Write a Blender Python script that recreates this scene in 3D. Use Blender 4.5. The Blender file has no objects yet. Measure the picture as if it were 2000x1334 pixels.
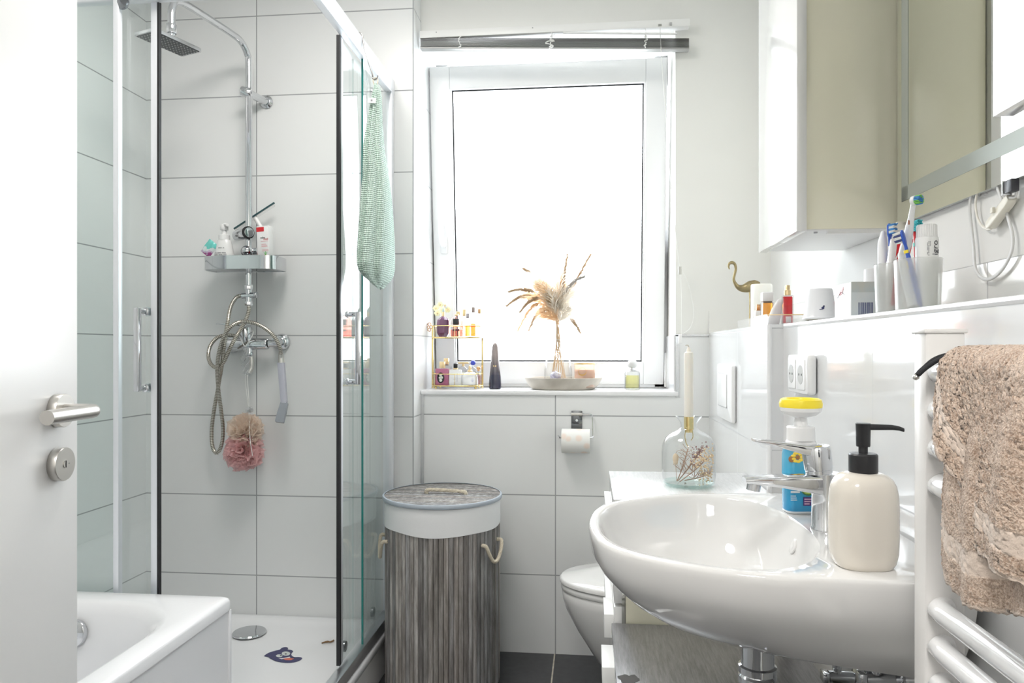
import bpy, bmesh, math, random
from mathutils import Vector, Matrix
random.seed(11)
PI = math.pi
SC = bpy.context.scene
COL = SC.collection

# ---------------------------------------------------------------- camera
F = 1426.0                      # focal length in pixels of the 2000 px wide frame
HOR = 683.0                     # horizon row
CAMZ = 1.146
YAW = math.atan(150.0 / F)
CS, SN = math.cos(YAW), math.sin(YAW)
cam = bpy.data.cameras.new('camera')
cam.sensor_width = 36.0
cam.lens = F / 2000.0 * 36.0
cam.shift_y = (HOR - 667.0) / 2000.0
cam.clip_start = 0.02
camo = bpy.data.objects.new('camera', cam)
COL.objects.link(camo)
camo.location = (0, 0, CAMZ)
camo.rotation_euler = (PI / 2, 0, YAW)
SC.camera = camo


def ray(px, py):
    u = (px - 1000.0) / F
    return Vector((-SN + u * CS, CS + u * SN, (HOR - py) / F))


def at_y(px, py, Y):
    d = ray(px, py)
    d = d * (Y / d.y)
    return Vector((d.x, d.y, d.z + CAMZ))


def at_z(px, py, z):
    d = ray(px, py)
    d = d * ((z - CAMZ) / d.z)
    return Vector((d.x, d.y, z))


def at_x(px, py, X):
    d = ray(px, py)
    d = d * (X / d.x)
    return Vector((d.x, d.y, d.z + CAMZ))


# ---------------------------------------------------------------- materials
MATS = {}


def new_mat(name):
    m = bpy.data.materials.new(name)
    m.use_nodes = True
    MATS[name] = m
    nt = m.node_tree
    return m, nt, nt.nodes['Principled BSDF'], nt.nodes['Material Output']


def mat(name, col, rough=0.5, metal=0.0, spec=0.5, bump=None, vary=None, coat=0.0, sss=0.0, trans=0.0, alpha=1.0, sheen=0.0):
    """bump=(scale, strength), vary=(scale, colour2, amount)"""
    if name in MATS:
        return MATS[name]
    m, nt, b, out = new_mat(name)
    b.inputs['Base Color'].default_value = (*col, 1)
    b.inputs['Roughness'].default_value = rough
    b.inputs['Metallic'].default_value = metal
    b.inputs['Specular IOR Level'].default_value = spec
    b.inputs['Coat Weight'].default_value = coat
    b.inputs['Coat Roughness'].default_value = 0.05
    b.inputs['Sheen Weight'].default_value = sheen
    if sss:
        b.inputs['Subsurface Weight'].default_value = sss
        b.inputs['Subsurface Radius'].default_value = (0.02, 0.015, 0.01)
        b.inputs['Subsurface Scale'].default_value = 0.3
    b.inputs['Transmission Weight'].default_value = trans
    b.inputs['Alpha'].default_value = alpha
    if bump or vary:
        tc = nt.nodes.new('ShaderNodeTexCoord')
    if bump:
        n = nt.nodes.new('ShaderNodeTexNoise')
        n.inputs['Scale'].default_value = bump[0]
        n.inputs['Detail'].default_value = 4
        nt.links.new(tc.outputs['Object'], n.inputs['Vector'])
        bp = nt.nodes.new('ShaderNodeBump')
        bp.inputs['Strength'].default_value = bump[1]
        bp.inputs['Distance'].default_value = bump[2] if len(bump) > 2 else 0.002
        nt.links.new(n.outputs['Fac'], bp.inputs['Height'])
        nt.links.new(bp.outputs['Normal'], b.inputs['Normal'])
    if vary:
        n = nt.nodes.new('ShaderNodeTexNoise')
        n.inputs['Scale'].default_value = vary[0]
        n.inputs['Detail'].default_value = 5
        nt.links.new(tc.outputs['Object'], n.inputs['Vector'])
        r = nt.nodes.new('ShaderNodeValToRGB')
        r.color_ramp.elements[0].position = 0.5 - vary[2]
        r.color_ramp.elements[1].position = 0.5 + vary[2]
        r.color_ramp.elements[0].color = (*col, 1)
        r.color_ramp.elements[1].color = (*vary[1], 1)
        nt.links.new(n.outputs['Fac'], r.inputs['Fac'])
        nt.links.new(r.outputs['Color'], b.inputs['Base Color'])
    return m


def mth(nt, op, a, b=None, c=None):
    n = nt.nodes.new('ShaderNodeMath')
    n.operation = op
    for i, v in enumerate((a, b, c)):
        if v is None:
            continue
        if isinstance(v, (int, float)):
            n.inputs[i].default_value = v
        else:
            nt.links.new(v, n.inputs[i])
    return n.outputs[0]


def thin_glass(name, col, rough=0.0, boost=1.0, milk=0.0, milkcol=(0.9, 0.9, 0.9), bump=None, f0=0.04, edge=1.0):
    """clear sheet: tinted see-through plus a mirror share that grows at grazing view"""
    if name in MATS:
        return MATS[name]
    m, nt, b, out = new_mat(name)
    nt.nodes.remove(b)
    t = nt.nodes.new('ShaderNodeBsdfTransparent')
    lw0 = nt.nodes.new('ShaderNodeLayerWeight')
    lw0.inputs['Blend'].default_value = 0.5
    ec = nt.nodes.new('ShaderNodeMix')
    ec.data_type = 'RGBA'
    ec.inputs['A'].default_value = (*col, 1)
    ec.inputs['B'].default_value = (*[c * edge for c in col], 1)
    nt.links.new(mth(nt, 'POWER', lw0.outputs['Facing'], 2.5), ec.inputs['Factor'])
    nt.links.new(ec.outputs['Result'], t.inputs['Color'])
    g = nt.nodes.new('ShaderNodeBsdfGlossy')
    g.inputs['Roughness'].default_value = rough
    g.inputs['Color'].default_value = (1, 1, 1, 1)
    lw = nt.nodes.new('ShaderNodeLayerWeight')
    lw.inputs['Blend'].default_value = 0.5
    p = mth(nt, 'POWER', lw.outputs['Facing'], 5.0)
    p = mth(nt, 'MULTIPLY_ADD', p, (1 - f0) * boost, f0)
    mx = nt.nodes.new('ShaderNodeMixShader')
    nt.links.new(p, mx.inputs[0])
    nt.links.new(g.outputs[0], mx.inputs[2])
    last = t
    if milk:
        d = nt.nodes.new('ShaderNodeBsdfTranslucent')
        d.inputs['Color'].default_value = (*milkcol, 1)
        d2 = nt.nodes.new('ShaderNodeBsdfDiffuse')
        d2.inputs['Color'].default_value = (*milkcol, 1)
        md = nt.nodes.new('ShaderNodeMixShader')
        md.inputs[0].default_value = 0.5
        nt.links.new(d.outputs[0], md.inputs[1])
        nt.links.new(d2.outputs[0], md.inputs[2])
        mm = nt.nodes.new('ShaderNodeMixShader')
        mm.inputs[0].default_value = milk
        nt.links.new(t.outputs[0], mm.inputs[1])
        nt.links.new(md.outputs[0], mm.inputs[2])
        last = mm
    nt.links.new(last.outputs[0], mx.inputs[1])
    if bump:
        tc = nt.nodes.new('ShaderNodeTexCoord')
        n = nt.nodes.new('ShaderNodeTexVoronoi')
        n.inputs['Scale'].default_value = bump[0]
        nt.links.new(tc.outputs['Object'], n.inputs['Vector'])
        bp = nt.nodes.new('ShaderNodeBump')
        bp.inputs['Strength'].default_value = bump[1]
        bp.inputs['Distance'].default_value = 0.002
        nt.links.new(n.outputs['Distance'], bp.inputs['Height'])
        nt.links.new(bp.outputs['Normal'], g.inputs['Normal'])
    nt.links.new(mx.outputs[0], out.inputs['Surface'])
    return m


def tile_mat(name, axis, off, width, col, grout, zoff=0.296, zh=0.301, gw=0.0035, rough=0.12, top=None, plaster=None, mott=0.0, coat=0.0):
    """rectangular wall tiles in world position; above z=top the wall is plaster"""
    m, nt, b, out = new_mat(name)
    geo = nt.nodes.new('ShaderNodeNewGeometry')
    sep = nt.nodes.new('ShaderNodeSeparateXYZ')
    nt.links.new(geo.outputs['Position'], sep.inputs[0])

    def line(sock, o, w):
        a = mth(nt, 'SUBTRACT', sock, o)
        a = mth(nt, 'DIVIDE', a, w)
        a = mth(nt, 'FRACT', mth(nt, 'ADD', a, 0.5))
        a = mth(nt, 'ABSOLUTE', mth(nt, 'SUBTRACT', a, 0.5))
        a = mth(nt, 'MULTIPLY', a, w)
        return mth(nt, 'LESS_THAN', a, gw * 0.5)
    ax = sep.outputs['X'] if axis == 'X' else sep.outputs['Y']
    l1 = line(ax, off, width)
    l2 = line(sep.outputs['Y'], off, width) if axis == 'XY' else line(sep.outputs['Z'], zoff, zh)
    if axis == 'XY':
        l1 = line(sep.outputs['X'], zoff, zh)
    g = mth(nt, 'MAXIMUM', l1, l2)
    mix = nt.nodes.new('ShaderNodeMix')
    mix.data_type = 'RGBA'
    mix.inputs['A'].default_value = (*col, 1)
    mix.inputs['B'].default_value = (*grout, 1)
    nt.links.new(g, mix.inputs['Factor'])
    last = mix.outputs['Result']
    if mott:
        n = nt.nodes.new('ShaderNodeTexNoise')
        n.inputs['Scale'].default_value = 45
        n.inputs['Detail'].default_value = 6
        nt.links.new(geo.outputs['Position'], n.inputs['Vector'])
        mm = nt.nodes.new('ShaderNodeMix')
        mm.data_type = 'RGBA'
        mm.blend_type = 'OVERLAY'
        mm.inputs['Factor'].default_value = mott
        nt.links.new(last, mm.inputs['A'])
        nt.links.new(n.outputs['Fac'], mm.inputs['B'])
        last = mm.outputs['Result']
    rg = mth(nt, 'MULTIPLY_ADD', g, 0.6, rough)
    hgt = mth(nt, 'SUBTRACT', 1.0, g)
    if top is not None:
        ab = mth(nt, 'GREATER_THAN', sep.outputs['Z'], top)
        m2 = nt.nodes.new('ShaderNodeMix')
        m2.data_type = 'RGBA'
        nt.links.new(ab, m2.inputs['Factor'])
        nt.links.new(last, m2.inputs['A'])
        m2.inputs['B'].default_value = (*plaster, 1)
        last = m2.outputs['Result']
        rg = mth(nt, 'MAXIMUM', rg, mth(nt, 'MULTIPLY', ab, 0.75))
        hgt = mth(nt, 'MAXIMUM', hgt, ab)
    nt.links.new(last, b.inputs['Base Color'])
    nt.links.new(rg, b.inputs['Roughness'])
    b.inputs['Coat Weight'].default_value = coat
    nz = nt.nodes.new('ShaderNodeTexNoise')
    nz.inputs['Scale'].default_value = 7.0
    nz.inputs['Detail'].default_value = 3
    nt.links.new(geo.outputs['Position'], nz.inputs['Vector'])
    hgt = mth(nt, 'MULTIPLY_ADD', nz.outputs['Fac'], 0.5, hgt)
    bp = nt.nodes.new('ShaderNodeBump')
    bp.inputs['Strength'].default_value = 0.35
    bp.inputs['Distance'].default_value = 0.0012
    nt.links.new(hgt, bp.inputs['Height'])
    nt.links.new(bp.outputs['Normal'], b.inputs['Normal'])
    return m


# ---------------------------------------------------------------- mesh builder
def spline(pts, n=8, closed=False):
    pts = [Vector(p) for p in pts]
    out = []
    N = len(pts)
    rng = N if closed else N - 1
    for i in range(rng):
        if closed:
            p0, p1, p2, p3 = pts[i - 1], pts[i], pts[(i + 1) % N], pts[(i + 2) % N]
        else:
            p1, p2 = pts[i], pts[i + 1]
            p0 = pts[i - 1] if i else p1 * 2 - p2
            p3 = pts[i + 2] if i + 2 < N else p2 * 2 - p1
        for k in range(n):
            t = k / n
            out.append(0.5 * ((2 * p1) + (p2 - p0) * t + (2 * p0 - 5 * p1 + 4 * p2 - p3) * t * t + (3 * p1 - p0 - 3 * p2 + p3) * t ** 3))
    if not closed:
        out.append(pts[-1])
    return out


def arc(cx, cy, r, a0, a1, n=8):
    return [(cx + r * math.cos(a0 + (a1 - a0) * i / n), cy + r * math.sin(a0 + (a1 - a0) * i / n)) for i in range(n + 1)]


def rrect(w, h, r, n=5, cx=0, cy=0):
    """rounded rectangle outline, counter-clockwise"""
    x, y = w / 2 - r, h / 2 - r
    p = []
    for sx, sy, a in ((1, 1, 0), (-1, 1, PI / 2), (-1, -1, PI), (1, -1, 1.5 * PI)):
        p += arc(cx + sx * x, cy + sy * y, r, a, a + PI / 2, n)
    return p


class MB:
    def __init__(self):
        self.v, self.f, self.m = [], [], []

    def add(self, vs, fs, M=None, mi=0):
        b = len(self.v)
        for p in vs:
            p = Vector(p)
            self.v.append(M @ p if M is not None else p)
        for q in fs:
            self.f.append(tuple(b + i for i in q))
            self.m.append(mi)
        return self

    def box(self, x0, x1, y0, y1, z0, z1, bev=0.0, seg=2, M=None, mi=0):
        bm = bmesh.new()
        bmesh.ops.create_cube(bm, size=1.0)
        for v in bm.verts:
            v.co = Vector(((x0 + x1) / 2 + v.co.x * (x1 - x0), (y0 + y1) / 2 + v.co.y * (y1 - y0), (z0 + z1) / 2 + v.co.z * (z1 - z0)))
        if bev > 0:
            bmesh.ops.bevel(bm, geom=bm.edges[:], offset=bev, segments=seg, profile=0.5, affect='EDGES')
        bm.verts.ensure_lookup_table()
        self.add([v.co.copy() for v in bm.verts], [[v.index for v in f.verts] for f in bm.faces], M, mi)
        bm.free()
        return self

    def loft(self, rings, cap0=True, cap1=True, closed=True, M=None, mi=0):
        n = len(rings[0])
        vs, fs = [], []
        for r in rings:
            vs += [Vector(p) for p in r]
        for i in range(len(rings) - 1):
            for j in range(n if closed else n - 1):
                k = (j + 1) % n
                fs.append((i * n + j, i * n + k, (i + 1) * n + k, (i + 1) * n + j))
        if cap0:
            fs.append(tuple(range(n - 1, -1, -1)))
        if cap1:
            o = (len(rings) - 1) * n
            fs.append(tuple(o + j for j in range(n)))
        return self.add(vs, fs, M, mi)

    def tube(self, pts, r, seg=10, closed=False, cap=True, mi=0, M=None, flat=1.0):
        pts = [Vector(p) for p in pts]
        n = len(pts)
        rr = r if isinstance(r, (list, tuple)) else [r] * n
        tang = []
        for i in range(n):
            if closed:
                t = pts[(i + 1) % n] - pts[i - 1]
            else:
                t = pts[min(i + 1, n - 1)] - pts[max(i - 1, 0)]
            if t.length < 1e-9:
                t = Vector((0, 0, 1))
            tang.append(t.normalized())
        up = Vector((0, 0, 1)) if abs(tang[0].z) < 0.9 else Vector((1, 0, 0))
        nrm = (up - tang[0] * up.dot(tang[0])).normalized()
        rings = []
        for i in range(n):
            nrm = nrm - tang[i] * nrm.dot(tang[i])
            if nrm.length < 1e-6:
                nrm = tang[i].orthogonal()
            nrm.normalize()
            bi = tang[i].cross(nrm)
            rings.append([pts[i] + (nrm * math.cos(2 * PI * k / seg) * flat + bi * math.sin(2 * PI * k / seg)) * rr[i] for k in range(seg)])
        if closed:
            rings.append(rings[0])
            return self.loft(rings, False, False, True, M, mi)
        return self.loft(rings, cap, cap, True, M, mi)

    def cyl(self, p0, p1, r0, r1=None, seg=24, bev=0.0, mi=0, M=None):
        r1 = r0 if r1 is None else r1
        p0, p1 = Vector(p0), Vector(p1)
        d = (p1 - p0)
        L = d.length
        Q = d.to_track_quat('Z', 'Y').to_matrix().to_4x4()
        T = Matrix.Translation(p0) @ Q
        if M is not None:
            T = M @ T
        prof = [(r0, 0), (r1, L)]
        if bev:
            prof = [(r0 - bev, 0), (r0 - bev * .3, bev * .3), (r0, bev), (r1, L - bev), (r1 - bev * .3, L - bev * .3), (r1 - bev, L)]
        return self.lathe(prof, seg, T, mi)

    def lathe(self, prof, seg=32, M=None, mi=0, cap0=True, cap1=True, sx=1.0, sy=1.0):
        rings = [[(r * math.cos(2 * PI * k / seg) * sx, r * math.sin(2 * PI * k / seg) * sy, z) for k in range(seg)] for r, z in prof]
        return self.loft(rings, cap0 and prof[0][0] > 1e-6, cap1 and prof[-1][0] > 1e-6, True, M, mi)

    def sphere(self, c, r, seg=20, rings=12, mi=0, M=None):
        rx, ry, rz = r if isinstance(r, (list, tuple)) else (r, r, r)
        c = Vector(c)
        rs = []
        for i in range(rings + 1):
            a = -PI / 2 + PI * i / rings
            q = max(math.cos(a), 1e-4)
            rs.append([(c.x + rx * q * math.cos(2 * PI * k / seg), c.y + ry * q * math.sin(2 * PI * k / seg), c.z + rz * math.sin(a)) for k in range(seg)])
        return self.loft(rs, True, True, True, M, mi)

    def prism(self, poly, z0, z1, M=None, mi=0, bev=0.0):
        """poly: counter-clockwise (x, y); extruded along z"""
        if bev > 0:
            cx = sum(p[0] for p in poly) / len(poly)
            cy = sum(p[1] for p in poly) / len(poly)
            ex = max(abs(p[0] - cx) for p in poly)
            ey = max(abs(p[1] - cy) for p in poly)
            fx, fy = 1 - bev / ex, 1 - bev / ey
            ins = [(cx + (p[0] - cx) * fx, cy + (p[1] - cy) * fy) for p in poly]
            md = [(cx + (p[0] - cx) * (1 - .3 * bev / ex), cy + (p[1] - cy) * (1 - .3 * bev / ey)) for p in poly]
            return self.loft([[(x, y, z0) for x, y in ins], [(x, y, z0 + bev * .3) for x, y in md], [(x, y, z0 + bev) for x, y in poly],
                              [(x, y, z1 - bev) for x, y in poly], [(x, y, z1 - bev * .3) for x, y in md], [(x, y, z1) for x, y in ins]], M=M, mi=mi)
        return self.loft([[(x, y, z0) for x, y in poly], [(x, y, z1) for x, y in poly]], M=M, mi=mi)

    def grid(self, fn, nu, nv, mi=0, M=None):
        vs = [fn(i / nu, j / nv) for j in range(nv + 1) for i in range(nu + 1)]
        fs = [(j * (nu + 1) + i, j * (nu + 1) + i + 1, (j + 1) * (nu + 1) + i + 1, (j + 1) * (nu + 1) + i) for j in range(nv) for i in range(nu)]
        return self.add(vs, fs, M, mi)


def obj(name, mb, mats, parent=None, loc=None, rot=None, sharp=35, subsurf=0, fix=True):
    me = bpy.data.meshes.new(name)
    me.from_pydata([tuple(v) for v in mb.v], [], mb.f)
    if not isinstance(mats, (list, tuple)):
        mats = [mats]
    for m in mats:
        me.materials.append(MATS[m] if isinstance(m, str) else m)
    for p, i in zip(me.polygons, mb.m):
        p.material_index = i
    if fix:
        bm = bmesh.new()
        bm.from_mesh(me)
        bmesh.ops.recalc_face_normals(bm, faces=bm.faces[:])
        bm.to_mesh(me)
        bm.free()
    for p in me.polygons:
        p.use_smooth = True
    me.set_sharp_from_angle(angle=math.radians(sharp))
    me.update()
    o = bpy.data.objects.new(name, me)
    COL.objects.link(o)
    if parent is not None:
        o.parent = parent
    if loc is not None:
        o.location = loc
    if rot is not None:
        o.rotation_euler = rot
    if subsurf:
        s = o.modifiers.new('smooth', 'SUBSURF')
        s.levels = s.render_levels = subsurf
    return o


def tag(o, label, cat, group=None):
    o['label'] = label
    o['category'] = cat
    if group:
        o['group'] = group
    return o


def thing(name, label, cat, loc=(0, 0, 0), rz=0.0, group=None):
    o = bpy.data.objects.new(name, None)
    o.empty_display_size = 0.05
    COL.objects.link(o)
    o.location = loc
    o.rotation_euler = (0, 0, rz)
    return tag(o, label, cat, group)


def struct(o):
    o['kind'] = 'structure'
    return o


def copy_tree(o, parent=None):
    c = o.copy()
    COL.objects.link(c)
    if parent is not None:
        c.parent = parent
    for ch in list(o.children):
        copy_tree(ch, c)
    return c


def writing(name, text, size, M, matname, parent, align='CENTER', ext=0.0003, bold=0.0, label=None, squeeze=1.0):
    """real lettering as a thin raised mesh; text lies in the local xy plane of M"""
    cu = bpy.data.curves.new('lettering', 'FONT')
    cu.body = text
    cu.size = size
    cu.align_x = align
    cu.align_y = 'CENTER'
    cu.extrude = ext
    cu.offset = bold
    cu.resolution_u = 3
    t = bpy.data.objects.new('lettering_source', cu)
    COL.objects.link(t)
    dg = bpy.context.evaluated_depsgraph_get()
    me = bpy.data.meshes.new_from_object(t.evaluated_get(dg))
    COL.objects.unlink(t)
    bpy.data.objects.remove(t)
    bpy.data.curves.remove(cu)
    me.transform(M @ Matrix.Diagonal((squeeze, 1, 1, 1)))
    me.materials.clear()
    me.materials.append(MATS[matname])
    o = bpy.data.objects.new(name, me)
    COL.objects.link(o)
    if parent is not None:
        o.parent = parent
    if label:
        o['label'] = label
    return o


def face_M(origin, right, up):
    """matrix whose xy plane is spanned by right, up at origin"""
    r = Vector(right).normalized()
    u = Vector(up)
    u = (u - r * u.dot(r)).normalized()
    n = r.cross(u)
    return Matrix(((r.x, u.x, n.x, origin[0]), (r.y, u.y, n.y, origin[1]), (r.z, u.z, n.z, origin[2]), (0, 0, 0, 1)))


# shared materials
mat('plaster', (0.80, 0.80, 0.775), 0.8, bump=(60, 0.15))
mat('ceiling_paint', (0.82, 0.82, 0.80), 0.9)
mat('white_gloss', (0.84, 0.84, 0.83), 0.08)
mat('ceramic', (0.70, 0.695, 0.685), 0.05, coat=0.3)
mat('acrylic', (0.85, 0.86, 0.88), 0.1)
mat('white_satin', (0.83, 0.83, 0.82), 0.35)
mat('pvc', (0.84, 0.845, 0.85), 0.25)
mat('chrome', (0.66, 0.67, 0.69), 0.06, 1.0)
mat('dark_chrome', (0.30, 0.31, 0.33), 0.15, 1.0)
mat('alu', (0.80, 0.82, 0.85), 0.28, 1.0)
mat('alu_light', (0.86, 0.88, 0.92), 0.4, 0.5)
mat('steel', (0.62, 0.60, 0.57), 0.3, 1.0)
mat('rubber', (0.012, 0.012, 0.014), 0.5)
mat('black', (0.012, 0.012, 0.014), 0.4)
mat('black_gloss', (0.012, 0.012, 0.016), 0.1)
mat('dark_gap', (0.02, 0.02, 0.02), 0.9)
mat('gold', (0.80, 0.62, 0.28), 0.2, 1.0)
mat('brass', (0.42, 0.34, 0.19), 0.32, 1.0, vary=(40, (0.28, 0.23, 0.13), 0.2))
mat('rope', (0.62, 0.56, 0.45), 0.9, bump=(300, 0.4))
mat('cloth_white', (0.78, 0.79, 0.80), 0.95, bump=(400, 0.3))
mat('plastic_white', (0.85, 0.85, 0.85), 0.25)
mat('plastic_cream', (0.80, 0.77, 0.68), 0.35)
mat('paper', (0.86, 0.86, 0.84), 0.9)
mat('red', (0.65, 0.03, 0.04), 0.3)
mat('blue', (0.03, 0.10, 0.50), 0.3)
mat('navy', (0.03, 0.035, 0.12), 0.45)
mat('yellow', (0.95, 0.75, 0.05), 0.3)
mat('green', (0.10, 0.50, 0.10), 0.4)
mat('teal', (0.10, 0.55, 0.48), 0.4)
mat('pink', (0.80, 0.35, 0.42), 0.4)
mat('grey', (0.40, 0.40, 0.41), 0.5)
mat('ink', (0.05, 0.05, 0.06), 0.6)
mat('ink_grey', (0.30, 0.30, 0.32), 0.6)
thin_glass('shower_glass', (0.958, 0.982, 0.978), f0=0.05)
thin_glass('clear_glass', (0.965, 0.975, 0.975), edge=0.45)
thin_glass('aqua_glass', (0.975, 0.985, 0.985), f0=0.06, edge=0.62)
thin_glass('clear_plastic', (0.96, 0.96, 0.96), rough=0.1, milk=0.06)

# ================================================================ THE SETTING
TW = (0.80, 0.81, 0.81)
GR = (0.36, 0.37, 0.38)
tile_mat('tile_back', 'X', -1.2455, 0.602, TW, GR, top=None, rough=0.24, gw=0.0042)
tile_mat('tile_window_wall', 'X', -0.125, 0.602, TW, GR, top=1.2, plaster=(0.80, 0.80, 0.775), rough=0.14, gw=0.0042)
tile_mat('tile_left', 'Y', 2.10, 0.602, TW, GR, rough=0.14, gw=0.0042)
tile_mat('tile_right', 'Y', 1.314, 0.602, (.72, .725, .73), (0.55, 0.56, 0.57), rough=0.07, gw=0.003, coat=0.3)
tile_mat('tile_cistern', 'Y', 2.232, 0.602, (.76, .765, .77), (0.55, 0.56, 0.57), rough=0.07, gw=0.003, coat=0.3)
tile_mat('tile_upstand', 'Y', 1.32, 0.602, (0.80, 0.80, 0.78), (0.5, 0.5, 0.5), top=1.295, plaster=(0.80, 0.80, 0.785), rough=0.1, zoff=1.295, zh=0.6, gw=0.003)
tile_mat('floor_tile', 'XY', 0.55, 0.60, (0.035, 0.036, 0.040), (0.52, 0.48, 0.40), zoff=-0.128, zh=0.60, gw=0.005, rough=0.35, mott=0.5)
mat('trim_steel', (0.66, 0.67, 0.68), 0.25, 0.8)
mat('sill_tile', (0.84, 0.845, 0.855), 0.1)

YB, YS = 2.752, 2.636           # window wall, projecting shower wall
XW0, XW1, ZW0, ZW1 = -0.641, 0.319, 0.991, 2.344
YWIN = 3.02

m = MB()
m.box(-2.0, 1.1, -1.5, 3.3, -0.12, 0.0)
struct(obj('floor', m, 'floor_tile'))
m = MB()
m.box(-2.0, 1.1, -1.5, 3.3, 2.62, 2.74)
struct(obj('ceiling', m, 'ceiling_paint'))

m = MB()
m.box(XW0, XW1, YB, 3.12, 0, 0.974)
m.box(XW1, 1.0, YB, 3.12, 0, 2.62)
m.box(XW0, XW1, YB, 3.12, ZW1, 2.62)
# tiled upstand strip in the corner above the cistern boxing
m.box(0.4397, 0.70, 2.742, YB, 1.2085, 1.288)
struct(obj('wall_back', m, 'tile_window_wall'))
m = MB()
m.box(-1.80, XW0, YS, 3.12, 0, 2.62)
struct(obj('wall_back_shower', m, 'tile_back'))
m = MB()
m.box(-1.80, -1.687, -1.4, YS, 0, 2.62)
struct(obj('wall_left', m, 'tile_left'))
# right: tall rear wall (slightly out of square) and the lower installation wall with its ledge


def xr(Y):                      # rear right wall
    return 0.662 + (2.752 - Y) * 0.009


def xl(Y):                      # front of the ledge
    return 0.476 + (1.84 - Y) * 0.018


m = MB()
m.prism([(xr(2.752), 2.752), (xr(-1.4), -1.4), (1.0, -1.4), (1.0, 2.752)][::-1], 0, 2.62)
struct(obj('wall_right', m, 'tile_upstand'))
m = MB()
m.prism([(xl(1.856), 1.856), (xl(-1.4), -1.4), (0.72, -1.4), (0.72, 1.856)][::-1], 0, 1.2085)
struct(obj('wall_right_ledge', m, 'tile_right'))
m = MB()
m.box(0.44, 0.66, 1.856, YB, 0, 1.2085)
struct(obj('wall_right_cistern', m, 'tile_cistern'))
m = MB()
m.box(-1.70, -0.86, 0.0, 0.12, 0, 2.62)
m.box(-0.86, 0.52, 0.0, 0.12, 2.13, 2.62)
struct(obj('wall_front', m, 'plaster'))
m = MB()
m.box(-1.80, 1.0, -1.5, -1.4, 0, 2.62)
struct(obj('wall_hall', m, 'plaster'))
# metal edge trims of the tiling
m = MB()
m.cyl((0.444, 1.860, 0), (0.444, 1.860, 1.2085), 0.0065, seg=12)
m.tube([(0.446, 1.862, 1.2035), (0.446, 2.745, 1.2035)], 0.0062, 8)
m.tube([(xl(1.85) + .004, 1.85, 1.2035), (xl(-1) + .004, -1.0, 1.2035)], 0.0062, 8)
struct(obj('trim_1', m, 'sill_tile'))
m = MB()
m.box(XW0, XW0 + 0.012, YB - 0.004, YB + 0.003, 0, 0.974)
m.box(XW1, XW1 + 0.012, YB - 0.004, YB + 0.004, 0.972, 1.2)
m.box(XW1 - 0.001, 0.44, YB - 0.004, YB + 0.002, 1.196, 1.204)
struct(obj('trim_2', m, 'trim_steel'))
m = MB()
m.box(XW0, XW1 + 0.01, YB - 0.008, YWIN + 0.10, 0.974, ZW0, bev=0.003)
struct(obj('trim_window_sill', m, 'sill_tile'))
m = MB()                        # tiled right cheek of the window recess
m.box(XW1 - 0.006, XW1 + 0.001, YB, YWIN + 0.05, ZW0, 1.2)
struct(obj('trim_3', m, 'sill_tile'))

# ---------------------------------------------------------------- window, tilted inwards at the top
win = bpy.data.objects.new('window_1', None)
COL.objects.link(win)
struct(win)
m = MB()                        # outer frame fixed in the recess
fw = 0.055
for a in ((XW0, XW0 + fw, ZW0, ZW1), (XW1 - fw, XW1, ZW0, ZW1)):
    m.box(a[0], a[1], YWIN + 0.006, YWIN + 0.075, a[2], a[3], bev=0.004)
m.box(XW0, XW1, YWIN + 0.006, YWIN + 0.075, ZW0, ZW0 + 0.05, bev=0.004)
m.box(XW0, XW1, YWIN + 0.006, YWIN + 0.075, ZW1 - 0.05, ZW1, bev=0.004)
obj('window_frame', m, 'pvc', win)
tilt = math.radians(6.3)
sash = bpy.data.objects.new('window_sash', None)
COL.objects.link(sash)
sash.parent = win
sash.location = (0, YWIN, 1.004)
sash.rotation_euler = (tilt, 0, 0)
sx0, sx1, sh = XW0 + 0.004, 0.303, 1.285
pw, ph = 0.088, 0.092


def bar(m, x0, x1, z0, z1):
    m.box(x0, x1, -0.002, 0.060, z0, z1, bev=0.005)


m = MB()
bar(m, sx0, sx0 + pw - .006, 0, sh)
bar(m, sx1 - pw + .006, sx1, 0, sh)
bar(m, sx0 + pw - .007, sx1 - pw + .007, 0, ph)
bar(m, sx0 + pw - .007, sx1 - pw + .007, sh - ph, sh)
# glazing beads
for b in ((sx0 + pw - .012, sx0 + pw, ph - .006, sh - ph + .006), (sx1 - pw, sx1 - pw + .012, ph - .006, sh - ph + .006)):
    m.box(b[0], b[1], 0.006, 0.03, b[2], b[3], bev=0.003)
m.box(sx0 + pw - .01, sx1 - pw + .01, 0.006, 0.03, ph - .012, ph, bev=0.003)
m.box(sx0 + pw - .01, sx1 - pw + .01, 0.006, 0.03, sh - ph, sh - ph + .012, bev=0.003)
struct(obj('sash_frame', m, 'pvc', sash))
thin_glass('frosted_pane', (0.97, 0.98, 0.98), rough=0.25, milk=0.25, milkcol=(0.95, 0.95, 0.95), bump=(160, 0.5))
m = MB()
m.box(sx0 + pw - .008, sx1 - pw + .008, 0.022, 0.028, ph - .008, sh - ph + .008)
obj('window_pane', m, 'frosted_pane', sash)
m = MB()
xa, xb, za, zb = sx0 + pw - .001, sx1 - pw + .001, ph - .001, sh - ph + .001
for q in ((xa, xa + .006, za, zb), (xb - .006, xb, za, zb), (xa, xb, za, za + .006), (xa, xb, zb - .006, zb)):
    m.box(q[0], q[1], 0.017, 0.0215, q[2], q[3])
obj('pane_gasket', m, 'rubber', sash)
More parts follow.
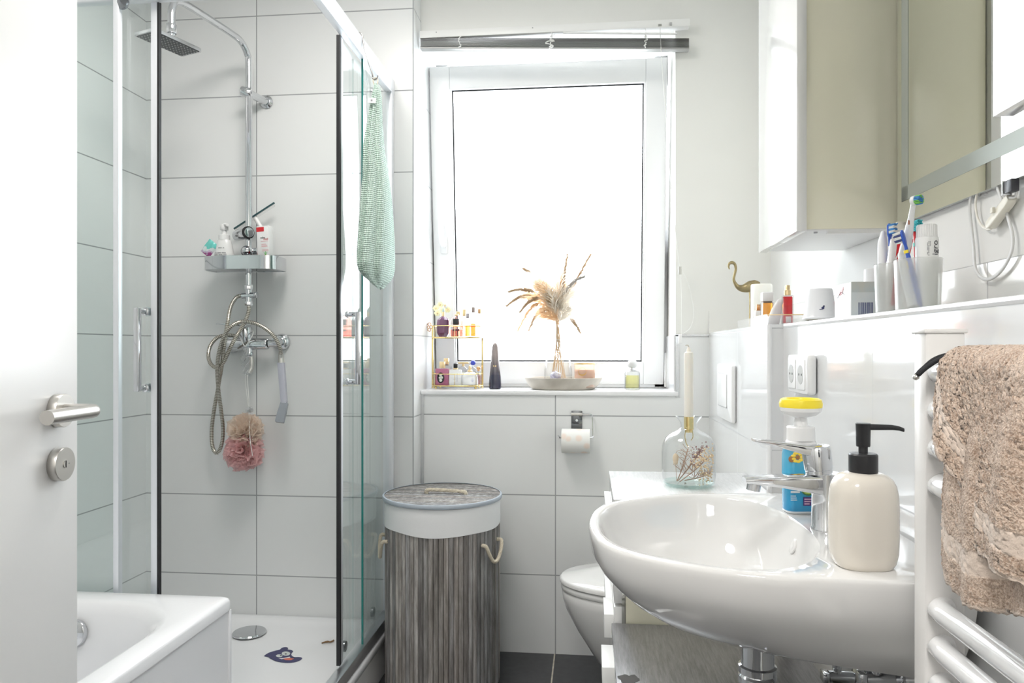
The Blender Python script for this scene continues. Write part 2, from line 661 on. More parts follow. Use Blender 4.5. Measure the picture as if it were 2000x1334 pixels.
# handle (points up in tilt position)
hx, hz = sx0 + 0.046, 0.575
m = MB()
m.box(hx - .014, hx + .014, -0.012, -0.001, hz - .035, hz + .035, bev=.004)
m.cyl((hx, -0.012, hz), (hx, -0.032, hz), .010, seg=16)
hp = spline([(hx, -.030, hz), (hx - .001, -.040, hz + .012), (hx - .004, -.040, hz + .06), (hx - .007, -.036, hz + .135)], 6)
m.tube(hp, [.011] * (len(hp) - 3) + [.010, .009, .006], 10, flat=0.8)
obj('window_handle', m, 'pvc', sash)
m = MB()
m.box(0.304, 0.316, -0.004, 0.02, 0.012, 0.13, bev=.003)
m.cyl((0.310, 0.002, 0.015), (0.310, 0.002, -0.010), .005, seg=12)
obj('window_hinge', m, 'pvc', win, loc=(0, YWIN, 1.004))
m = MB()
m.box(0.304, 0.316, -0.006, 0.02, 0, 0.11, bev=.003)
obj('window_hinge', m, 'pvc', win, loc=(0, YWIN - .005, 2.22))

# ---------------------------------------------------------------- door leaf, open
dr = bpy.data.objects.new('door_1', None)
COL.objects.link(dr)
struct(dr)
alpha = math.radians(6.5)
# local frame: y runs hinge -> free edge, x is the face normal towards the room
E = Vector((-0.8255, 1.105, 0))
dr.location = (E.x, E.y, 0)
dr.rotation_euler = (0, 0, alpha)
mat('door_white', (0.86, 0.855, 0.845), 0.3)
m = MB()
m.box(-0.04, 0.0, -0.80, 0.0, 0.008, 2.01, bev=0.0015)
obj('door_leaf', m, 'door_white', dr)
mat('brushed_steel', (0.58, 0.56, 0.53), 0.32, 1.0)
hz0 = 1.052
m = MB()
m.lathe([(.0255, 0), (.026, .001), (.026, .0125), (.0252, .0138), (.0, .0138)], 48, Matrix.Translation((0, -.055, hz0)) @ Matrix.Rotation(PI / 2, 4, 'Y'))
obj('handle_rose', m, 'brushed_steel', dr)
m = MB()
R = .0105
path = [(.012, -.055, hz0), (.045, -.055, hz0)] + [(.045 + .018 * math.sin(a), -.055 - .018 * (1 - math.cos(a)), hz0) for a in [PI / 2 * k / 8 for k in range(1, 9)]] + [(.063, -.180, hz0)]
m.tube(path, R, 20)
obj('door_handle', m, 'brushed_steel', dr)
lz = hz0 - 0.083
m = MB()
m.lathe([(.0255, 0), (.026, .001), (.026, .0125), (.0252, .0138), (.0, .0138)], 48, Matrix.Translation((0, -.055, lz)) @ Matrix.Rotation(PI / 2, 4, 'Y'))
rose = obj('lock_rose', m, 'brushed_steel', dr)
m = MB()
m.lathe([(.0062, 0), (.0062, .0006), (0, .0006)], 24, Matrix.Translation((.0139, -.055, lz)) @ Matrix.Rotation(PI / 2, 4, 'Y'))
obj('lock_turn', m, 'steel', rose)
m = MB()
m.box(.0142, .0150, -.0558, -.0542, lz - .0054, lz + .0054)
m.box(.0138, .0141, -.0483, -.0448, lz - .0004, lz + .0004)
obj('lock_slot', m, 'black', rose)

# ================================================================ BIG OBJECTS
# ---------------------------------------------------------------- wash basin
sink = thing('wash_basin', 'white ceramic wash basin on the right wall carrying a chrome tap', 'sink', (0.26, 1.2, 0.0))
RIMZ = 0.86


def loop_at_angles(poly, c, n):
    """resample a closed polygon by direction from c"""
    out = []
    N = len(poly)
    for k in range(n):
        a = 2 * PI * k / n
        d = (math.cos(a), math.sin(a))
        best = None
        for i in range(N):
            x0, y0 = poly[i][0] - c[0], poly[i][1] - c[1]
            x1, y1 = poly[(i + 1) % N][0] - c[0], poly[(i + 1) % N][1] - c[1]
            ex, ey = x1 - x0, y1 - y0
            den = d[0] * ey - d[1] * ex
            if abs(den) < 1e-12:
                continue
            t = (x0 * ey - y0 * ex) / den
            s = (x0 * d[1] - y0 * d[0]) / den
            if t > 0 and -1e-6 <= s <= 1 + 1e-6 and (best is None or t > best):
                best = t
        out.append((c[0] + d[0] * best, c[1] + d[1] * best))
    return out


half = [(0.0, 0.0), (0.0035, .055), (.010, .095), (.022, .135), (.045, .172), (.085, .206), (.13, .235), (.19, .261), (.25, .273), (.33, .278), (.42, .279), (.484, .279)]
yc0 = 1.222
outer = [(x, yc0 - w + .02 * (x - .2)) for x, w in half[1:]][::-1] + [(0.0, yc0 - .004)] + [(x, yc0 + w + .02 * (x - .2)) for x, w in half[1:]]
outer = [(p.x, p.y) for p in spline([(x, y, 0) for x, y in outer], 4)]
outer = outer[::-1]
NC = 96
C0 = (0.20, 1.222)
ring_o = loop_at_angles(outer, C0, NC)
hi_ = [(.0145, .0), (.017, .050), (.024, .088), (.036, .125), (.058, .160), (.095, .192), (.14, .220), (.19, .242), (.235, .243), (.275, .226), (.31, .186), (.332, .135), (.344, .075), (.347, .0)]
inner_poly = [(x, yc0 + .003 - w + .02 * (x - .2)) for x, w in hi_] + [(x, yc0 + .003 + w + .02 * (x - .2)) for x, w in hi_[-2:0:-1]]
inner_poly = [(p.x, p.y) for p in spline([(x, y, 0) for x, y in inner_poly], 5, closed=True)]
ring_i = loop_at_angles(inner_poly, C0, NC)


def scaled(ring, c, fx, fy, z, clampx=None):
    r = []
    for x, y in ring:
        X, Y = c[0] + (x - c[0]) * fx, c[1] + (y - c[1]) * fy
        if clampx is not None and x > clampx:
            X = x + (X - x) * 0.0
        r.append((X, Y, z))
    return r


def under(f, z, back=True):
    """outer shell ring shrunk towards the drain, staying against the wall at the back"""
    r = []
    for x, y in ring_o:
        wgt = max(0.0, min(1.0, (x - 0.20) / 0.28))
        fx = f + (1 - f) * wgt
        fy = f + (1 - f) * wgt * 0.55
        cx, cy = 0.27, 1.21
        zz = z + (0.714 - z) * wgt * 0.9 if z < 0.74 else z
        r.append((cx + (x - cx) * fx, cy + (y - cy) * fy, zz))
    return r


m = MB()
rings = [under(.14, .692), under(.28, .696), under(.46, .709), under(.63, .731), under(.78, .758), under(.885, .783), under(.950, .803), under(.988, .822),
         scaled(ring_o, C0, 1.0, 1.0, RIMZ - .014), scaled(ring_o, C0, 1.0, 1.0, RIMZ - .006), scaled(ring_o, C0, .993, .993, RIMZ - .001), scaled(ring_o, C0, .982, .984, RIMZ)]
ci = (0.20, 1.226)
rings += [[(x, y, RIMZ - .0008) for x, y in ring_i]]
for f, z in ((.985, -.004), (.965, -.012), (.94, -.026), (.90, -.046), (.83, -.072), (.72, -.096), (.55, -.113), (.35, -.122), (.12, -.126)):
    rings.append([(0.215 + (x - 0.215) * f, 1.226 + (y - 1.226) * f, RIMZ + z) for x, y in ring_i])
m.loft(rings)
for i in range(len(m.v)):
    m.v[i] = m.v[i] - Vector((0.26, 1.2, 0))
obj('basin', m, 'ceramic', sink, sharp=50)
m = MB()                         # overflow slot on the wall side of the bowl
ov = at_z(1566, 1068, 0.838) - Vector((0.26, 1.2, 0))
m.lathe([(.0, -.001), (.0125, -.001), (.0125, .0015), (.009, .0025), (.0, .0005)], 24, Matrix.Translation((0.075, 0.045, .822)) @ Matrix.Rotation(-PI / 2 + .35, 4, 'Y'))
obj('overflow_ring', m, 'ceramic', sink)
m = MB()
m.lathe([(.03, 0), (.03, .003), (.022, .006), (0, .006)], 28, Matrix.Translation((-.045, .026, .7345)))
obj('drain_plug', m, 'chrome', sink)

# waste pipe and angle valves below
tr = thing('waste_trap', 'chrome waste pipe and trap hanging under the wash basin', 'pipe', (0.27, 1.21, 0.0))
m = MB()
m.lathe([(.026, .675), (.026, .640), (.030, .638), (.030, .628), (.027, .626), (.030, .622), (.030, .612), (.026, .610)], 28)
obj('waste_collar', m, 'chrome', tr)
m = MB()
m.cyl((0, 0, .61), (0, 0, .565), .021, seg=24)
m.lathe([(.032, .565), (.034, .56), (.034, .525)], 28)
m.tube([(0.02, 0, .545), (0.07, 0, .545), (.20, 0.0, .545)], .016, 14)
obj('waste_pipe', m, 'dark_chrome', tr)
for vx, (px, py) in enumerate(((1640, 1322), (1716, 1325))):
    p = at_x(px, py, 0.455)
    t = thing('angle_valve', ('chrome angle valve under the basin, the one nearer the waste pipe' if vx == 0 else 'chrome angle valve under the basin, the one nearer the towel radiator'), 'valve', (p.x, p.y, p.z))
    m = MB()
    m.cyl((.035, 0, 0), (-.02, 0, 0), .011, seg=16)
    m.cyl((-.005, 0, 0), (-.005, 0, .03), .008, seg=14)
    m.lathe([(.022, 0), (.022, .004), (.012, .010)], 20, Matrix.Translation((.033, 0, 0)) @ Matrix.Rotation(-PI / 2, 4, 'Y'))
    obj('valve_body', m, 'chrome', t)
    m = MB()
    m.box(-.032, -.02, -.012, .012, -.010, .010, bev=.003)
    obj('valve_knob', m, 'chrome', t)
    m = MB()
    m.tube(spline([(-.005, 0, .028), (-.006, .01, .06), (-.02, .02, .12), (-.03, -.01 if vx else .03, .13)], 6), .006, 8)
    obj('flexible_hose', m, 'dark_chrome', t)

# ---------------------------------------------------------------- tap
fx, fy = 0.378, 1.215
tap = thing('basin_tap', 'chrome single lever tap on the wash basin', 'tap', (fx, fy, RIMZ - .0012))
m = MB()
m.lathe([(.0245, 0), (.0245, .003), (.0225, .006), (.0222, .05), (.0228, .088), (.0228, .0895), (.0215, .0905), (.0, .0905)], 36)
rings = []
for s, hw, z0, z1 in ((0.005, .020, .052, .088), (-.03, .0195, .060, .087), (-.07, .019, .0665, .085), (-.105, .018, .0705, .083), (-.128, .0165, .0735, .0805)):
    rings.append([(s, y, z) for y, z in rrect(hw * 2, z1 - z0, min(.006, (z1 - z0) * .3), 3, 0, (z0 + z1) / 2)])
m.loft(rings)
obj('tap_body', m, 'chrome', tap)
m = MB()
m.cyl((-.112, 0, .072), (-.114, 0, .060), .011, seg=20)
obj('aerator', m, 'chrome', tap)
m = MB()
m.lathe([(.0205, .0905), (.0205, .096), (.0215, .097), (.0225, .128), (.0205, .1335), (.012, .1355), (0, .136)], 36, Matrix.Rotation(math.radians(-7), 4, 'Y'))
rings = []
for s, hw, z0, z1 in ((0.006, .019, .113, .132), (-.03, .0175, .120, .1345), (-.07, .016, .131, .139), (-.108, .014, .1395, .1435)):
    rings.append([(s - .006, y, z) for y, z in rrect(hw * 2, z1 - z0, min(.0019, (z1 - z0) * .4), 3, 0, (z0 + z1) / 2)])
m.loft(rings)
obj('lever', m, 'chrome', tap)

# ---------------------------------------------------------------- radiator
rad = thing('towel_radiator', 'white tubular towel radiator at the right edge with a towel over it', 'radiator', (0.39, 0.85, 0.0))
m = MB()
m.box(-.021, .021, -.002, .028, .10, 1.166, bev=.003)
m.box(-.023, .023, -.004, .030, 1.164, 1.169, bev=.0015)
obj('post', m, mat('radiator_paint', (.74, .725, .71), .3), rad)
m = MB()
m.box(-.021, .021, -.648, -.618, .10, 1.166, bev=.003)
obj('post', m, mat('radiator_paint', (.74, .725, .71), .3), rad)
mat('radiator_enamel', (0.78, 0.78, 0.785), 0.07, coat=.4)
for z in (1.122, 1.080, 1.0385, .9975, .862, .8205, .779, .7375, .60, .559, .517, .476):
    m = MB()
    m.tube([(0.0, 0.002, z), (-.010, -.012, z), (-.011, -.03, z), (-.012, -.32, z), (-.011, -.60, z), (-.008, -.618, z)], .0122, 20)
    obj('rung', m, 'radiator_enamel', rad)
for z in (1.02, .3):
    m = MB()
    m.cyl((-.005, -.5, z), (.10, -.5, z), .010, seg=16)
    obj('wall_bracket', m, 'white_satin', rad)

# ---------------------------------------------------------------- bath tub
bath = thing('bathtub', 'white bathtub with panelled side behind the open door', 'bathtub', (-1.30, 0.95, 0.0))
bx0, bx1, by0, by1, bz = -1.684, -0.930, 0.16, 1.826, 0.502
ox, oy = -1.30, 0.95


def rect_ring(x0, x1, y0, y1, r, z, n=9):
    return [(x - ox, y - oy, z) for x, y in rrect(x1 - x0, y1 - y0, r, n, (x0 + x1) / 2, (y0 + y1) / 2)]


m = MB()
rings = [rect_ring(bx0 + .004, bx1 - .004, by0 + .004, by1 - .004, .012, bz - .036), rect_ring(bx0, bx1, by0, by1, .014, bz - .034), rect_ring(bx0, bx1, by0, by1, .014, bz - .012),
         rect_ring(bx0 + .003, bx1 - .003, by0 + .003, by1 - .003, .014, bz - .004), rect_ring(bx0 + .012, bx1 - .012, by0 + .012, by1 - .012, .014, bz)]
ix0, ix1, iy0, iy1 = bx0 + .055, bx1 - .052, by0 + .10, by1 - .062
for d, r, z in ((0, .20, 0), (.006, .20, -.0015), (.016, .20, -.008), (.03, .195, -.03), (.045, .19, -.10), (.065, .18, -.22), (.085, .17, -.31), (.12, .15, -.355), (.18, .10, -.372)):
    rings.append(rect_ring(ix0 + d, ix1 - d, iy0 + d * 1.6, iy1 - d, r, bz + z))
m.loft(rings, cap0=False)
obj('tub', m, 'acrylic', bath, sharp=50)
m = MB()
m.box(bx1 - .022 - ox, bx1 - .004 - ox, by0 - oy, by1 - .004 - oy, 0.002, bz - .036)
m.box(bx0 + .006 - ox, bx1 - .022 - ox, by1 - .020 - oy, by1 - .004 - oy, 0.002, bz - .036)
m.box(bx0 + .006 - ox, bx1 - .022 - ox, by0 - oy, by0 + .016 - oy, 0.002, bz - .036)
obj('apron', m, 'acrylic', bath)
m = MB()
m.box(bx1 - .006 - ox, bx1 - .0005 - ox, by1 - .012 - oy, by1 - .0005 - oy, 0.002, bz - .036, bev=.001)
obj('edge_trim', m, 'acrylic', bath)
m = MB()
ovp = Vector((-1.294, by1 - .062 - .040, .428))
m.lathe([(.0, .0), (.034, 0), (.035, .004), (.033, .012), (.028, .015), (0, .016)], 36, Matrix.Translation((ovp.x - ox - .0, ovp.y - oy, ovp.z)) @ Matrix.Rotation(PI / 2 - .15, 4, 'X'))
obj('overflow_knob', m, 'chrome', bath)

# ---------------------------------------------------------------- shower tray and enclosure
XS = -0.728
tray = thing('shower_tray', 'low white shower tray in the far left corner behind glass', 'shower tray', (-1.2, 2.24, 0.0))
tx0, tx1, ty0, ty1 = -1.686, -0.712, 1.832, 2.634


def tr_ring(d, r, z):
    return [(x + 1.2, y - 2.24, z) for x, y in rrect(tx1 - tx0 - 2 * d, ty1 - ty0 - 2 * d, r, 5, (tx0 + tx1) / 2, (ty0 + ty1) / 2)]


m = MB()
m.loft([tr_ring(.003, .01, .118), tr_ring(0, .012, .121), tr_ring(0, .012, .142), tr_ring(.004, .012, .150), tr_ring(.012, .012, .153), tr_ring(.045, .03, .153),
        tr_ring(.055, .035, .147), tr_ring(.075, .04, .138), tr_ring(.30, .05, .135)])
obj('tray', m, 'acrylic', tray, sharp=50)
m = MB()
m.box(tx0 + 1.2, tx1 + 1.2 - .006, ty0 - 2.24 + .005, ty1 - 2.24, .002, .1185)
obj('tray_panel', m, 'white_satin', tray)
dp = at_z(487, 1237, .14)
dr2 = MB()
dr2.lathe([(.052, 0), (.058, .004), (.058, .007), (.055, .010), (.0, .0115)], 40)
obj('drain_cover', dr2, 'chrome', tray, loc=(dp.x + 1.2, dp.y - 2.24, .1375))

enc = thing('shower_enclosure', 'corner shower cabin of clear glass with pale metal rails', 'shower cabin', (XS, 1.857, 0.0))
ex, ey = XS, 1.857
ZT = 2.086
m = MB()
prof = rrect(.030, .054, .006, 3, 0, ZT + .027)
m.loft([[(x, y, z) for x, z in prof] for y in (-.012, YS - ey - .001)])
prof = rrect(.030, .044, .006, 3, 0, ZT + .022)
m.loft([[(x, y, z) for y, z in prof] for x in (-1.687 - ex + .001, .012)])
obj('top_rail', m, 'alu_light', enc)
m = MB()
m.box(-.022, .013, -.012, YS - ey - .001, .1535, .194, bev=.003)
m.box(-1.687 - ex + .001, .012, -.014, .02, .1535, .194, bev=.003)
obj('bottom_rail', m, 'alu', enc)
m = MB()
m.box(-.020, .013, YS - ey - .034, YS - ey - .001, .19, ZT + .004, bev=.002)
obj('wall_profile', m, 'alu_light', enc)
m = MB()
m.box(-1.687 - ex + .001, -1.687 - ex + .034, -.014, .016, .19, ZT, bev=.002)
obj('wall_profile', m, 'alu_light', enc)
# fixed panes
m = MB()
m.box(-.003, .003, 2.298 - ey, YS - ey - .02, .192, ZT + .004)
fp = obj('fixed_pane', m, 'shower_glass', enc)
mat('glass_edge', (0.02, 0.22, 0.20), 0.1)
m = MB()
m.box(-.003, .003, 2.295 - ey, 2.2985 - ey, .192, ZT + .004)
obj('pane_edge', m, 'glass_edge', fp)
m = MB()
m.box(-1.687 - ex + .02, -1.262 - ex, -.012, -.006, .192, ZT + .004)
fp = obj('fixed_pane', m, 'shower_glass', enc)
m = MB()
m.box(-1.272 - ex, -1.256 - ex, -.018, .0, .192, ZT + .002, bev=.002)
obj('pane_profile', m, 'alu_light', fp)
# sliding doors with magnet seal
m = MB()
m.box(-.021, -.016, 2.128 - ey, 2.56 - ey, .200, ZT)
sd1 = obj('sliding_door', m, 'shower_glass', enc)
m = MB()
m.box(-.024, -.012, 2.128 - ey, 2.147 - ey, .200, ZT + .002, bev=.002)
obj('door_profile', m, 'alu_light', sd1)
m = MB()
m.box(-.023, -.012, 2.117 - ey, 2.129 - ey, .200, ZT + .002)
obj('magnet_seal', m, 'rubber', sd1)
m = MB()
m.box(-1.66 - ex, -1.166 - ex, .010, .015, .200, ZT)
sd2 = obj('sliding_door', m, 'shower_glass', enc)
m = MB()
m.box(-1.1795 - ex, -1.1615 - ex, .006, .020, .200, ZT + .002, bev=.002)
obj('door_profile', m, 'alu_light', sd2)
m = MB()
m.box(-1.1615 - ex, -1.1565 - ex, .007, .019, .200, ZT + .002)
obj('magnet_seal', m, 'rubber', sd2)


def bar_handle(par, M):
    m = MB()
    p = [(0, 0, -.105), (.036, 0, -.105), (.036, 0, .105), (0, 0, .105)]
    sec = .0075
    m.box(.028, .044, -sec, sec, -.112, .112, bev=.003, M=M)
    for z in (-.104, .104):
        m.cyl((-.004, 0, z), (.034, 0, z), .0072, seg=16, M=M)
        m.lathe([(.013, 0), (.013, .004), (.009, .008), (.0, .009)], 20, M @ Matrix.Translation((-.010, 0, z)) @ Matrix.Rotation(-PI / 2, 4, 'Y'))
        m.lathe([(.011, 0), (.011, .004), (.008, .006)], 20, M @ Matrix.Translation((.001, 0, z)) @ Matrix.Rotation(PI / 2, 4, 'Y'))
    obj('door_handle', m, 'chrome', par)


hz1 = at_y(683, 680, 2.19).z
bar_handle(sd1, Matrix.Translation((-.014, 2.185 - ey, hz1)))
pz = at_y(283, 683, 1.866)
bar_handle(sd2, Matrix.Translation((pz.x - ex, .012, pz.z)) @ Matrix.Rotation(-PI / 2, 4, 'Z'))
# rollers


def roller(par, M, up):
    m = MB()
    m.lathe([(.016, 0), (.017, .004), (.017, .009), (.011, .012), (0, .0125)], 24, M)
    obj('roller', m, 'dark_chrome', par)


for Y in (2.20, 2.50):
    roller(sd1, Matrix.Translation((-.022, Y - ey, ZT - .035)) @ Matrix.Rotation(-PI / 2, 4, 'Y'), 1)
    roller(sd1, Matrix.Translation((-.022, Y - ey, .225)) @ Matrix.Rotation(-PI / 2, 4, 'Y'), 0)
p = at_y(240, 6, 1.85)
m = MB()
m.lathe([(.018, 0), (.019, .004), (.019, .010), (0, .014)], 24, Matrix.Translation((p.x - ex, -.006, p.z)) @ Matrix.Rotation(PI / 2, 4, 'X'))
obj('roller', m, 'dark_chrome', sd2)

# ---------------------------------------------------------------- laundry basket
LX, LY = -0.503, 2.488
bask = thing('laundry_basket', 'tall round laundry basket of grey weathered wooden slats with white lining', 'laundry basket', (LX, LY, 0.0))
mm, nt, b, out = new_mat('weathered_slats')
tc = nt.nodes.new('ShaderNodeTexCoord')
mp = nt.nodes.new('ShaderNodeMapping')
mp.inputs['Scale'].default_value = (1, 1, 0.10)
nt.links.new(tc.outputs['Object'], mp.inputs['Vector'])
n1 = nt.nodes.new('ShaderNodeTexNoise')
n1.inputs['Scale'].default_value = 55
n1.inputs['Detail'].default_value = 8
n1.inputs['Roughness'].default_value = 0.7
nt.links.new(mp.outputs[0], n1.inputs['Vector'])
r1 = nt.nodes.new('ShaderNodeValToRGB')
els = r1.color_ramp.elements
els[0].position, els[0].color = 0.30, (0.105, 0.098, 0.094, 1)
els[1].position, els[1].color = 0.74, (0.46, 0.46, 0.465, 1)
e = els.new(0.5)
e.color = (0.225, 0.218, 0.215, 1)
nt.links.new(n1.outputs['Fac'], r1.inputs['Fac'])
rnd = nt.nodes.new('ShaderNodeAttribute')
rnd.attribute_name = 'slat_tone'
hs = nt.nodes.new('ShaderNodeMix')
hs.data_type = 'RGBA'
hs.blend_type = 'MULTIPLY'
hs.inputs['Factor'].default_value = 1.0
nt.links.new(r1.outputs[0], hs.inputs['A'])
nt.links.new(rnd.outputs['Color'], hs.inputs['B'])
nt.links.new(hs.outputs['Result'], b.inputs['Base Color'])
b.inputs['Roughness'].default_value = 0.75
bp = nt.nodes.new('ShaderNodeBump')
bp.inputs['Strength'].default_value = 0.5
bp.inputs['Distance'].default_value = 0.002
nt.links.new(n1.outputs['Fac'], bp.inputs['Height'])
nt.links.new(bp.outputs['Normal'], b.inputs['Normal'])


def tone_attr(o, per_piece, tones):
    a = o.data.color_attributes.new('slat_tone', 'FLOAT_COLOR', 'POINT')
    for i in range(len(o.data.vertices)):
        t = tones[i // per_piece]
        a.data[i].color = (*t, 1)


rs = random.Random(5)


def rtone():
    k = rs.uniform(.68, 1.38)
    wv = rs.uniform(-.03, .07)
    return (k * (1 + wv), k, k * (1 - wv))


m = MB()
NS = 74
tones = []
for k in range(NS):
    a0, a1 = 2 * PI * (k + .06) / NS, 2 * PI * (k + .94) / NS
    am = (a0 + a1) / 2
    vs_ = []
    j = rs.uniform(-.0012, .0012)
    for z, ro in ((.01, .196), (.57, .196)):
        for a, dr_ in ((a0, -.001), (am, .0012), (a1, -.001), (a1, -.007), (a0, -.007)):
            vs_.append(((ro + dr_ + j) * math.cos(a), (ro + dr_ + j) * math.sin(a), z))
    m.add(vs_, [(0, 1, 6, 5), (1, 2, 7, 6), (2, 3, 8, 7), (3, 4, 9, 8), (4, 0, 5, 9), (0, 4, 3, 2, 1), (5, 6, 7, 8, 9)])
    tones.append(rtone())
sl = obj('slat_body', m, 'weathered_slats', bask, sharp=25)
tone_attr(sl, 10, tones)
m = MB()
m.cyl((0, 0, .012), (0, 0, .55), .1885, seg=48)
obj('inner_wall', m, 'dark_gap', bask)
m = MB()
seg = 96
rings = []
for z, r in ((.548, .1972), (.549, .1995), (.575, .1995), (.60, .200), (.625, .1992), (.634, .197)):
    rings.append([((r + .0007 * math.sin(9 * a + z * 90)) * math.cos(a), (r + .0007 * math.sin(9 * a + z * 90)) * math.sin(a), z + (.004 * math.sin(2 * a + 1.2) + .002 * math.sin(5 * a) if z < .56 else 0)) for a in [2 * PI * k / seg for k in range(seg)]])
m.loft(rings)
obj('lining', m, 'cloth_white', bask)
m = MB()
ppm = 0
tones = []
NL = 25
for k in range(NL):
    y0 = -.198 + .396 * (k + .04) / NL
    y1 = -.198 + .396 * (k + .96) / NL
    ym = max(abs(y0), abs(y1))
    w0 = math.sqrt(max(.199 ** 2 - y0 * y0, .0004))
    w1 = math.sqrt(max(.199 ** 2 - y1 * y1, .0004))
    vs_ = [(-w0, y0, .641), (w0, y0, .641), (w1, y1, .641), (-w1, y1, .641), (-w0, y0, .6475), (w0, y0, .6475), (w1, y1, .6475), (-w1, y1, .6475)]
    m.add(vs_, [(0, 3, 2, 1), (4, 5, 6, 7), (0, 1, 5, 4), (1, 2, 6, 5), (2, 3, 7, 6), (3, 0, 4, 7)])
    tones.append(tuple(c * 1.05 for c in rtone()))
ld_ = obj('lid', m, 'weathered_slats', bask)
tone_attr(ld_, 8, tones)
m = MB()
mat('lid_edge', (0.42, 0.47, 0.53), 0.5)
m.lathe([(.199, .636), (.2045, .636), (.206, .640), (.206, .647), (.2045, .6495), (.199, .6495)], 96, cap0=False, cap1=False)
m.lathe([(.2, .636), (0.001, .636)], 96)
obj('lid_rim', m, 'lid_edge', ld_)


def rope(m, pts, r, n_str=3, twist=420, seg=6):
    """laid rope: strands wound round a path"""
    P = spline(pts, 14)
    L = 0
    up0 = None
    frames = []
    for i, p in enumerate(P):
        t = (P[min(i + 1, len(P) - 1)] - P[max(i - 1, 0)]).normalized()
        if up0 is None:
            up0 = t.orthogonal()
        up0 = (up0 - t * up0.dot(t)).normalized()
        if i:
            L += (p - P[i - 1]).length
        frames.append((p, up0.copy(), t.cross(up0), L))
    for s in range(n_str):
        pts2 = []
        for p, u, v, l in frames:
            a = l * twist + 2 * PI * s / n_str
            pts2.append(p + (u * math.cos(a) + v * math.sin(a)) * r * .5)
        m.tube(pts2, r * .56, seg)


m = MB()
rope(m, [(-.060, .0, .6475), (-.063, .0, .655), (-.05, -.002, .661), (0, -.001, .660), (.06, -.003, .657), (.074, -.004, .655), (.077, -.004, .6475)], .0068)
obj('lid_handle', m, 'rope', ld_, loc=(.005, 0, 0))
for a in (-.42, PI + .33):
    m = MB()
    ca, sa = math.cos(a), math.sin(a)

    def q(dr_, dt, z):
        return ((.196 + dr_) * ca - dt * sa, (.196 + dr_) * sa + dt * ca, z)
    rope(m, [q(-.004, -.048, .505), q(.012, -.049, .503), q(.017, -.036, .475), q(.018, -.012, .447), q(.018, .014, .447), q(.017, .036, .475), q(.012, .048, .503), q(-.004, .047, .505)], .0062)
    obj('side_handle', m, 'rope', bask)

# ---------------------------------------------------------------- WC
wc = thing('toilet', 'white wall hung toilet with closed lid beyond the vanity cabinet', 'toilet', (0.44, 2.31, 0.0))


def wc_outline(L, W, n=48, e=2.3):
    r = []
    for k in range(n):
        a = 2 * PI * k / n
        ca, sa = math.cos(a), math.sin(a)
        if ca < 0:
            x = -L * .40 + L * .60 * ca
            x = -L * .38 + (L * .62) * math.copysign(abs(ca) ** (2 / 2.0), ca)
            y = W * math.copysign(abs(sa) ** (2 / 2.1), sa)
        else:
            x = -L * .38 + (L * .38 - .002) * abs(ca) ** (2 / 3.5)
            y = W * math.copysign(abs(sa) ** (2 / 2.1), sa)
        r.append((x, y))
    return r


base = wc_outline(.53, .182)
m = MB()
rings = []
for f, fy_, z, dx in ((.55, .55, .115, 0), (.66, .68, .125, 0), (.79, .82, .18, 0), (.90, .93, .27, 0), (.965, .985, .335, 0), (.985, 1.0, .368, 0), (.99, 1.0, .392, 0), (.98, .99, .398, 0)):
    rings.append([(x * f, y * fy_, z) for x, y in base])
m.loft(rings)
obj('bowl', m, 'ceramic', wc, sharp=60)
m = MB()
m.loft([[(x * .985 - .003, y * .985, .399) for x, y in base], [(x * .99 - .003, y, .401) for x, y in base], [(x * .99 - .003, y, .414) for x, y in base], [(x * .98 - .003, y * .985, .417) for x, y in base]])
obj('toilet_seat', m, 'ceramic', wc, sharp=60)
m = MB()
m.loft([[(x * .985 - .003, y * .985, .4195) for x, y in base], [(x * 1.0 - .002, y * 1.01, .422) for x, y in base], [(x * 1.0 - .002, y * 1.01, .430) for x, y in base], [(x * .985 - .003, y * .985, .436) for x, y in base], [(x * .7 - .06, y * .7, .441) for x, y in base], [(x * .3 - .13, y * .3, .442) for x, y in base]])
obj('toilet_lid', m, 'ceramic', wc, sharp=60)

# ---------------------------------------------------------------- vanity furniture under and beyond the basin
mm, nt, b, out = new_mat('grey_oak')
tc = nt.nodes.new('ShaderNodeTexCoord')
mp = nt.nodes.new('ShaderNodeMapping')
mp.inputs['Scale'].default_value = (14, 1.2, 1.2)
mp.inputs['Rotation'].default_value = (0, 0, 0.0)
nt.links.new(tc.outputs['Object'], mp.inputs['Vector'])
n1 = nt.nodes.new('ShaderNodeTexNoise')
n1.inputs['Scale'].default_value = 14
n1.inputs['Detail'].default_value = 9
n1.inputs['Roughness'].default_value = .75
nt.links.new(mp.outputs[0], n1.inputs['Vector'])
r1 = nt.nodes.new('ShaderNodeValToRGB')
r1.color_ramp.elements[0].position, r1.color_ramp.elements[0].color = .35, (.095, .092, .097, 1)
r1.color_ramp.elements[1].position, r1.color_ramp.elements[1].color = .68, (.235, .23, .24, 1)
nt.links.new(n1.outputs['Fac'], r1.inputs['Fac'])
nt.links.new(r1.outputs[0], b.inputs['Base Color'])
b.inputs['Roughness'].default_value = .30
b.inputs['Coat Weight'].default_value = .8
b.inputs['Coat Roughness'].default_value = .22
bp = nt.nodes.new('ShaderNodeBump')
bp.inputs['Strength'].default_value = .4
bp.inputs['Distance'].default_value = .001
nt.links.new(n1.outputs['Fac'], bp.inputs['Height'])
nt.links.new(bp.outputs['Normal'], b.inputs['Normal'])
mat('cream_lacquer', (0.91, 0.88, 0.71), 0.12, coat=.2)
mat('white_lacquer', (0.85, 0.85, 0.84), 0.06, coat=.4, bump=(220, .05))

